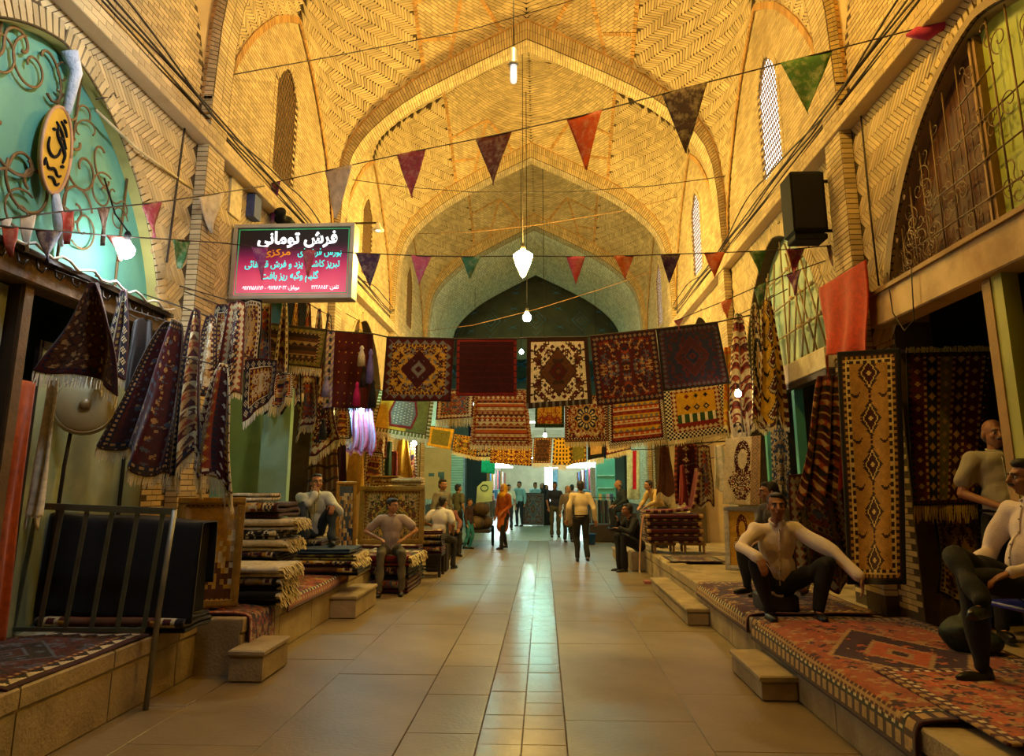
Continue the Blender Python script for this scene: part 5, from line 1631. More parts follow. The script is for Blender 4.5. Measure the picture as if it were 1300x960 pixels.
# ---- railing and black cloth, near left ----------------------------------------------------
M_RAIL = mat('grey_green_rail', '#5a6152', .5, .2, 8, metal=.3)
t = thing('metal_railing', 'grey green metal railing at the near left corner', 'railing', (-3.5, 5.6, .48))
za, zb = 1.50, 1.44
MB().bar((-4.5, 5.6, za), (-2.9, 5.6, zb), .035, .05).obj('top_rail', M_RAIL, t)
MB().bar((-4.5, 5.6, .56), (-3.05, 5.6, .56), .03).obj('bottom_rail', M_RAIL, t)
for k in range(8):
    x = -4.42 + k * .205; MB().bar((x - .07, 5.6, .57), (x, 5.6, za - .05 * k / 8), .035, .012).obj('baluster', M_RAIL, t)
MB().tube([(-2.98, 5.6, .0), (-2.95, 5.6, .7), (-2.9, 5.6, 1.45)], .022, 8).obj('post', mat('bare_steel_post', '#7d7d74', .4, .2, 8, metal=.6), t)
BK = weave(60, 40, (), 'blk', 'plain', (), 2) * .3
P = pathP([(-3.43, 6.12, .9), (-3.43, 6.12, 1.39), (-3.43, 6.11, 1.41), (-3.43, 5.86, 1.41), (-3.43, 5.85, 1.39), (-3.43, 5.82, 1.0), (-3.43, 5.80, .64)], (1.30, 0, 0), 60, 40, .015, 4)
P[:, :, 2] -= (P[:, :, 0] + 4.2) * .04
rug('black_cloth', 'large black cloth draped over the goods behind the near left railing', 'cloth', BK, P)
pile([('red and rust folded carpet under the black cloth behind the railing', 1.2, .42, .12, 3, fv(8), None, 0, 0)], -3.43, 6.0, .5, None)
b = MB(); b.box((-4.05, 5.9, .63), (-2.83, 6.08, 1.33), None, .01)
setp(b.obj('goods_crate', M_BLACK), 'dark crate hidden under the black cloth near the railing', 'crate')

# ------------------------------------------------------------------ sign board with Persian lettering
FORMS = {'ا': (0xFE8D, 0xFE8E, 0, 0), 'ب': (0xFE8F, 0xFE90, 0xFE91, 0xFE92), 'ت': (0xFE95, 0xFE96, 0xFE97, 0xFE98), 'د': (0xFEA9, 0xFEAA, 0, 0), 'ر': (0xFEAD, 0xFEAE, 0, 0), 'ز': (0xFEAF, 0xFEB0, 0, 0),
         'س': (0xFEB1, 0xFEB2, 0xFEB3, 0xFEB4), 'ش': (0xFEB5, 0xFEB6, 0xFEB7, 0xFEB8), 'ف': (0xFED1, 0xFED2, 0xFED3, 0xFED4), 'ق': (0xFED5, 0xFED6, 0xFED7, 0xFED8), 'ک': (0xFB8E, 0xFB8F, 0xFB90, 0xFB91),
         'گ': (0xFB92, 0xFB93, 0xFB94, 0xFB95), 'ل': (0xFEDD, 0xFEDE, 0xFEDF, 0xFEE0), 'م': (0xFEE1, 0xFEE2, 0xFEE3, 0xFEE4), 'ن': (0xFEE5, 0xFEE6, 0xFEE7, 0xFEE8), 'ه': (0xFEE9, 0xFEEA, 0xFEEB, 0xFEEC),
         'و': (0xFEED, 0xFEEE, 0, 0), 'ی': (0xFBFC, 0xFBFD, 0xFBFE, 0xFBFF), 'ئ': (0xFE89, 0xFE8A, 0xFE8B, 0xFE8C)}


def shape_fa(s):
    """joined letter forms in visual order"""
    out = []
    for k, ch in enumerate(s):
        if ch not in FORMS: out.append(ch); continue
        prev = k > 0 and s[k - 1] in FORMS and FORMS[s[k - 1]][2] != 0
        nxt = k + 1 < len(s) and s[k + 1] in FORMS and FORMS[ch][2] != 0
        f = FORMS[ch]
        out.append(chr(f[3] if prev and nxt else f[1] if prev else f[2] if nxt else f[0]))
    r = ''.join(reversed(out))
    import re
    return re.sub(r'[۰-۹]+', lambda m: m.group(0)[::-1], r)


def text_part(name, s, x0, x1, y, z, size, m, parent, bold=.0):
    """flat lettering facing the viewer's side of the street, fitted between x0 and x1"""
    cu = bpy.data.curves.new('t', 'FONT'); cu.body = shape_fa(s); cu.size = size; cu.extrude = .003; cu.offset = bold; cu.resolution_u = 2
    tmp = bpy.data.objects.new('t', cu); COL.objects.link(tmp)
    bpy.context.view_layer.update()
    me = bpy.data.meshes.new_from_object(tmp.evaluated_get(bpy.context.evaluated_depsgraph_get()))
    bpy.data.objects.remove(tmp); bpy.data.curves.remove(cu)
    n = len(me.vertices); co = np.empty(n * 3, np.float32); me.vertices.foreach_get('co', co); co = co.reshape(-1, 3)
    w_ = co[:, 0].max() - co[:, 0].min()
    k = (x1 - x0) / w_
    V = np.stack([x0 + (co[:, 0] - co[:, 0].min()) * k, y - co[:, 2] - .002, z + co[:, 1]], -1)
    me.vertices.foreach_set('co', V.astype(np.float32).ravel()); me.update(); me.name = name
    me.materials.clear()
    return link(name, me, m, parent)


YS = 8.35
tl = at(297, 286, Y=YS); br_ = at(447, 377, Y=YS)
sx0, sx1, sz0, sz1 = XL + .03, br_[0], br_[2] - .02, tl[2]
W_, H_ = sx1 - sx0, sz1 - sz0
t = thing('shop_sign', 'black and pink illuminated shop sign with white and cyan Persian lettering', 'sign', ((sx0 + sx1) / 2, YS, sz0))
MB().box((sx0, YS, sz0), (sx1, YS + .2, sz1), None, .01).obj('light_box', mat('sign_alu', '#b9b29c', .35, .1, 6, metal=.3), t)
fw = .05
for a, b_ in (((sx0, sz0), (sx1, sz0 + fw)), ((sx0, sz1 - fw), (sx1, sz1)), ((sx0, sz0 + fw), (sx0 + fw, sz1 - fw)), ((sx1 - fw, sz0 + fw), (sx1, sz1 - fw))):
    MB().box((a[0], YS - .035, a[1]), (b_[0], YS + .01, b_[1]), None, .006).obj('frame_rail', mat('sign_alu', '#b9b29c', .35), t)
m = bpy.data.materials.new('sign_face'); m.use_nodes = True; N = m.node_tree.nodes; L_ = m.node_tree.links; bs_ = N['Principled BSDF']
tc = N.new('ShaderNodeTexCoord'); sp_ = N.new('ShaderNodeSeparateXYZ'); L_.new(tc.outputs['Generated'], sp_.inputs[0])
ra = N.new('ShaderNodeValToRGB'); L_.new(sp_.outputs['Z'], ra.inputs[0])
e = ra.color_ramp.elements; e[0].position = 0.0; e[0].color = c4('#e0607a'); e[1].position = 1.0; e[1].color = c4('#0c0a0a')
for p_, c_ in ((.22, '#e0506e'), (.45, '#b52a58'), (.60, '#6a1440'), (.72, '#2a0a1a'), (.8, '#140a0c')):
    x_ = e.new(p_); x_.color = c4(c_)
L_.new(ra.outputs[0], bs_.inputs['Base Color']); L_.new(ra.outputs[0], bs_.inputs['Emission Color']); bs_.inputs['Emission Strength'].default_value = .55
FACE = MB().box((sx0 + fw, YS - .012, sz0 + fw), (sx1 - fw, YS, sz1 - fw)).obj('face', m, t)
M_SGR = mat('sign_green', '#3aa060', .5, emit=.4, emit_col=lin('#3aa060')); M_SW = mat('sign_white', '#f2f4f4', .5, .02, emit=1.0, emit_col=lin('#f2f8fa'))
M_SC = mat('sign_cyan', '#4fe6dc', .5, .02, emit=.9, emit_col=lin('#48e8e0')); M_SO = mat('sign_orange', '#d98a10', .5, .02, emit=.6, emit_col=lin('#d98a10'))
g0 = fw + .015
b = MB()
for a, b_ in (((sx0 + g0, sz0 + g0), (sx1 - g0, sz0 + g0 + .012)), ((sx0 + g0, sz1 - g0 - .012), (sx1 - g0, sz1 - g0)), ((sx0 + g0, sz0 + g0), (sx0 + g0 + .012, sz1 - g0)), ((sx1 - g0 - .012, sz0 + g0), (sx1 - g0, sz1 - g0))):
    b.box((a[0], YS - .016, a[1]), (b_[0], YS - .011, b_[1]))
b.obj('green_outline', M_SGR, t)
fx = lambda u: sx0 + W_ * u
fz = lambda v: sz0 + H_ * v
yt = YS - .014
text_part('lettering', 'فرش تومانی', fx(.20), fx(.86), yt, fz(.735), .22, M_SW, FACE, .008)
text_part('lettering', 'بورس فرشهای', fx(.54), fx(.90), yt, fz(.575), .12, M_SC, FACE, .002)
text_part('lettering', 'مرکزی', fx(.25), fx(.48), yt, fz(.58), .12, M_SO, FACE, .002)
text_part('lettering', 'تبریز کاشان یزد و فرش قشقائی', fx(.11), fx(.89), yt, fz(.42), .12, M_SC, FACE, .002)
text_part('lettering', 'گلیم وگبه ریز بافت', fx(.25), fx(.72), yt, fz(.265), .12, M_SC, FACE, .002)
text_part('lettering', 'تلفن: ۲۲۲۸۸۵۲', fx(.67), fx(.89), yt, fz(.125), .07, M_SW, FACE)
text_part('lettering', 'موبایل: ۰۹۱۷۱۱۸۳۰۲۲ - ۰۹۱۷۷۱۵۸۸۷۶', fx(.10), fx(.57), yt, fz(.125), .07, M_SW, FACE)
for z in (sz1 - .1, sz0 + .12): MB().bar((XL - .02, YS + .1, z), (sx0 + .02, YS + .1, z), .04).obj('bracket', M_IRON, t)

# ------------------------------------------------------------------ right-hand shop fronts
t = thing('lunette_panel', 'brown and lime green boarded lunette with wrought-iron grille over the near right shop', 'panel', (XR + .2, 5.05, SHOP_S + .25))
for k in range(9):
    ya, yb_ = 5.30 + k * .172, 5.30 + k * .172 + .166
    yb_ = min(yb_, 6.83)
    za_, zb_ = shop_top(ya) or 3.4, shop_top(yb_) or 3.4
    MB().prism([(ya, 3.3), (ya, max(3.32, za_)), (yb_, max(3.32, zb_)), (yb_, 3.3)], 0, XR + .10, XR + .13).obj('plank', mat('brown_plank', '#5a3418', .7, .25, 4), t)
poly = [(3.26, 3.3)] + [(y, shop_top(y)) for y in np.linspace(3.3, 5.24, 24)] + [(5.24, 3.3)]
MB().prism(poly, 0, XR + .10, XR + .13).obj('lime_board', M_LIME, t)
MB().box((XR + .04, 5.2, 3.3), (XR + .10, 5.29, 5.14)).obj('mullion', M_LWOOD, t)
sp = []
rr_ = random.Random(4)
for k in range(110):
    y = rr_.uniform(3.7, 6.7); zt = (shop_top(y) or 3.4) - .1
    z = rr_.uniform(3.5, max(3.55, zt)); sp.append((y, z, rr_.uniform(.18, .3), rr_.uniform(0, 6.28), rr_.choice([0, 1, 1])))
add_scrolls(t, XR + .03, sp)
for k in range(14):
    y = 3.7 + .22 * k
    MB().tube([(XR + .03, y, 3.3), (XR + .03, y, (shop_top(y) or 3.4) - .02)], .009, 4).obj('grille_bar', M_SCROLL, t)
for k in range(5):
    y0_, y1_ = 3.6 + .35 * k, 6.7 - .05 * k
    z0_, z1_ = 3.5 + .32 * k, 3.48 + .3 * k
    y0_ = max(y0_, 5.05 - 1.7 * (1 - k * .18)); y1_ = min(y1_, 5.05 + 1.7 * (1 - k * .18))
    MB().tube([(XR + .03, y0_, z0_), (XR + .03, y1_, z1_)], .009, 4).obj('grille_bar', M_SCROLL, t)
m_ = MB(); half = lunette_poly(5.05)[1:-1]
for (a, b_) in zip(half, half[1:]):
    m_.add([(XR - .006, a[0], a[1] - .012), (XR - .006, b_[0], b_[1] - .012), (XR + .34, b_[0], b_[1] - .012), (XR + .34, a[0], a[1] - .012)], [(0, 1, 2, 3)])
    m_.add([(XR - .035, a[0], a[1]), (XR - .035, b_[0], b_[1]), (XR - .035, b_[0] + (b_[0] - 5.05) * .06, b_[1] + .07), (XR - .035, a[0] + (a[0] - 5.05) * .06, a[1] + .07)], [(0, 1, 2, 3)])
struct('trim_22', m_.mesh('arch_lining'), mat('greyish_arch_render', '#8f7a58', .8, .15, 3), label='rendered lining of the near right shop arch')
t = thing('fascia_board', 'stained cream fascia board across the near right shop front', 'board', (XR, 5.1, 3.15))
MB().box((XR - .14, 3.25, 3.16), (XR + .1, 7.02, 3.47), None, .012).obj('board', mat('cream_fascia', '#c7a878', .7, .12, 2.5, dirt='#8a6a40', dirt_scale=2, dirt_amt=.7), t)
MB().box((XR - .17, 3.25, 3.46), (XR + .1, 7.04, 3.50)).obj('moulding', M_LWOOD, t)
b = MB(); b.tube([(XR - .16, 6.55, 3.6), (XR - .17, 6.5, 3.2), (XR - .16, 6.35, 3.0), (XR - .17, 6.15, 3.05), (XR - .17, 6.1, 3.5)], .006, 5); b.obj('wire', M_CABLE, t)
t = thing('shop_post', 'pale wooden post with lime green side at the near right shop', 'post', (XR, 5.2, .41))
MB().box((XR - .08, 5.22, .41), (XR + .06, 5.32, 3.16), None, .008).obj('post', M_LWOOD, t)
MB().box((XR - .07, 5.10, .41), (XR + .05, 5.22, 3.16)).obj('painted_side', mat('lime_post', '#9fa04a', .6, .15, 3), t)
setp(MB().box((XR + .02, 3.3, .41), (XR + .06, 4.95, 3.15)).obj('shop_door', M_LIME), 'lime green shop door leaf at the right picture edge', 'door')
setp(MB().box((XR + .9, 5.4, 2.55), (XR + 1.0, 6.7, 3.0)).obj('shelf_board', mat('lime_shelf', '#8f9438', .6)), 'lime green board above the striped carpet inside the near right shop', 'board')

def wall_quad(name, lab, P4, Cc, fr=(), seed=0, ripple=.03, frm=None, cat='carpet', waves=1.5):
    nv, nu = Cc.shape[:2]
    return rug(name, lab, cat, Cc, quadP(*P4, nu, nv, ripple, seed, waves), list(fr), frm=frm)


a_, b_ = at(1063, 447, Y=6.95), at(1143, 442, Y=6.55); c_, d_ = at(1150, 742, Y=6.55), at(1078, 742, Y=6.95)
bch = [(3, 'blk', 'blk', ''), (3, 'dbr', 'tan', 'dot'), (1, 'crm', 'crm', ''), (2, 'dbr', 'crm', 'bar')]
wall_quad('hanging_carpet', 'cream gabbeh rug with a chain of dark diamonds and small birds at the right pier', (a_, b_, c_, d_), weave(46, 150, bch, 'tan', 'chain', ('dbr', 'mar', 'crm'), 4) * [1.15, 1.0, .5], seed=3, ripple=.05)
a_, b_ = at(1150, 448, Y=6.78), at(1262, 446, Y=6.70); c_, d_ = at(1240, 640, Y=6.70), at(1160, 642, Y=6.78)
wall_quad('hanging_carpet', 'dark red carpet with lengthwise stripes and fringes inside the near right shop', (a_, b_, c_, d_), weave(56, 96, [(3, 'blk', 'drd', 'dot')], 'drd', 'columns', ('drd', 'tan', 'nav', 'tan', 'olv', 'tan', 'mar', 'tan'), 6), [('top', .12), ('bottom', .16)], 5, .03, M_FRY)
# pole that carries it
setp(MB().tube([(XR + .02, 6.80, at(1150, 446, Y=6.78)[2]), (XR + 1.1, 6.72, at(1262, 444, Y=6.7)[2])], .018, 8).obj('hanging_pole', M_DWOOD), 'dark pole carrying the striped carpet in the near right shop', 'pole')
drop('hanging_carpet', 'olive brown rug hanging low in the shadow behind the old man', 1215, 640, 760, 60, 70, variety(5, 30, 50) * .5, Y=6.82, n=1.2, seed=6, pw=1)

# orange cloth
a_, b_ = at(1040, 366, X=XR - .27), at(1099, 330, X=XR - .27); c_, d_ = at(1101, 446, X=XR - .27), at(1046, 452, X=XR - .27)
P = quadP(a_, b_, c_, d_, 30, 44, .05, 7, 2.2); P[-8:, :6, 2] -= np.linspace(0, .28, 8)[:, None] * np.linspace(1, .1, 6)[None, :]
rug('orange_cloth', 'bright orange red cloth hung on the right wall below the bunting', 'cloth', weave(30, 44, (), '#b8320e', 'plain', (), 3), P)
# red striped saddlebag rug
drop('hanging_carpet', 'dark red striped rug bundle hanging diagonally by the cream diamond rug', 1052, 475, 640, 30, 50, weave(36, 90, (), 'mar', 'bands', ('mar', 'drd', 'rst', 'blk', 'drd', 'tan'), 4), Y=7.5, skew=-34, n=2.0, depth=.1, seed=8, pw=.8)
drop('hanging_carpet', 'red cloth strip behind the dark red striped bundle', 1052, 480, 618, 20, 26, weave(16, 60, (), '#b03018', 'plain', (), 3), Y=7.75, n=1, seed=9, pw=1)
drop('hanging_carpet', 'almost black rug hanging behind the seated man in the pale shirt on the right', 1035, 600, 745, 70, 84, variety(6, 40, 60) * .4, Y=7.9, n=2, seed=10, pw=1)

# second right shop
t = thing('lunette_panel', 'pale green lunette with straight crossing bars over the second right shop', 'panel', (XR + .1, 10.1, SHOP_S))
MB().prism(lunette_poly(10.1), 0, XR + .16, XR + .2).obj('painted_board', mat('pale_green_board', '#a8b890', .6, .15, 2, dirt='#6fa79c', dirt_scale=1.0, dirt_amt=.8), t)
for k, (y0_, z0_, y1_, z1_) in enumerate([(8.5, 3.3, 9.0, 4.4), (8.7, 3.25, 9.4, 4.75), (9.0, 3.25, 9.9, 5.05), (9.3, 3.25, 9.9, 4.9), (9.6, 3.25, 9.15, 4.55), (9.2, 3.25, 8.8, 4.1), (9.9, 3.25, 9.4, 4.8), (10.1, 3.25, 9.7, 5.0), (8.6, 3.75, 11.6, 3.75),
                                          (8.8, 4.2, 11.4, 4.2), (9.2, 4.65, 11.0, 4.65), (10.1, 3.25, 10.1, 5.15), (10.4, 3.25, 10.8, 4.8), (10.8, 3.25, 10.4, 4.9), (11.2, 3.25, 11.2, 4.4), (10.6, 3.25, 11.4, 4.1), (11.5, 3.25, 10.7, 4.85)]):
    MB().tube([(XR + .1, y0_, z0_), (XR + .1, y1_, z1_)], .014, 5).obj('bar', mat('tan_bar', '#8d7444', .5, .2, 9), t)
for k, (y, z) in enumerate([(8.75, 3.75), (9.15, 3.75), (9.55, 3.75), (9.0, 4.2), (9.4, 4.2), (9.75, 4.2), (9.5, 4.65), (9.85, 4.65)]):
    MB().ell((XR + .08, y, z), .035, seg=8, rings=6).obj('boss', mat('cream_boss', '#c9b890', .5), t)
t = thing('fascia_board', 'peeling white fascia board across the second right shop front', 'board', (XR, 10.1, 2.95))
MB().box((XR - .1, 8.32, 2.98), (XR + .1, 11.9, 3.24), None, .012).obj('board', mat('white_fascia', '#d0c6a8', .7, .1, 3, dirt='#7d6238', dirt_scale=3, dirt_amt=.8), t)
MB().box((XR - .1, 8.32, 2.9), (XR + .05, 11.9, 2.97)).obj('lower_moulding', M_DWOOD, t)
for k, (y, X_) in enumerate([(9.7, XR), (11.0, XR)]):
    setp(MB().box((X_ - .02, y - .05, .41), (X_ + .1, y + .05, 2.96), None, .008).obj('door_post', M_TEAL), ['turquoise door post behind the man in profile on the right', 'turquoise door post beside the floral carpet on the right'][k], 'post')
kil = [(936, 398, 548, 8, 34, weave(24, 70, [(2, 'nav', 'crm', 'bar')], 'red', 'bands', ('red', 'crm', 'drd', 'rst', 'crm'), 3), 'red kilim with white squares hanging highest on the right wall', 3.05),
       (958, 384, 540, 6, 32, weave(24, 70, [(2, 'blk', 'crm', 'check')], 'drd', 'medallion', ('nav', 'crm', 'tan', 'rst'), 4), 'dark kilim with chequered edge in the middle of the right wall kilims', 3.1),
       (973, 378, 535, 8, 36, weave(26, 70, [(2, 'drd', 'crm', 'bar')], 'ylw', 'chain', ('blk', 'drd', 'crm'), 5), 'yellow and red kilim with black stepped diamonds beside the white fascia', 3.1),
       (923, 440, 545, 8, 20, weave(16, 50, (), 'ylw', 'bands', ('ylw', 'org', 'gold'), 6), 'plain yellow strip left of the red kilim on the right wall', 3.2)]
for k, (x, y, yb, wt, wb, cc, lb, X_) in enumerate(kil):
    drop('hanging_carpet', lb, x, y, yb, wt, wb, cc, X=X_, n=1.5, depth=.08, seed=60 + k, fr=[('bottom', .07)])
drop('sheepskin', 'white and dark sheepskin hanging under the kilims on the right', 938, 520, 565, 26, 22, weave(20, 30, (), 'wht', 'plain', (), 4, lambda C_, i, j, n: C_.__setitem__((i > 6) & (i < 13) & (j < 20), col('nav'))), X=3.0, n=1.5, seed=70, cat='sheepskin', slant=.3)
a_, b_ = at(921, 557, Y=10.9), at(966, 553, Y=10.7); c_, d_ = at(965, 642, Y=10.7), at(917, 640, Y=10.9)
wall_quad('hanging_carpet', 'cream carpet with a dark flower wreath and patterned side border on the right', (a_, b_, c_, d_), weave(50, 84, (), 'crm', 'vase', ('mar', 'drd', 'rst'), 5, lambda C_, i, j, n: (C_.__setitem__((i > 36), col('tan')), C_.__setitem__((i > 37) & (i < 48) & ((np.abs(i - 42) + np.abs(j % 12 - 6)) % 4 == 0), col('slt')))), seed=11, ripple=.02)
drop('hanging_carpet', 'grey blue patterned runner hanging in the second right doorway', 988, 540, 660, 22, 26, weave(20, 60, [(2, 'slt', 'crm', 'bar')], 'slt', 'all', ('crm', 'tan', 'blu'), 3), X=XR + .12, n=1, depth=.03, seed=12, pw=1)
drop('hanging_cloth', 'plain white cloth hanging left of the flower wreath carpet', 913, 565, 622, 12, 20, weave(14, 30, (), 'wht', 'plain', (), 3), Y=11.6, n=1.5, depth=.04, seed=13, cat='cloth', pw=1)
setp(MB().box((XR - .5, 11.0, .41), (XR - .02, 11.5, 1.45), None, .01).obj('white_cabinet', mat('cabinet_white', '#b0a684', .6, .1)), 'pale cabinet under the flower wreath carpet', 'cabinet')
framed('framed_tapestry', 'floral picture in a silver frame leaning on the right platform', (2.86, 10.75, .43), .5, .92, -.35, .22, weave(36, 60, [(2, 'crm', 'tan', 'dot')], 'gold', 'vase', ('drd', 'brn', 'ivory'), 6), M_SILV, .07)
lw = [(843, 566, 628, 12, 24, weave(18, 40, (), 'brn', 'plain', (), 3), 'plain brown rug with cream fringe hanging above the red carpets', 13.6, .14), (870, 562, 636, 28, 34, weave(28, 60, [(3, 'drd', 'rst', 'bar')], 'mar', 'chain', ('drd', 'crm', 'rst'), 4), 'dark red rug with a chain of white outlined diamonds on the right', 14.0, .05),
      (893, 565, 640, 16, 22, variety(6, 18, 50) * .7, 'dark narrow rug right of the white diamond rug', 13.6, .05), (866, 590, 640, 6, 12, weave(10, 40, (), 'red', 'plain', (), 3), 'bright red strip hanging in front of the white diamond rug', 13.8, 0)]
for k, (x, y, yb, wt, wb, cc, lb, Y_, fr) in enumerate(lw):
    drop('hanging_carpet', lb, x, y, yb, wt, wb, cc, Y=Y_, n=1.2, depth=.05, seed=75 + k, pw=1, fr=[('bottom', fr)] if fr else ())
setp(MB().tube([at(838, 566, Y=13.6), at(905, 560, Y=13.8) + [.3, 0, 0]], .015, 6).obj('hanging_pole', M_DWOOD), 'pole with rugs above the red carpet stack on the right', 'pole')

# red carpet stack on stools
for k, (x, y) in enumerate(((2.0, 13.6), (2.55, 13.6))):
    t = thing('low_stool', ['low wooden stool under the street end of the red carpet stack', 'low wooden stool under the wall end of the red carpet stack'][k], 'stool', (x + .2, y + .2, .41))
    MB().box((x, y, .55), (x + .42, y + .42, .59)).obj('seat', M_LWOOD, t)
    for dx in (.02, .36):
        for dy in (.02, .36): MB().box((x + dx, y + dy, .41), (x + dx + .04, y + dy + .04, .55)).obj('leg', M_LWOOD, t)
RD = lambda s, f='mar': weave(30, 60, [(2, 'drd', 'tan', 'bar')], f, 'plain', (), s)
pile([('maroon folded carpet, lowest of the red stack on the right', 1.0, .7, .13, 3, RD(1), None, 0, 0), ('dark red folded carpet, second of the red stack on the right', 1.02, .72, .13, 3, RD(2, 'drd'), None, 0, .02),
      ('maroon folded carpet, third of the red stack on the right', 1.0, .7, .13, 3, RD(3), None, 0, -.02), ('red folded carpet on top of the red stack on the right', 1.04, .72, .12, 3, RD(4, 'drd'), None, 0, .01)], 2.38, 13.82, .592, 'red carpet stack on stools')
P = pathP([(1.86, 13.85, 1.15), (2.3, 13.85, 1.16), (2.72, 13.85, 1.18), (2.80, 13.85, 1.3), (2.93, 13.85, 1.95)], (0, .6, 0), 30, 60, .004, 2)
rug('upright_carpet', 'stiff red carpet lying on the red stack and bent upright against the wall side', 'carpet', RD(7, 'red'), P, th=.05)
P = pathP([(1.98, 13.6, 1.14), (1.86, 13.6, 1.12), (1.80, 13.6, .9), (1.76, 13.6, .45), (1.74, 13.6, .12)], (0, .16, 0), 8, 40, .0, 2)
rug('hanging_runner', 'narrow rust red runner hanging off the street end of the red stack', 'carpet', weave(8, 40, [(1, 'tan', 'tan', '')], 'rst', 'plain', (), 3), P, [('bottom', .06)])

# rugs on the right platform
flat_rug('floor_rug', 'dark red rug with patterned border on the right platform edge by the leaning frame', [(3.2, 8.4, .435), (2.6, 8.4, .435), (2.0, 8.4, .435), (1.935, 8.4, .40), (1.93, 8.4, .27)], (0, 2.3, 0), weave(86, 56, [(2, 'drd', 'drd', ''), (4, 'tan', 'drd', 'dot'), (2, 'blk', 'crm', 'bar')], 'drd', 'all', ('mar', 'tan', 'nav'), 5))
flat_rug('floor_rug', 'large orange red rug with dark medallion at the near right platform edge', [(3.38, 5.6, .44), (2.7, 5.6, .44), (2.0, 5.6, .44), (1.93, 5.6, .41), (1.92, 5.6, .24)], (0, 3.0, 0), weave(100, 66, [(2, 'mar', 'mar', ''), (4, 'tan', 'mar', 'bar'), (2, 'blk', 'crm', 'dot'), (3, 'drd', 'tan', 'diam')], '#9a4a14', 'medallion', ('mar', 'tan', 'org', '#9a4a14'), 9))
flat_rug('floor_rug', 'second patterned rug overlapping the large orange red rug under the blue chair', [(3.36, 4.4, .462), (2.8, 4.4, .462), (2.15, 4.4, .462)], (0, 1.4, 0), weave(50, 50, [(2, 'tan', 'drd', 'bar'), (3, 'drd', 'crm', 'dot')], '#9a4a14', 'all', ('mar', 'tan', 'org'), 10), rough=.004)
flat_rug('floor_rug', 'cream fringed rug end lying on the right platform beyond the leaning frame', [(2.9, 12.4, .43), (2.4, 12.4, .43), (2.02, 12.4, .43)], (0, .9, 0), variety(7, 30, 30), [('bottom', .1)], rough=.004)

# ------------------------------------------------------------------ people
def fuse(mb, voxel, smooth=4, wob=0.0, seed=0):
    """merge overlapping closed shapes into one continuous skin"""
    me = bpy.data.meshes.new('tmp'); me.from_pydata(mb.V, [], mb.F); me.update()
    o = bpy.data.objects.new('tmp', me); COL.objects.link(o)
    r = o.modifiers.new('r', 'REMESH'); r.mode = 'VOXEL'; r.voxel_size = voxel; r.use_smooth_shade = True
    if smooth:
        s = o.modifiers.new('s', 'SMOOTH'); s.factor = .5; s.iterations = smooth
    dg = bpy.context.evaluated_depsgraph_get(); dg.update()
    out = bpy.data.meshes.new_from_object(o.evaluated_get(dg))
    bpy.data.objects.remove(o); bpy.data.meshes.remove(me)
    n = len(out.vertices); co = np.empty(n * 3, np.float32); out.vertices.foreach_get('co', co); co = co.reshape(-1, 3)
    if wob and n:
        no = np.empty(n * 3, np.float32); out.vertices.foreach_get('normal', no); no = no.reshape(-1, 3)
        rg = np.random.RandomState(seed); f = np.zeros(n)
        for fr in (18, 27, 41):
            k = rg.normal(0, 1, 3); k *= fr / np.linalg.norm(k); f += np.sin(co @ k + rg.uniform(0, 6))
        co = co + no * (f * wob)[:, None]
        out.vertices.foreach_set('co', co.astype(np.float32).ravel()); out.update()
    return out


SKIN = {'a': mat('skin_olive', '#a8754f', .55, .08, 6), 'b': mat('skin_tan', '#8f5f40', .55, .08, 6)}
M_HAIR = mat('black_hair', '#120d0a', .5, .3, 40, .4, 150)
M_GHAIR = mat('grey_hair', '#8a857a', .6, .3, 40, .4, 150)
M_EYE = mat('eye_white', '#cfc6b6', .3, .02); M_PUP = mat('pupil', '#140c08', .2, .02); M_LIP = mat('lips', '#7a4438', .5, .05); M_SHOE = mat('black_shoe', '#14110e', .35, .1, 8)
V3 = Vector


def stand(h=1.0):
    J = dict(hip=(0, 0, .93), chest=(0, 0, 1.26), neck=(0, .0, 1.45), head=(0, -.015, 1.60),
             shL=(.185, 0, 1.40), shR=(-.185, 0, 1.40), elL=(.25, .03, 1.12), elR=(-.25, .03, 1.12), wrL=(.26, -.05, .87), wrR=(-.26, -.05, .87),
             hiL=(.095, 0, .90), hiR=(-.095, 0, .90), knL=(.105, -.02, .49), knR=(-.105, -.02, .49), anL=(.11, .02, .08), anR=(-.11, .02, .08))
    return J


def sit(hz=.45, kf=.43, kz=None, spread=.17, foot=.0, lean=-.02):
    kz = hz + .03 if kz is None else kz
    J = dict(hip=(0, 0, hz + .10), chest=(0, lean, hz + .43), neck=(0, lean * 1.6 - .01, hz + .62), head=(0, lean * 2 - .03, hz + .77),
             shL=(.185, lean * 1.5, hz + .57), shR=(-.185, lean * 1.5, hz + .57), elL=(.28, -.12, hz + .33), elR=(-.28, -.12, hz + .33), wrL=(.16, -.34, hz + .2), wrR=(-.16, -.34, hz + .2),
             hiL=(.095, 0, hz + .09), hiR=(-.095, 0, hz + .09), knL=(spread, -kf, kz + .06), knR=(-spread, -kf, kz + .06), anL=(spread * .9, -kf + .02, foot + .08), anR=(-spread * .9, -kf + .02, foot + .08))
    return J


def frame_m(zdir, xdir):
    z = V3(zdir).normalized(); x = V3(xdir); x = (x - z * x.dot(z)).normalized(); y = z.cross(x)
    return Matrix((x, y, z)).transposed()


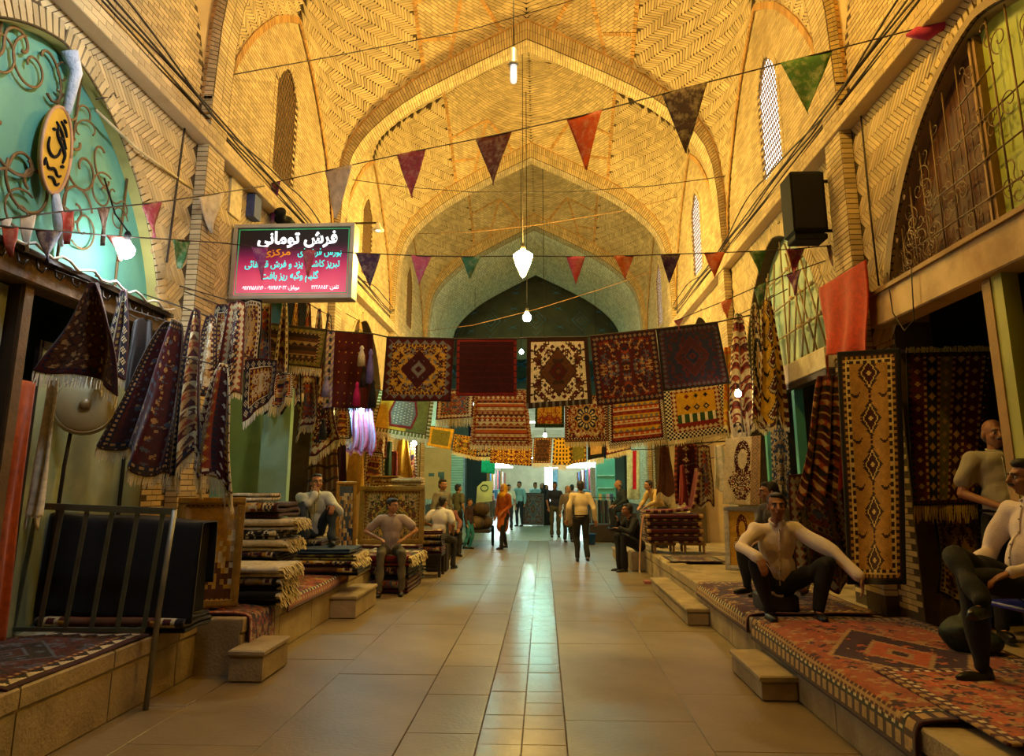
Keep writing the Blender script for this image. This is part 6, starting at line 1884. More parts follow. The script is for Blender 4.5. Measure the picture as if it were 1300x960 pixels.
def hand(b, wr, d, nrm, r=1.0, curl=.5, thumb=1):
    """palm with five fingers: d pointing from wrist to knuckles, nrm palm normal"""
    wr = V3(wr); d = V3(d).normalized(); nrm = V3(nrm); nrm = (nrm - d * nrm.dot(d))
    nrm = nrm.normalized() if nrm.length > 1e-4 else d.orthogonal().normalized()
    sd = d.cross(nrm)
    M = Matrix((sd, nrm, d)).transposed()
    b.ell(wr + d * .05 * r, (.040 * r, .017 * r, .055 * r), M, 10, 8)
    for k, (off, ln) in enumerate(((-.029, .072), (-.010, .082), (.010, .078), (.028, .060))):
        p = wr + d * .088 * r + sd * off * r
        p2 = p + (d * math.cos(curl * .6) + nrm * math.sin(curl * .6)) * ln * .5 * r
        p3 = p2 + (d * math.cos(curl * 1.5) + nrm * math.sin(curl * 1.5)) * ln * .5 * r
        b.cap(p - d * .02 * r, p2, .0092 * r, .0085 * r, 7); b.cap(p2, p3, .0085 * r, .007 * r, 7)
    s = -thumb
    p = wr + d * .03 * r + sd * s * .034 * r
    p2 = p + (d * .7 + sd * s * .6 + nrm * .35).normalized() * .042 * r; p3 = p2 + (d * .9 + sd * s * .1 + nrm * .45).normalized() * .032 * r
    b.cap(p, p2, .0115 * r, .010 * r, 7); b.cap(p2, p3, .010 * r, .008 * r, 7)


def person(label, loc, rotz, J, shirt='#b8b0a0', pants='#1c1a18', hair='black', skin='a', voxel=.013, sleeve='long', look=(0, 0), scale=1.0, moustache=False, bald=False, shoes=True,
           belly=0.0, hands=None, woman=None, detail=False, tuck=False):
    J = {k: V3(v) for k, v in J.items()}
    t = thing('person', label, 'person', loc, rotz)
    t.scale = (scale,) * 3
    sk = SKIN[skin]
    ms = mat('shirt_' + shirt[1:], shirt, .85, .08, 5, .25, 120)
    mp = mat('trousers_' + pants[1:], pants, .85, .1, 5, .25, 120)
    sh = J['shL'] - J['shR']; spine = (J['neck'] - J['hip'])
    MT = frame_m(spine, sh); ML = frame_m(J['chest'] - J['hip'], J['hiL'] - J['hiR'])
    HM = Matrix.Rotation(look[0], 3, 'Z') @ Matrix.Rotation(look[1], 3, 'X')
    hd = J['head']
    def hp(x, y, z): return hd + HM @ V3((x, y, z))
    # --- body: one continuous skin
    b = MB()
    b.ell(hp(0, .012, .035), (.077, .098, .088), HM); b.ell(hp(0, -.018, -.03), (.064, .078, .085), HM); b.ell(hp(0, -.045, -.078), (.040, .038, .034), HM)
    b.cap(hp(0, -.096, .018), hp(0, -.116, -.022), .011, .0165, 8); b.ell(hp(0, -.083, .034), (.056, .017, .013), HM, 10, 6)
    for s in (-1, 1):
        b.ell(hp(s * .078, .012, -.008), (.011, .022, .034), HM, 8, 7); b.ell(hp(s * .042, -.07, -.022), (.024, .022, .022), HM, 8, 6)
    b.ell(hp(0, -.093, -.052), (.026, .013, .012), HM, 8, 6)
    b.cap(J['neck'] - V3((0, 0, .06)), hp(0, .022, -.06), .058, .050, 12)
    b.ell(J['chest'] + V3((0, 0, .03)), (.12, .062, .15), MT); b.ell(J['hip'], (.11, .075, .10), ML); b.cap(J['shL'] * .88 + J['shR'] * .12, J['shR'] * .88 + J['shL'] * .12, .045, .045, 10)
    b.cap(J['hip'], J['chest'], .07, .07, 12)
    for s in 'LR':
        b.cap(J['sh' + s], J['el' + s], .047, .038, 10); b.cap(J['el' + s], J['wr' + s], .038, .026, 10)
        d = (J['wr' + s] - J['el' + s]).normalized()
        hdir, hn, cu = (hands or {}).get(s, (d, (0, 0, -1) if abs(d.z) < .7 else (0, -1, 0), .5))
        hand(b, J['wr' + s], hdir, hn, 1.0, cu, 1 if s == 'L' else -1)
        b.cap(J['hi' + s], J['kn' + s], .072, .050, 10); b.cap(J['kn' + s], J['an' + s], .050, .034, 10)
        f = V3((0, -1, 0)) if 'toe' + s not in J else (J['toe' + s] - J['an' + s]); f.z = 0; f.normalize()
        b.cap(J['an' + s] - V3((0, 0, .03)), J['an' + s] + f * .14 - V3((0, 0, .05)), .034, .026, 8)
    link('body', fuse(b, voxel if not detail else .0075, 2), sk, t, False)
    # --- shirt
    b = MB()
    b.ell(J['chest'] + V3((0, 0, .02)), (.178, .118 + belly * .4, .205), MT); b.cap(J['shL'] * .86 + J['shR'] * .14, J['shR'] * .86 + J['shL'] * .14, .070, .070, 12)
    mid = J['hip'].lerp(J['chest'], .45)
    b.ell(mid + MT @ V3((0, -belly * .5, 0)), (.158, .118 + belly, .20), MT)
    hem = J['hip'] + V3((0, 0, .06 if tuck else .0)); b.ell(hem, (.152, .120, .09 if tuck else .13), ML)
    b.cap(J['neck'] - spine.normalized() * .05, J['neck'] + spine.normalized() * .0, .085, .062, 12)
    for s in 'LR':
        b.cap(J['sh' + s] * .97 + J['chest'] * .03, J['el' + s].lerp(J['sh' + s], .0 if sleeve == 'long' else .35), .072, .060 if sleeve == 'long' else .076, 12)
        if sleeve == 'long': b.cap(J['el' + s], J['wr' + s].lerp(J['el' + s], .06), .060, .044, 12)
    if woman:
        kn = (J['knL'] + J['knR']) / 2
        b.cap(J['hip'], J['hip'].lerp(kn, .75 if shirt != pants else 1.7), .165, .165 if shirt != pants else .2, 14)
    sho = link('shirt' if not woman else 'tunic', fuse(b, .012 if detail else max(voxel, .014), 3, .006, len(label)), ms, t, False)
    if detail:      # button placket following the front of the shirt
        n_ = len(sho.data.vertices); co = np.empty(n_ * 3, np.float32); sho.data.vertices.foreach_get('co', co); co = co.reshape(-1, 3)
        ex, ey, ez = [np.array(MT.col[k_]) for k_ in range(3)]
        rel = co - np.array(J['hip']); pts = []
        hh = rel @ ez; xx = rel @ ex; yy = rel @ ey; top_ = float((J['neck'] - J['hip']).length) - .035
        for h_ in np.linspace(.02, top_, 12):
            q_ = np.where((np.abs(hh - h_) < .02) & (np.abs(xx) < .02))[0]
            if len(q_): k_ = q_[np.argmin(yy[q_])]; pts.append(np.array(J['hip']) + ez * h_ + ey * (yy[k_] - .001))
        if len(pts) > 3:
            b = MB(); b.tube(pts, .0065, 6); pl = b.obj('placket', mat('placket_' + shirt[1:], shirt, .8, .05, 5), sho, False)
            for p_ in pts[1::2]:
                b = MB(); b.ell(p_ - ey * .006, .006, seg=6, rings=5); b.obj('button', mat('shirt_button', '#7a6a58', .4), t, False)
    # --- trousers
    b = MB(); b.ell(J['hip'] - V3((0, 0, .01)), (.150, .118, .125), ML)
    for s in 'LR':
        b.cap(J['hi' + s], J['kn' + s], .092, .070, 12); b.cap(J['kn' + s], J['an' + s] + V3((0, 0, .015)), .070, .056, 12)
    link('trousers', fuse(b, .013 if detail else max(voxel, .015), 3, .006, len(label) + 1), mp, t, False)
    # --- collar
    if not woman:
        c = J['neck'] + spine.normalized() * .005
        b = MB(); ring = [c + MT @ V3((.062 * math.cos(a), .062 * math.sin(a) - .006, .014 + .016 * math.sin(a))) for a in np.linspace(-PI / 2 + .35, 1.5 * PI - .35, 14)]
        b.tube(ring, .0115, 6); b.obj('collar', ms, t, False)
    if not woman and not tuck:
        pass
    if tuck:
        b = MB(); c = J['hip'] + V3((0, 0, .055)); b.tube([c + ML @ V3((.154 * math.cos(a), .124 * math.sin(a), 0)) for a in np.linspace(0, 2 * PI, 21)], .014, 6); b.obj('belt', M_BLACK, t, False)
    # --- shoes
    if shoes:
        for s in 'LR':
            f = V3((0, -1, 0)) if 'toe' + s not in J else (J['toe' + s] - J['an' + s]); f.z = 0; f.normalize()
            x = f.cross(V3((0, 0, 1))); M = Matrix((x, f, V3((0, 0, 1)))).transposed()
            b = MB(); c = J['an' + s] + f * .055 - V3((0, 0, .045)); b.ell(c, (.045, .135, .036), M, 12, 8); b.ell(c - f * .07 + V3((0, 0, .03)), (.038, .05, .045), M, 10, 7)
            b.box((-.038, -.12, -.036), (.038, .115, -.018), Matrix.Translation(c) @ M.to_4x4(), .006)
            link('shoe', fuse(b, .012, 2), M_SHOE, t, False)
    # --- face
    for s in (-1, 1):
        b = MB(); b.ell(hp(s * .030, -.0835, .006), (.0135, .009, .0085), HM, 8, 6); ey = b.obj('eye', M_EYE, t, False)
        b = MB(); b.ell(hp(s * .030, -.0905, .006), (.006, .004, .0065), HM, 8, 6); b.obj('pupil', M_PUP, ey, False)
        b = MB(); b.tube([hp(s * .012, -.0985, .028), hp(s * .03, -.100, .034), hp(s * .05, -.088, .027)], .0055, 5); b.obj('eyebrow', M_GHAIR if hair == 'grey' else M_HAIR, t, False)
    b = MB(); b.ell(hp(0, -.1035, -.052), (.023, .006, .0065), HM, 8, 6); b.obj('lips', M_LIP, t, False)
    if moustache:
        b = MB(); b.tube([hp(-.03, -.098, -.044), hp(-.012, -.110, -.036), hp(.012, -.110, -.036), hp(.03, -.098, -.044)], .008, 6); b.obj('moustache', M_GHAIR if hair == 'grey' else M_HAIR, t, False)
    # --- hair or scarf
    if woman:
        b = MB(); b.ell(hp(0, .03, .03), (.098, .105, .112), HM); b.ell(hp(0, .06, -.07), (.085, .07, .12), HM)
        for s in (-1, 1): b.cap(hp(s * .075, -.01, .05), hp(s * .065, -.02, -.11), .028, .035, 10)
        b.ell(J['neck'] + V3((0, -.03, -.02)), (.13, .10, .10)); b.ell(J['neck'] + V3((0, .02, -.06)), (.15, .11, .12))
        link('headscarf', fuse(b, .013, 3, .003), mat('scarf_' + woman[1:], woman, .8, .12, 6), t, False)
    else:
        b = MB()
        if not bald:
            b.ell(hp(0, .030, .052), (.084, .094, .083), HM); b.ell(hp(0, .060, -.005), (.074, .062, .075), HM)
            b.ell(hp(0, -.035, .098), (.062, .052, .030), HM)
            for s in (-1, 1): b.cap(hp(s * .072, -.005, .04), hp(s * .074, .0, -.005), .016, .010, 8)
        else:
            b.ell(hp(0, .068, -.015), (.068, .045, .058), HM)
            for s in (-1, 1): b.cap(hp(s * .072, .03, .02), hp(s * .07, .05, -.02), .018, .018, 8)
        link('hair', fuse(b, .010, 2, .003, 3), M_GHAIR if hair == 'grey' else M_HAIR, t, False)
    return t


# walking man seen from behind
J = stand(); J.update(knL=(.10, -.10, .50), anL=(.10, .04, .09), knR=(-.10, -.02, .50), anR=(-.10, .27, .20), elL=(.27, .05, 1.12), wrL=(.30, -.06, .88), elR=(-.27, .08, 1.12), wrR=(-.31, .02, .88))
J['toeR'] = (-.10, .22, .0)
J['anR'] = (-.10, .16, .12)
person('man in cream shirt and black trousers walking away down the middle of the street', (.82, 16.1, 0), PI + .05, J, '#c9b48a', '#100e0d', voxel=.012, tuck=True, scale=1.0)
# navy man
person('man in navy shirt and khaki trousers standing in the middle of the far street', (.36, 23.4, 0), .1, {**stand(), 'wrL': (.20, -.16, .92), 'wrR': (-.22, -.12, .90)}, '#1c2136', '#4a4630', skin='b', voxel=.015, sleeve='short', scale=1.0)
# woman
J = stand(); J.update(knL=(.08, -.12, .5), anL=(.07, -.16, .08), anR=(-.08, .16, .10), knR=(-.09, .02, .49), wrL=(.18, -.18, 1.0), elL=(.25, .0, 1.14))
person('woman with yellow headscarf and orange tunic walking on the left of the far street', (-1.05, 19.1, 0), -.75, J, '#a8531c', '#0f0d0e', voxel=.014, woman='#dca416', scale=.96)
# seated man with hand on chin
J = sit(.0, .40, .32, .17, -.12, -.06); J.update(knR=(-.18, -.36, .42), anR=(-.14, -.44, .00), knL=(.22, -.34, .40), anL=(.20, -.46, -.02), head=(.0, -.22, .74), neck=(0, -.15, .60), chest=(0, -.08, .40),
          shL=(.185, -.12, .55), shR=(-.185, -.12, .55), elL=(.30, -.34, .34), wrL=(.20, -.46, .46), elR=(-.12, -.40, .46), wrR=(-.02, -.33, .60))
HN = {'R': ((.1, .15, 1), (0, 1, .3), 1.2), 'L': ((-.2, -.4, -1), (0, 1, -.4), .6)}
person('young man in white shirt sitting on carpets with his hand on his chin', (-3.28, 10.22, .93), .45, J, '#b9bfc0', '#26303a', hands=HN, detail=True, look=(.1, -.1))
# man in pinkish shirt
J = sit(.58, .44, .56, .20, .0, .0); J.update(elL=(.40, -.02, .96), wrL=(.22, -.2, .84), elR=(-.42, -.06, .94), wrR=(-.20, -.26, .86), anL=(.20, -.42, .08), anR=(-.14, -.5, .08), knR=(-.14, -.42, .62))
HN = {'R': ((.7, -.6, -.2), (0, 0, -1), .4), 'L': ((-.6, -.7, -.2), (0, 0, -1), .4)}
person('man in open pinkish shirt and khaki trousers sitting on carpets looking right', (-2.42, 11.55, 0), .15, J, '#a08f88', '#5a5240', hands=HN, sleeve='short', detail=True, look=(.95, .05), belly=.01, scale=.97)
# man in white from behind near stool
J = sit(.55, .42, .5, .15, .0, -.08); J.update(elL=(.34, -.02, .92), wrL=(.2, -.25, .82))
person('man in white shirt seen from behind beside the wooden stool', (-2.08, 14.35, 0), PI - .35, J, '#c4bcae', '#2a2620', sleeve='short', voxel=.014, scale=.98)
setp(MB().box((-2.28, 14.15, 0), (-1.88, 14.55, .52), None, .02).obj('wooden_box', M_DWOOD), 'dark box seat under the man in white by the stool', 'box')
person('man in grey shirt standing by the left wall beyond the man in white', (-2.3, 16.4, .0), .9, {**stand()}, '#6a6454', '#2a2a28', voxel=.016, scale=1.02, skin='b')
person('person in dusky pink sleeves sitting low behind the man in white', (-2.3, 17.4, 0), .5, sit(.45), '#7a4a44', '#201c1a', voxel=.017, skin='b', scale=.95)
setp(MB().box((-2.55, 17.2, 0), (-2.05, 17.65, .44), None, .02).obj('wooden_box', M_DWOOD), 'low dark box seat far on the left beside the shutter', 'box')
# right: crouching man
J = sit(.16, .40, .36, .26, .0, -.08); J.update(hip=(0, .02, .26), chest=(0, -.07, .60), neck=(0, -.12, .80), head=(0, -.17, .95), shL=(.19, -.11, .74), shR=(-.19, -.11, .74), knL=(.33, -.40, .47), knR=(-.27, -.40, .47), anL=(.24, -.36, .08), anR=(-.18, -.38, .08),
          elL=(.42, -.32, .56), wrL=(.56, -.50, .38), elR=(-.36, -.26, .60), wrR=(-.27, -.49, .53))
HN = {'L': ((.1, -.2, -1), (-1, .2, 0), .5), 'R': ((.25, -.5, -.8), (.1, 1, -.5), .5)}
person('man in pale shirt crouching on the near right platform, arms over his knees', (2.27, 7.35, .43), -.05, J, '#e2d4cc', '#101013', hands=HN, detail=True, look=(-.12, -.02), skin='b', scale=1.06)
setp(MB().box((2.1, 7.3, .44), (2.45, 7.62, .60), None, .02).obj('low_box', M_DWOOD), 'low dark box seat under the crouching man on the right', 'box')
# man behind in profile
J = sit(.38, .42, .45, .16, .0, -.05); J.update(wrL=(.16, -.36, .62), wrR=(-.14, -.36, .62))
person('dark-clothed man in profile sitting behind the crouching man on the right', (2.72, 8.55, .43), -1.25, J, '#4a4236', '#17181c', voxel=.011, detail=True, look=(-.3, 0), skin='b', scale=.98)
t = thing('wooden_stool', 'small wooden stool under the man in profile on the right', 'stool', (2.72, 8.55, .43))
MB().box((2.54, 8.38, .74), (2.9, 8.72, .79)).obj('seat', M_DWOOD, t)
for x in (2.56, 2.85):
    for y in (8.4, 8.67): MB().box((x, y, .43), (x + .04, y + .04, .74)).obj('leg', M_DWOOD, t)
# old man standing in the right shop
J = stand(); J.update(elL=(.27, .02, 1.12), wrL=(.10, -.22, 1.02), elR=(-.28, .02, 1.12), wrR=(-.06, -.24, 1.0))
HN = {'R': ((.9, -.3, 0), (0, 0, 1), .6), 'L': ((-.9, -.3, -.1), (0, 0, 1), .6)}
person('bald old man in white short-sleeved shirt standing in the near right shop', (3.83, 6.25, .42), -.15, J, '#b0a888', '#23211e', hair='grey', bald=True, moustache=True, sleeve='short', hands=HN, detail=True, belly=.03, scale=1.03, tuck=True)
# man on the blue chair at the right edge, crossed legs
J = sit(.46, .44, .55, .10, .0, .06); J.update(chest=(0, .07, .88), neck=(0, .07, 1.08), head=(0, .05, 1.24), shL=(.2, .06, 1.02), shR=(-.2, .06, 1.02), knL=(.06, -.50, .60), anL=(.10, -.50, .08), knR=(-.04, -.50, .74), anR=(.30, -.60, .50), elR=(-.28, -.08, .72), wrR=(-.12, -.34, .70), elL=(.30, -.08, .74), wrL=(.20, -.32, .66))
J['toeR'] = (.42, -.79, .4)
HN = {'R': ((.5, -.7, -.5), (.2, -.2, -1), .6), 'L': ((-.3, -.8, -.4), (0, 0, -1), .5)}
person('man in white shirt sitting cross-legged on the blue chair at the right edge', (3.19, 4.98, .45), -1.45, J, '#d4c4c0', '#0b0a0b', hands=HN, detail=True, moustache=True, belly=.04, skin='b', look=(-.3, 0))
# blue plastic chair
M_BLUEP = mat('blue_plastic', '#2a34a8', .35, .08, 4)
t = thing('plastic_chair', 'blue plastic chair at the right edge of the picture', 'chair', (3.19, 4.98, .45), -1.45)
MB().box((-.22, -.22, .41), (.22, .2, .44), None, .01).obj('seat', M_BLUEP, t, False)
for s in (-1, 1):
    MB().bar((s * .24, -.24, 0), (s * .20, -.19, .42), .05, .035).obj('leg', M_BLUEP, t, False)
    MB().bar((s * .24, .28, 0), (s * .20, .18, .42), .05, .035).obj('leg', M_BLUEP, t, False)
    MB().tube([(s * .23, -.2, .42), (s * .25, -.18, .6), (s * .25, 0, .63), (s * .23, .2, .62)], .02, 8).obj('armrest', M_BLUEP, t, False)
for k in range(5): MB().bar((-.16 + k * .08, .19, .44), (-.17 + k * .085, .27, .82), .045, .015).obj('back_slat', M_BLUEP, t, False)
MB().bar((-.22, .275, .83), (.22, .275, .83), .03, .06).obj('back_rail', M_BLUEP, t, False)
# glass bottle bag under the chair: green sack
b = MB(); b.ell((3.1, 5.7, .57), (.17, .15, .13)); b.ell((3.12, 5.68, .68), (.06, .05, .06)); b.ell((3.2, 5.62, .53), (.12, .12, .09))
link_ = link('green_sack', fuse(b, .012, 3, .006, 5), mat('green_plastic_sack', '#16281e', .6, .3, 8, .4, 20)); setp(link_, 'dark green plastic sack standing behind the legs of the blue chair', 'sack')

# right middle distance
J = sit(.30, .40, .50, .12, -.1, -.10); J.update(elL=(.24, -.3, .66), wrL=(.1, -.45, .72), elR=(-.24, -.3, .66), wrR=(-.08, -.4, .86))
person('man in black sitting on the right steps with a hand to his face', (1.86, 14.55, .08), -1.2, J, '#0e0d0d', '#0e0d0e', voxel=.014, skin='b')
setp(MB().box((1.70, 14.42, 0), (2.25, 14.95, .36), None, .015).obj('stone_block', M_KERB), 'stone block seat under the man in black on the right', 'block')
J = stand(); J.update(chest=(0, -.14, 1.20), neck=(0, -.26, 1.36), head=(0, -.34, 1.47), shL=(.18, -.22, 1.32), shR=(-.18, -.22, 1.32), elL=(.24, -.32, 1.08), elR=(-.24, -.32, 1.08), wrL=(.14, -.5, .98), wrR=(-.14, -.5, .98))
person('man in cream shirt bending forward behind the man in black', (2.45, 15.4, .36), -1.1, J, '#b89a5c', '#2a2620', voxel=.014, scale=.86)
J = sit(.5, .42, .5, .14, .0, -.1); person('bald man in dark shirt sitting far on the right by the turquoise shop', (2.35, 20.8, .38), -1.35, J, '#2a3230', '#1a1c20', voxel=.015, bald=True, hair='grey')
setp(MB().box((2.15, 20.6, .35), (2.6, 21.05, .86), None, .02).obj('wooden_box', M_DWOOD), 'dark box seat under the bald man far on the right', 'box')
# left far: cart group
person('man in olive shirt standing at the loaded cart on the left', (-2.42, 20.45, 0), 2.4, stand(), '#5e5c40', '#20201e', voxel=.016, sleeve='short', scale=.96)
J = stand(); J.update(knL=(.1, -.1, .5), anR=(-.1, .12, .1)); person('child in turquoise trousers beside the loaded cart', (-1.95, 19.0, 0), 1.2, J, '#3a2420', '#2a7a8a', voxel=.015, scale=.74)
person('boy in white shirt far down the street behind the woman', (-1.3, 27.0, 0), .2, stand(), '#d6d2c4', '#2c2c30', voxel=.018, sleeve='short', scale=.95)
person('person in pale blue shirt behind the grey display carpet', (-.35, 30.6, 0), .4, stand(), '#8fc0d0', '#1a2430', voxel=.018, scale=1.0)
person('man with teal bag standing left of the grey display carpet', (-.98, 29.3, 0), -.5, stand(), '#7fb0be', '#16202a', voxel=.018, scale=1.02)
person('woman in black cloak right of the grey display carpet', (.12, 30.2, 0), .2, stand(), '#0d0d0f', '#0d0d0f', voxel=.018, woman='#0c0c0e', scale=.95)
person('woman in black cloak with pink face cloth behind the display carpet', (-.05, 31.5, 0), -.3, stand(), '#141214', '#0d0d0f', voxel=.018, woman='#171316', scale=.98)
person('man in dusky pink shirt behind the walking man', (1.0, 25.5, 0), 2.8, stand(), '#a07a72', '#3a4038', voxel=.018, scale=.95, sleeve='short')
person('woman with flowered scarf partly hidden by the walking man', (.72, 21.5, 0), .2, stand(), '#6a5a48', '#1c1c1c', voxel=.017, woman='#8a7a62', scale=.93)

# ------------------------------------------------------------------ bunting, cables, fittings
def atplane(x, y, A, B):
    """sight line met with the upright plane through plan points A and B"""
    d = FWD + RGT * ((x - 650) / FPX) - UPV * ((y - 435) / FPX)
    n = np.array([-(B[1] - A[1]), B[0] - A[0]])
    k = ((A[0] - EYE[0]) * n[0] + (A[1] - EYE[1]) * n[1]) / (d[0] * n[0] + d[1] * n[1])
    return EYE + d * k


def bunting(lab, A, B, line, flags):
    pts = [atplane(x, y, A, B) for x, y in line]
    t = thing('bunting', lab, 'bunting', pts[len(pts) // 2])
    MB().tube(pts, .007, 5).obj('cord', M_CABLE, t)
    lx = [p[0] for p in line]; ly = [p[1] for p in line]
    if lx[0] > lx[-1]: lx, ly = lx[::-1], ly[::-1]
    for k, (x, w_, h_, cc, nm) in enumerate(flags):
        ya, yb = np.interp(x - w_ / 2, lx, ly), np.interp(x + w_ / 2, lx, ly)
        a = atplane(x - w_ / 2, ya, A, B); b_ = atplane(x + w_ / 2, yb, A, B); m_ = (a + b_) / 2
        q = atplane(x + rnd.uniform(-.12, .12) * w_, (ya + yb) / 2 + h_, A, B)
        nrm = np.cross(b_ - a, q - a); nrm /= np.linalg.norm(nrm)
        n = 8; V = []; F = []
        for i in range(n + 1):
            v = i / n
            for j in range(n + 1):
                u = j / n
                p = (a * (1 - u) + b_ * u) * (1 - v) + q * v
                V.append(p + nrm * (.03 * math.sin(u * 4 + v * 3 + k * 1.7) * (.3 + v) * (1 - v * .4)))
        me = npmesh('pennant', np.array(V), grid_faces(n, n), True)
        bm = bmesh.new(); bm.from_mesh(me); bmesh.ops.remove_doubles(bm, verts=bm.verts, dist=.0005); bm.to_mesh(me); bm.free()
        o = link('pennant', me, mat('pennant_' + cc[1:], cc, .8, .2, 9, dirt=('#cfc0a0' if nm not in ('white',) else '#4a3a30'), dirt_scale=14, dirt_amt=.35), t)
        o['label'] = nm + ' triangular pennant'
        so = o.modifiers.new('thickness', 'SOLIDIFY'); so.thickness = .003


bunting('upper bunting of large pennants rising to the right across the street', (-3.72, 9.35), (3.36, 5.5),
        [(336, 236), (343, 233), (430, 213), (522, 193), (627, 172), (742, 146), (869, 112), (1024, 72), (1150, 40), (1228, 20)],
        [(343, 28, 58, '#6a1f4f', 'plum'), (430, 36, 64, '#b8a890', 'white'), (522, 36, 58, '#8a2f38', 'pink'), (627, 46, 64, '#5a2418', 'rust brown'), (742, 46, 70, '#b8481e', 'orange'), (869, 58, 82, '#2c1626', 'dark purple'), (1024, 66, 72, '#2f5a24', 'green')])
p0, p1 = atplane(1150, 45, (-3.72, 9.35), (3.36, 5.5)), atplane(1218, 28, (-3.72, 9.35), (3.36, 5.5))
b = MB(); b.tube([p0, p0 * .8 + p1 * .2, p0 * .6 + p1 * .4 - [0, 0, .03], p0 * .4 + p1 * .6, p0 * .2 + p1 * .8, p1], [.012, .05, .065, .045, .035, .01], 8)
setp(b.obj('twisted_pennant', mat('magenta_cloth', '#b02a5a', .8, .2, 9)), 'magenta pennant twisted around the upper bunting cord at the right', 'pennant')
bunting('bunting along the near left wall with white and red pennants, upper line', (-3.72, 4.3), (-3.72, 9.35), [(0, 279), (35, 274), (85, 268), (132, 264), (193, 258), (268, 247), (336, 236)],
        [(268, 32, 50, '#b5a68f', 'white'), (193, 24, 45, '#8a2a3c', 'crimson'), (132, 18, 48, '#4a2a1c', 'brown'), (85, 18, 42, '#a3332a', 'red'), (35, 18, 46, '#c0b8a8', 'white'), (8, 14, 44, '#b8aea0', 'white')])
bunting('bunting along the near left wall with red, navy and green pennants, lower line', (-3.62, 4.3), (-3.62, 8.3), [(0, 287), (62, 293), (150, 300), (230, 305), (290, 309)],
        [(12, 20, 38, '#8a2a20', 'red'), (62, 32, 44, '#2a1a3a', 'navy'), (150, 32, 32, '#a0402c', 'orange red'), (230, 24, 36, '#1f5a30', 'green')])
bunting('level bunting of small coloured pennants across the street at lantern height', (-3.85, 8.1), (3.36, 8.1),
        [(262, 307), (345, 315), (467, 322), (535, 325), (598, 326), (664, 325), (731, 326), (792, 325), (851, 323), (907, 321), (962, 319), (1010, 316), (1063, 311)],
        [(330, 22, 42, '#8a2a6a', 'magenta'), (392, 18, 34, '#9a3a50', 'rose'), (467, 32, 44, '#3a1a3a', 'dark purple'), (535, 26, 38, '#b04a6a', 'pink'), (598, 26, 28, '#2a6a4a', 'green'), (731, 24, 36, '#b03a5a', 'pink'), (792, 26, 30, '#b0502a', 'orange'),
         (851, 26, 36, '#3a1a4a', 'violet'), (907, 26, 32, '#c0502a', 'orange'), (962, 22, 30, '#2a5a2a', 'green'), (1010, 24, 32, '#8a2a3a', 'crimson'), (1056, 14, 26, '#7a4a2a', 'brown')])
bunting('short bunting sloping down from the right wall to the black rug', (3.3, 8.4), (1.9, 10.5), [(1048, 331), (1008, 345), (965, 362), (920, 382), (858, 407)],
        [(1008, 20, 30, '#5a1a4a', 'plum'), (965, 18, 28, '#2a4a20', 'green'), (922, 14, 22, '#b8552a', 'orange'), (862, 12, 14, '#8a2a3c', 'crimson')])

def cable(lab, pts, r=.008, m=None): return setp(MB().tube(pts, r, 5).obj('cable', m or M_CABLE), lab, 'cable')
cable('thin black cable from the left wall up to the vault', [at(122, 126, X=XL + .02), at(250, 103, Y=7.4), at(420, 72, Y=9.0), at(600, 37, Y=11), at(722, 2, Y=11.6), at(760, -14, Y=11.8)])
cable('slack black cable between the walls under the second arch', [at(445, 228, X=XL + .05), at(520, 238, Y=13.6), at(600, 244, Y=13.6), at(720, 244, Y=13.6), at(830, 236, Y=13.6), at(920, 224, X=XR - .05)])
cable('pale pinkish rope below the second arch', [at(520, 297, X=XL + .1), at(600, 295, Y=17), at(680, 286, Y=17), at(790, 268, Y=17), at(860, 250, X=XR - .1)], .008, mat('pale_rope', '#b88a5a', .8))
cable('pale rope sloping across the far dark dome', [at(535, 421, X=XL + .1), at(600, 413, Y=19), at(680, 393, Y=19), at(760, 368, Y=19), at(842, 340, X=XR - .1)], .008, mat('pale_rope', '#b88a5a', .8))
for sx, X, nm in ((-1, XL, 'left'), (1, XR, 'right')):
    for k in range(6):
        pts = []
        for y in np.linspace(1.5, 17, 60):
            pts.append((X - sx * (.06 + .025 * k), y, 5.68 + .035 * k + .05 * abs(math.sin(y * (.8 + .13 * k) + k)) * (1 if k % 2 else .4) - (.12 * math.sin((y - 6) * 1.1) if k == 5 else 0)))
        cable('%s black cable lying along the %s cornice' % (['lowest', 'second lowest', 'third', 'fourth', 'fifth', 'topmost looping'][k], nm), pts, .011)
cable('black wire dropping down the near left wall beside the pilaster', [(XL + .03, 6.95, 5.5), (XL + .03, 6.9, 4.6), (XL + .03, 6.86, 3.9)], .012)
cable('black wire running down the right wall beside the pilaster', [(XR - .03, 7.0, 5.5), (XR - .03, 7.02, 4.4), (XR - .03, 7.0, 3.6)], .01)
cable('yellowish rod slanting across the near left lunette arch', [at(122, 140, X=XL + .01), at(175, 190, X=XL + .05), at(245, 240, X=XL + .01)], .014, mat('bamboo_rod', '#c9b888', .6))

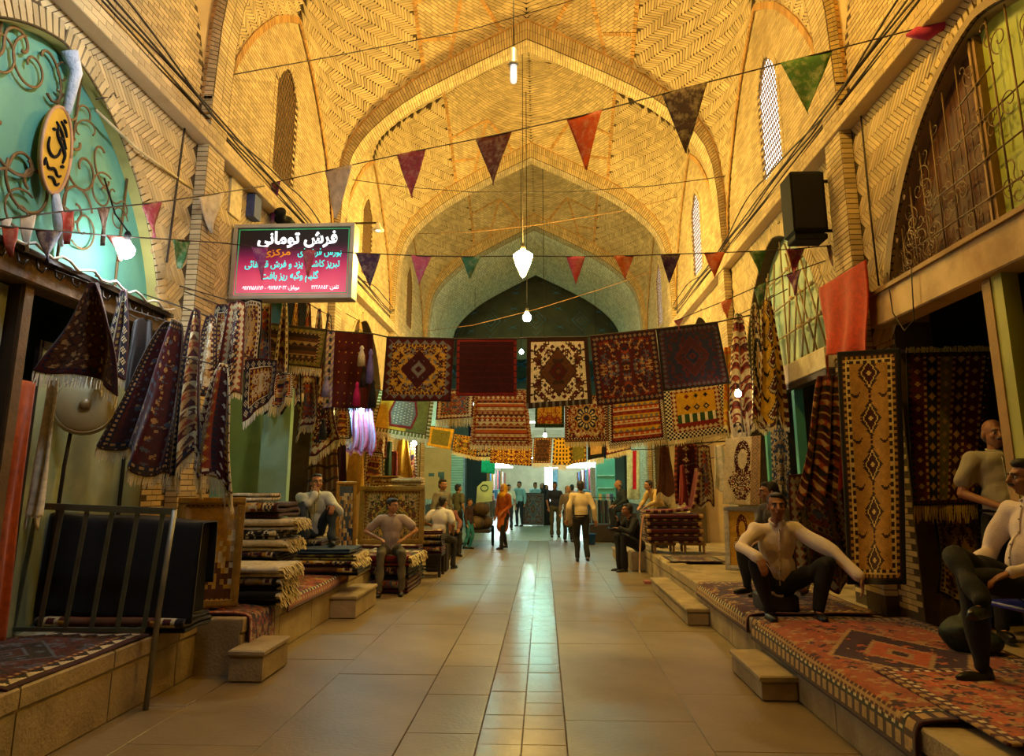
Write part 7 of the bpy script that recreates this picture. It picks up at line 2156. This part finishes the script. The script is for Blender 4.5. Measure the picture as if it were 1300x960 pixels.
# black loudspeaker on the right wall
c = at(1020, 262, Y=7.8)
t = thing('loudspeaker', 'black hanging loudspeaker box on a bracket on the right wall', 'speaker', (c[0], c[1], c[2] - .4))
b = MB(); b.box((c[0] - .19, c[1] - .16, c[2] - .37), (c[0] + .19, c[1] + .16, c[2] + .37), None, .03); b.obj('cabinet', M_BLACK, t)
MB().box((c[0] - .16, c[1] - .175, c[2] - .33), (c[0] + .16, c[1] - .155, c[2] + .33), None, .01).obj('grille', mat('speaker_cloth', '#0c0a09', .95, .2, 80, .5, 200), t)
MB().box((c[0] - .17, c[1] - .13, c[2] - .44), (c[0] + .19, c[1] + .13, c[2] - .37), None, .01).obj('foot', M_BLACK, t)
MB().tube([(XR - .06, 7.8, c[2] - .5), (XR - .06, 7.8, c[2] + .48)], .022, 8).obj('bracket_post', M_BLACK, t)
for z in (c[2] + .3, c[2] - .3): MB().bar((c[0] + .15, 7.8, z), (XR + .02, 7.8, z), .03).obj('bracket_arm', M_BLACK, t)

# tubular pendant lamp, nearly out
c = at(652, 85, Y=9.0)
t = thing('tube_pendant', 'hanging clear glass tube lamp on a long cord below the first arch', 'lamp', (c[0], c[1], c[2] - .25))
MB().tube([(c[0], 9, c[2] + .28), (c[0], 9, 11.2)], .008, 5).obj('cord', M_BLACK, t)
MB().lathe([(.025, .30), (.05, .26), (.055, .08), (.07, .06), (.07, .03), (.05, .02)], 14, c).obj('holder', mat('grey_metal', '#8f8d86', .4, .1, metal=.6), t)
MB().lathe([(.045, .03), (.048, -.2), (.04, -.24), (.01, -.26)], 14, c).obj('glass_tube', mat('clear_lamp_glass', '#dfe6ea', .15, .03, 3, emit=.8, emit_col=(.8, .9, 1)), t)
MB().tube([(c[0], 9, c[2] + .02), (c[0], 9, c[2] - .16)], .012, 6).obj('filament_rod', M_IRON, t)
# little floodlight on the left by the second arch
c = at(480, 288, Y=13.0)
t = thing('floodlight', 'small floodlight on a bracket at the left arch pier above the sign', 'lamp', c)
MB().bar((XL + .02, 13.0, c[2] + .08), (c[0], 13.0, c[2] + .08), .03).obj('bracket', M_IRON, t)
b = MB(); b.lathe([(.04, .08), (.05, .02), (.12, -.06), (.12, -.08)], 14, c); b.obj('reflector', mat('white_enamel', '#d8d4c8', .4, .05), t)
MB().ell(c - [0, 0, .05], (.06, .06, .05)).obj('lamp_glass', mat('flood_glass', '#f4ead0', .2, .02, emit=4, emit_col=(1, .85, .6)), t)
# boxes and paper on the left wall by the sign
for k, (x, y, w_, h_, cc, lb) in enumerate([(304, 240, .32, .75, '#cdb98a', 'tall paper notice on the left wall above the sign'), (322, 264, .22, .32, '#3c4a7a', 'small blue metal box on the left wall above the sign')]):
    p = at(x, y, X=XL + .06)
    setp(MB().box((XL, p[1] - w_ / 2, p[2] - h_ / 2), (XL + (.03 if k == 0 else .12), p[1] + w_ / 2, p[2] + h_ / 2), None, .005).obj(['paper_notice', 'junction_box'][k], mat('notice%d' % k, cc, .7, .2, 14)), lb, ['notice', 'box'][k])
p = at(362, 282, X=XL + .2)
b = MB(); b.ell(p, (.12, .28, .1)); b.ell(p + [.05, .35, -.02], (.1, .2, .08)); b.ell(p + [0, -.2, .05], (.08, .14, .07))
setp(link('cable_coil', fuse(b, .025, 3, .012, 4), M_BLACK), 'dark bundle of coiled cable on top of the sign board', 'cable coil')

# ------------------------------------------------------------------ beyond the third arch: crossing dome and far lit shops
DC = (XC, 32.9)
# deep barrel between the third arch and the crossing
cv_, sv_ = curve_tab(np.concatenate([[[-3.52, 0]], INN, [[3.52, 0]]]))
b = MB()
k_ = len(cv_); V = np.concatenate([np.stack([XC + cv_[:, 0], np.full(k_, yy), cv_[:, 1]], -1) for yy in (22.9, 28.4)])
j_ = np.arange(k_ - 1); ba = struct('ceiling', npmesh('barrel', V, np.stack([j_, j_ + 1, k_ + j_ + 1, k_ + j_], -1)), M_MORTAR, label='deep pale brick barrel vault beyond the third arch')
e_ = np.arange(1.0, sv_[-1] - 1.0, .075); Q = []; Nn = []
for r_ in range(24):
    y0_ = 23.05 + r_ * .22
    a0_ = along(cv_, sv_, e_ + .005 + .03 * (r_ % 2)); a1_ = along(cv_, sv_, e_ + .069 + .03 * (r_ % 2))
    f3 = lambda c, yy: np.stack([XC + c[:, 0], np.full(len(c), yy), c[:, 1]], -1)
    Q.append(np.stack([f3(a0_, y0_), f3(a1_, y0_), f3(a1_, y0_ + .21), f3(a0_, y0_ + .21)], 1))
    t_ = a1_ - a0_; nn = np.stack([t_[:, 1], 0 * t_[:, 0], -t_[:, 0]], -1); Nn.append(nn / np.linalg.norm(nn, axis=1)[:, None])
V, F = slabs(np.concatenate(Q), np.concatenate(Nn), .008)
o = link('barrel_bricks', npmesh('barrel_bricks', V, F), mat('pale_brick', '#c9c3a4', .85, .1, 3, island=.18), ba); o['kind'] = 'stuff'
V = []; nr, na = 26, 48
for i in range(nr + 1):
    th = i / nr * PI / 2
    for j in range(na + 1):
        an = 2 * PI * j / na
        V.append((DC[0] + 5.0 * math.cos(th) * math.cos(an), DC[1] + 4.75 * math.cos(th) * math.sin(an), 6.9 + 5.2 * math.sin(th) ** .92))
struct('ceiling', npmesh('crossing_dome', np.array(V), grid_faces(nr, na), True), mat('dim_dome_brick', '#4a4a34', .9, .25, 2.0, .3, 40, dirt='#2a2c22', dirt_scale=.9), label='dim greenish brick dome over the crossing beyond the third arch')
def dome_pt(an, th): return np.array([DC[0] + 4.95 * math.cos(th) * math.cos(an), DC[1] + 4.7 * math.cos(th) * math.sin(an), 6.9 + 5.15 * math.sin(th) ** .92])
b = MB()
for k in range(16):
    a0 = 2 * PI * k / 16
    for th0, d_ in ((.24, .13), (.62, .11)):
        for s in (1.0, .62, .3):
            aa = a0 + (PI / 16 if th0 > .5 else 0)
            pts = [dome_pt(aa + d_ * s * ca / math.cos(th0), th0 + .13 * s * sa) for ca, sa in ((1, 0), (0, 1), (-1, 0), (0, -1), (1, 0))]
            b.tube(pts, .06, 4)
    pts = [dome_pt(a0 + PI / 16 * (1 if q % 2 else -1), .02 + .16 * q) for q in range(8)]; b.tube(pts, .085, 4)
    pts = [dome_pt(a0 + PI / 16 * (-1 if q % 2 else 1), .02 + .16 * q) for q in range(8)]; b.tube(pts, .085, 4)
o = b.obj('glazed_brick_figures', M_BLUE); o['kind'] = 'structure'; o['label'] = 'dark blue glazed brick diamonds on the crossing dome'
# crossing walls
b = MB()
for k in range(24):
    a0, a1 = 2 * PI * k / 24, 2 * PI * (k + 1) / 24
    p, q = [(DC[0] + 5.02 * math.cos(a), DC[1] + 4.77 * math.sin(a)) for a in (a0, a1)]
    mid = (a0 + a1) / 2
    z0 = 0.0
    if abs(math.sin(mid)) > .66: z0 = 5.6 if math.sin(mid) > 0 else 6.6
    b.add([(p[0], p[1], z0), (q[0], q[1], z0), (q[0], q[1], 6.95), (p[0], p[1], 6.95)], [(0, 1, 2, 3)])
    if math.sin(mid) > .70: b.add([(p[0], p[1], 5.6), (q[0], q[1], 5.6), (q[0], 37.6, 5.6), (p[0], 37.6, 5.6)], [(0, 1, 2, 3)])
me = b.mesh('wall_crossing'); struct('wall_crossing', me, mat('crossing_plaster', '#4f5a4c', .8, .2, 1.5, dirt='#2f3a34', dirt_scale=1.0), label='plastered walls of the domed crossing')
b = MB(); b.box((-6.4, 22.95, 0), (XL - .02, 23.05, 12)); b.box((XR + .02, 22.95, 0), (6, 23.05, 12)); struct('wall_front', b.mesh('w'), M_MORTAR, label='brick wall around the third arch')
b = MB(); b.box((-6.4, 28.35, 0), (XL + .12, 28.45, 12)); b.box((XR - .12, 28.35, 0), (6, 28.45, 12)); struct('wall_front', b.mesh('w'), M_MORTAR, label='wall around the mouth of the barrel vault')
# far corridor
b = MB(); b.box((-3.5, 36.6, 0), (-3.4, 58, 5.8)); struct('wall_far_left', b.mesh('w'), mat('far_plaster', '#c4bba0', .8, .2, 1.0), label='left wall of the far lit arcade')
b = MB(); b.box((2.9, 36.6, 0), (3.0, 58, 5.8)); struct('wall_far_right', b.mesh('w'), mat('far_plaster', '#c4bba0', .8), label='right wall of the far lit arcade')
b = MB(); b.box((-3.5, 37, 5.6), (3.0, 58, 5.7)); struct('ceiling', b.mesh('c'), mat('far_plaster', '#c4bba0', .8), label='ceiling of the far arcade')
b = MB(); b.box((-3.5, 58, 0), (.1, 58.1, 5.8)); b.box((1.15, 58, 0), (3, 58.1, 5.8)); b.box((.1, 58, 3.0), (1.15, 58.1, 5.8)); struct('wall_end', b.mesh('w'), mat('far_plaster', '#c4bba0', .8), label='end wall of the far arcade')
d1 = struct('door_1', MB().box((.1, 58.02, 0), (1.15, 58.06, 3.0)).mesh('d'), mat('daylight_door', '#e8f2f4', .5, .02, emit=5, emit_col=(.85, .97, 1)), label='bright daylit doorway at the far end of the arcade')
MB().box((.72, 57.9, 0), (1.15, 58, 2.9)).obj('door_leaf', mat('pale_blue_door', '#6f9ab0', .5), d1)

# fluorescent tubes over the far shops
for k, (x, y, z) in enumerate([(-2.7, 38.4, 2.75), (-2.7, 41, 2.75), (-2.7, 44.6, 2.8), (-2.7, 49, 2.8), (2.2, 38.5, 2.75), (2.2, 41.5, 2.8), (2.2, 45, 2.8), (2.2, 49.5, 2.8), (-1.2, 54, 3.6), (1.6, 55, 3.6)]):  # last two tubes are added to lighten the end wall
    t = thing('fluorescent_tube', 'white fluorescent tube over the %s shop on the %s of the far arcade' % (['nearest', 'second', 'third', 'fourth', 'nearest', 'second', 'third', 'fourth', 'farthest', 'farthest'][k], 'left' if k < 4 or k == 8 else 'right'), 'lamp', (x, y, z), 0, 'fluorescent tubes of the far arcade')
    MB().tube([(x - .6, y, z), (x + .6, y, z)], .03, 8).obj('tube', mat('tube_glow', '#f0ffff', .3, .02, emit=480 * LAMP_GAIN, emit_col=(.70, 1.0, .96)), t)
    MB().box((x - .62, y - .03, z + .03), (x + .62, y + .03, z + .07)).obj('fixture', mat('white_enamel', '#d8d4c8', .4), t)
    MB().tube([(x, y, z + .06), (x, y, 5.62)], .006, 4).obj('cord', M_BLACK, t)
for k, (x, y, z, lb) in enumerate([(-2.4, 24.6, 4.4, 'turquoise white tube lamp at the left of the crossing'), (1.9, 24.8, 4.4, 'turquoise white tube lamp at the right of the crossing'), (-.3, 31.0, 4.3, 'turquoise white tube lamp in the middle of the crossing')]):
    t = thing('fluorescent_tube', lb, 'lamp', (x, y, z))
    MB().tube([(x - .6, y, z), (x + .6, y, z)], .03, 8).obj('tube', mat('tube_teal', '#e0fff8', .3, .02, emit=520 * LAMP_GAIN, emit_col=(.36, 1.0, .80)), t)
    MB().box((x - .62, y - .03, z + .03), (x + .62, y + .03, z + .07)).obj('fixture', mat('white_enamel', '#d8d4c8', .4), t)
    MB().tube([(x, y, z + .06), (x, y, 11.2 if k == 2 else 8.6)], .006, 4).obj('cord', M_BLACK, t)

# goods of the far shops
fc = ['#b85a5a', '#d8c8b0', '#3a6a8a', '#8a3a4a', '#c89a4a', '#5a8a7a', '#d0a0a0', '#404a6a', '#b0b8b0', '#7a4a2a']
for k in range(22):
    sx = -1 if k % 2 == 0 else 1
    y = 37.2 + (k // 2) * 1.6; x = -3.36 if sx < 0 else 2.96
    P = quadP((x - .05, y, 2.5), (x + (.55 if sx < 0 else -.55), y + .1, 2.5), (x + (.55 if sx < 0 else -.55), y + .1, .7 + .3 * (k % 3)), (x - .05, y, .7 + .3 * (k % 3)), 10, 14, .06, k, 2)
    rug('hanging_textile', '%s textile, %s on the %s side of the far arcade' % (['brick red', 'cream', 'blue', 'wine red', 'ochre', 'sea green', 'pale pink', 'navy', 'pale grey', 'brown'][k % 10], ['first', 'second', 'third', 'fourth', 'fifth', 'sixth', 'seventh', 'eighth', 'ninth', 'tenth', 'eleventh'][k // 2], 'left' if sx < 0 else 'right'), 'textile', weave(10, 14, (), fc[k % 10], 'plain', (), k), P, group='textiles of the far arcade')
for k in range(10):
    sx = -1 if k % 2 == 0 else 1
    y = 38.2 + (k // 2) * 3.2; x0, x1 = (-3.38, -2.5) if sx < 0 else (2.0, 2.88)
    t = thing('shop_counter', 'goods-laden counter, %s on the %s side of the far arcade' % (['first', 'second', 'third', 'fourth', 'fifth'][k // 2], 'left' if sx < 0 else 'right'), 'counter', ((x0 + x1) / 2, y, 0), 0, 'counters of the far arcade')
    MB().box((x0, y - .6, 0), (x1, y + .6, .85), None, .02).obj('counter', mat('counter_%d' % (k % 3), ['#6a5a4a', '#8aa0a0', '#a06a5a'][k % 3], .6), t)
    for q in range(4): MB().box((x0 + .05, y - .5 + .26 * q, .85), (x1 - .1, y - .3 + .26 * q, 1.05 + .15 * ((k + q) % 3)), None, .01).obj('goods', mat('goods_' + fc[(k + q) % 10][1:], fc[(k + q) % 10], .7), t)

# left of the crossing: roller shutter, doorway, emerald cloth
t = thing('roller_shutter', 'pale turquoise roller shutter at the left of the crossing', 'shutter', (-3.55, 29.0, 0))
for k in range(30): MB().box((-3.86, 28.97, k * .1), (-3.24, 29.03, k * .1 + .09), None, .012).obj('slat', mat('shutter_teal', '#9fd0c0', .45, .06, 3), t)
MB().box((-3.24, 28.94, 0), (-3.16, 29.06, 3.05)).obj('side_post', mat('shutter_post', '#7f9fb8', .5), t)
t = thing('shop_doorway', 'doorway filled by a shade-dark panel with hanging clothes at the left of the crossing', 'doorway', (-2.8, 29.6, 0))
MB().box((-3.14, 29.55, 0), (-2.3, 29.62, 3.0)).obj('shade_panel', mat('shade_teal', '#0e2428', .8), t)  # flat dark sheet, its colour stands in for shade inside the doorway
MB().box((-2.32, 29.45, 0), (-2.2, 29.6, 3.2)).obj('door_frame', M_LWOOD, t)
wall_quad('emerald_cloth', 'emerald green cloth hanging at the left of the crossing', (at(612, 576, Y=26), at(630, 576, Y=26), at(628, 602, Y=26), at(611, 600, Y=26)), weave(14, 18, (), '#10a070', 'plain', (), 2), seed=2, cat='cloth')
setp(MB().tube([(XL + .5, 26.0, at(612, 575, Y=26)[2] + .01), (at(632, 575, Y=26)[0], 26.0, at(612, 575, Y=26)[2] + .01)], .015, 5).obj('hanging_pole', M_DWOOD), 'pole holding the emerald cloth at the left of the crossing', 'pole')
# display carpet
t = thing('display_carpet', 'grey blue carpet with central diamond shown upright on a stand in the far street', 'carpet', (-.43, 29.5, 0))
Cc = weave(40, 56, [(3, 'slt', 'gry', 'dot'), (3, 'brn', 'slt', 'bar')], '#6a5a5a', 'medallion', ('slt', 'gry', 'brn', '#6a5a5a'), 3)
o = link('weave', cloth_mesh('weave', Cc, quadP((-.86, 29.5, 1.28), (0.0, 29.5, 1.28), (0.0, 29.46, .04), (-.86, 29.46, .04), Cc.shape[1], Cc.shape[0], .0, 1)), WEAVE, t)
b = MB()
for x in (-.87, .01): b.bar((x, 29.5, 0), (x, 29.53, 1.3), .035)
b.obj('stand', M_IRON, t); MB().bar((-.88, 29.53, 1.29), (.02, 29.53, 1.29), .035).obj('top_bar', M_IRON, t)
# loaded cart
c = (-1.72, 19.9, 0)
t = thing('hand_cart', 'loaded hand cart with sacks parked on the left of the far street', 'cart', c)
MB().box((c[0] - .3, c[1] - .5, .38), (c[0] + .28, c[1] + .5, .46), None, .01).obj('bed', M_DWOOD, t)
for s in (-1, 1):
    Mx = Matrix.Translation((c[0] + s * .33, c[1], .28)) @ Matrix.Rotation(PI / 2, 4, 'Y')
    MB().lathe([(.05, -.03), (.26, -.025), (.28, 0), (.26, .025), (.05, .03)], 20, M=Mx).obj('wheel', M_BLACK, t)
for k, (dx, dy, z, r) in enumerate(((-.1, -.25, .62, .22), (.1, .1, .64, .23), (-.08, .25, .9, .22), (.02, -.15, 1.0, .24))):
    MB().ell((c[0] + dx, c[1] + dy, z), (r, r * 1.1, .2)).obj('sack', mat('sack_cloth', '#5e4a2c', .9, .25, 12, .4, 60), t)
for s in (-1, 1): MB().tube([(c[0] + s * .25, c[1] + .5, .42), (c[0] + s * .25, c[1] + 1.0, .8)], .02, 6).obj('handle', M_DWOOD, t)
p = at(615, 622, Y=19.6)
t = thing('printed_board', 'pale green board with an oval mark standing on the loaded cart', 'board', (p[0], 19.65, p[2] - .2))
MB().prism([(p[0] - .23, p[2] - .36), (p[0] + .21, p[2] - .30), (p[0] + .22, p[2] + .23), (p[0] - .05, p[2] + .22), (p[0] - .2, p[2] + .08)], 1, 19.63, 19.66).obj('board', mat('pale_green_card', '#a8c8a8', .6, .05), t)
MB().tube([(p[0] + .1 * math.cos(a), 19.62, p[2] + .05 + .08 * math.sin(a)) for a in np.linspace(0, 2 * PI, 17)], .015, 5).obj('oval_mark', mat('dark_green_ink', '#1f5a4a', .6), t)
# boxes at left
for k, (x, y, w_, h_, z, cc, lb) in enumerate([(-2.5, 19.4, .5, .45, 0, '#6a4a24', 'brown carton on the floor by the shutter side'), (-2.5, 19.4, .36, .34, .455, '#b9c4b0', 'white box with yellow label on the brown carton'), (-2.75, 18.6, .45, .5, 0, '#221a14', 'black crate on the floor left of the child')]):
    t = thing('carton', lb, 'box', (x, y, z))
    MB().box((x - w_ / 2, y - w_ / 2, z), (x + w_ / 2, y + w_ / 2, z + h_), None, .01).obj('carton_body', mat('carton%d' % k, cc, .7), t)
    if k == 1: MB().box((x - .12, y - w_ / 2 - .004, z + .06), (x + .14, y - w_ / 2, z + .24)).obj('yellow_label', mat('label_yellow', '#a8952a', .6), t)
# right far: clothes rack, bucket, turquoise shop, strip
t = thing('clothes_rack', 'rack of dark jackets on the right of the far street', 'rack', (1.75, 22.6, 0))
MB().tube([(1.25, 22.6, 0), (1.25, 22.6, 1.25), (2.2, 22.6, 1.25), (2.2, 22.6, 0)], .02, 6).obj('frame', M_IRON, t)
for k in range(9):
    x = 1.32 + k * .1
    MB().box((x - .03, 22.38, .35), (x + .03, 22.82, 1.18), None, .02).obj('jacket', mat('jacket_%d' % (k % 4), ['#1a1614', '#4a4640', '#2a2024', '#8a8a84'][k % 4], .9), t)
t = thing('bucket', 'blue plastic bucket on the floor behind the walking man', 'bucket', (1.32, 20.6, 0))
MB().lathe([(.10, 0), (.14, .28), (.15, .28), (.15, .30), (.13, .30), (.09, .02)], 16, (1.32, 20.6, 0)).obj('pail', mat('blue_pail', '#2a6ab0', .4), t)
MB().tube([(1.32 + .14 * math.cos(a), 20.6, .29 + .10 * math.sin(a)) for a in np.linspace(0, PI, 11)], .006, 5).obj('bail_handle', M_IRON, t)
setp(MB().box((1.35, 21.5, 0), (2.2, 22.2, .5), None, .02).obj('goods_crate', M_DWOOD), 'dark crate by the clothes rack on the right', 'crate')
t = thing('shop_cabinet', 'turquoise painted shop cabinet with shelves on the far right', 'cabinet', (2.3, 26.8, 0))
MB().box((1.95, 26.8, 0), (2.65, 27.2, 2.6), None, .01).obj('body', M_TEAL, t)
for k in range(4): MB().box((2.0, 26.72, .6 + .45 * k), (2.6, 26.8, .64 + .45 * k)).obj('shelf', mat('shelf_teal', '#a0d8cc', .5), t)
for k in range(8): MB().box((2.02 + .14 * (k % 4), 26.73, .64 + .45 * (k // 4)), (2.13 + .14 * (k % 4), 26.79, .86 + .45 * (k // 4)), None, .01).obj('goods', mat('goods_' + fc[k][1:], fc[k], .7), t)
wall_quad('hanging_banner', 'white and turquoise banner with a red stripe on the right beyond the arch', (at(796, 572, Y=19.5), at(812, 572, Y=19.5), at(812, 634, Y=19.5), at(796, 634, Y=19.5)), weave(16, 40, (), '#b8d0c4', 'plain', (), 2, lambda C_, i, j, n: C_.__setitem__((i > 6) & (i < 12) & (j < 32), col('#b01838'))), seed=5, cat='banner')
setp(MB().tube([at(794, 571, Y=19.5), (XR + .0, 19.5, at(794, 571, Y=19.5)[2] + .02)], .014, 5).obj('hanging_pole', M_DWOOD), 'pole holding the red striped banner', 'pole')
p = at(541, 605, Y=22.5)
t = thing('poster', 'pale poster with blue marks on the left brick pier', 'poster', (XL + .14, 22.55, p[2] - .5))
MB().box((XL + .14, 22.555, p[2] - .7), (XL + 1.0, 22.575, p[2] + .9)).obj('sheet', mat('poster_pale', '#a8a888', .7, .1, 3), t)
for k, (dx, dz, w_, h_) in enumerate(((.15, .0, .18, .1), (.45, -.02, .2, .16), (.5, -.3, .15, .3))): MB().box((XL + .14 + dx, 22.548, p[2] + dz), (XL + .14 + dx + w_, 22.556, p[2] + dz + h_)).obj('print', mat('poster_blue', '#3a6a80', .7), t)
bulb_lamp('shop_bulb', 'warm white bulb near the poster pier on the left', at(526, 563, Y=13.6), .045, 40, (1, .9, .7), (XL, 13.6, at(526, 563, Y=13.6)[2] + .5))
bulb_lamp('shop_bulb', 'warm bulb lighting the rugs behind the red stack on the right', (2.9, 14.6, 2.9), .05, 70, (1, .72, .4), (XR, 14.6, 3.3))
# litter
b = MB(); p = at(822, 741, Z=0); b.box((p[0] - .06, p[1] - .08, 0), (p[0] + .06, p[1] + .08, .05), None, .01)
setp(b.obj('crumpled_packet', mat('pink_packet', '#b06a60', .6)), 'small pinkish crumpled packet on the floor by the right step', 'litter')
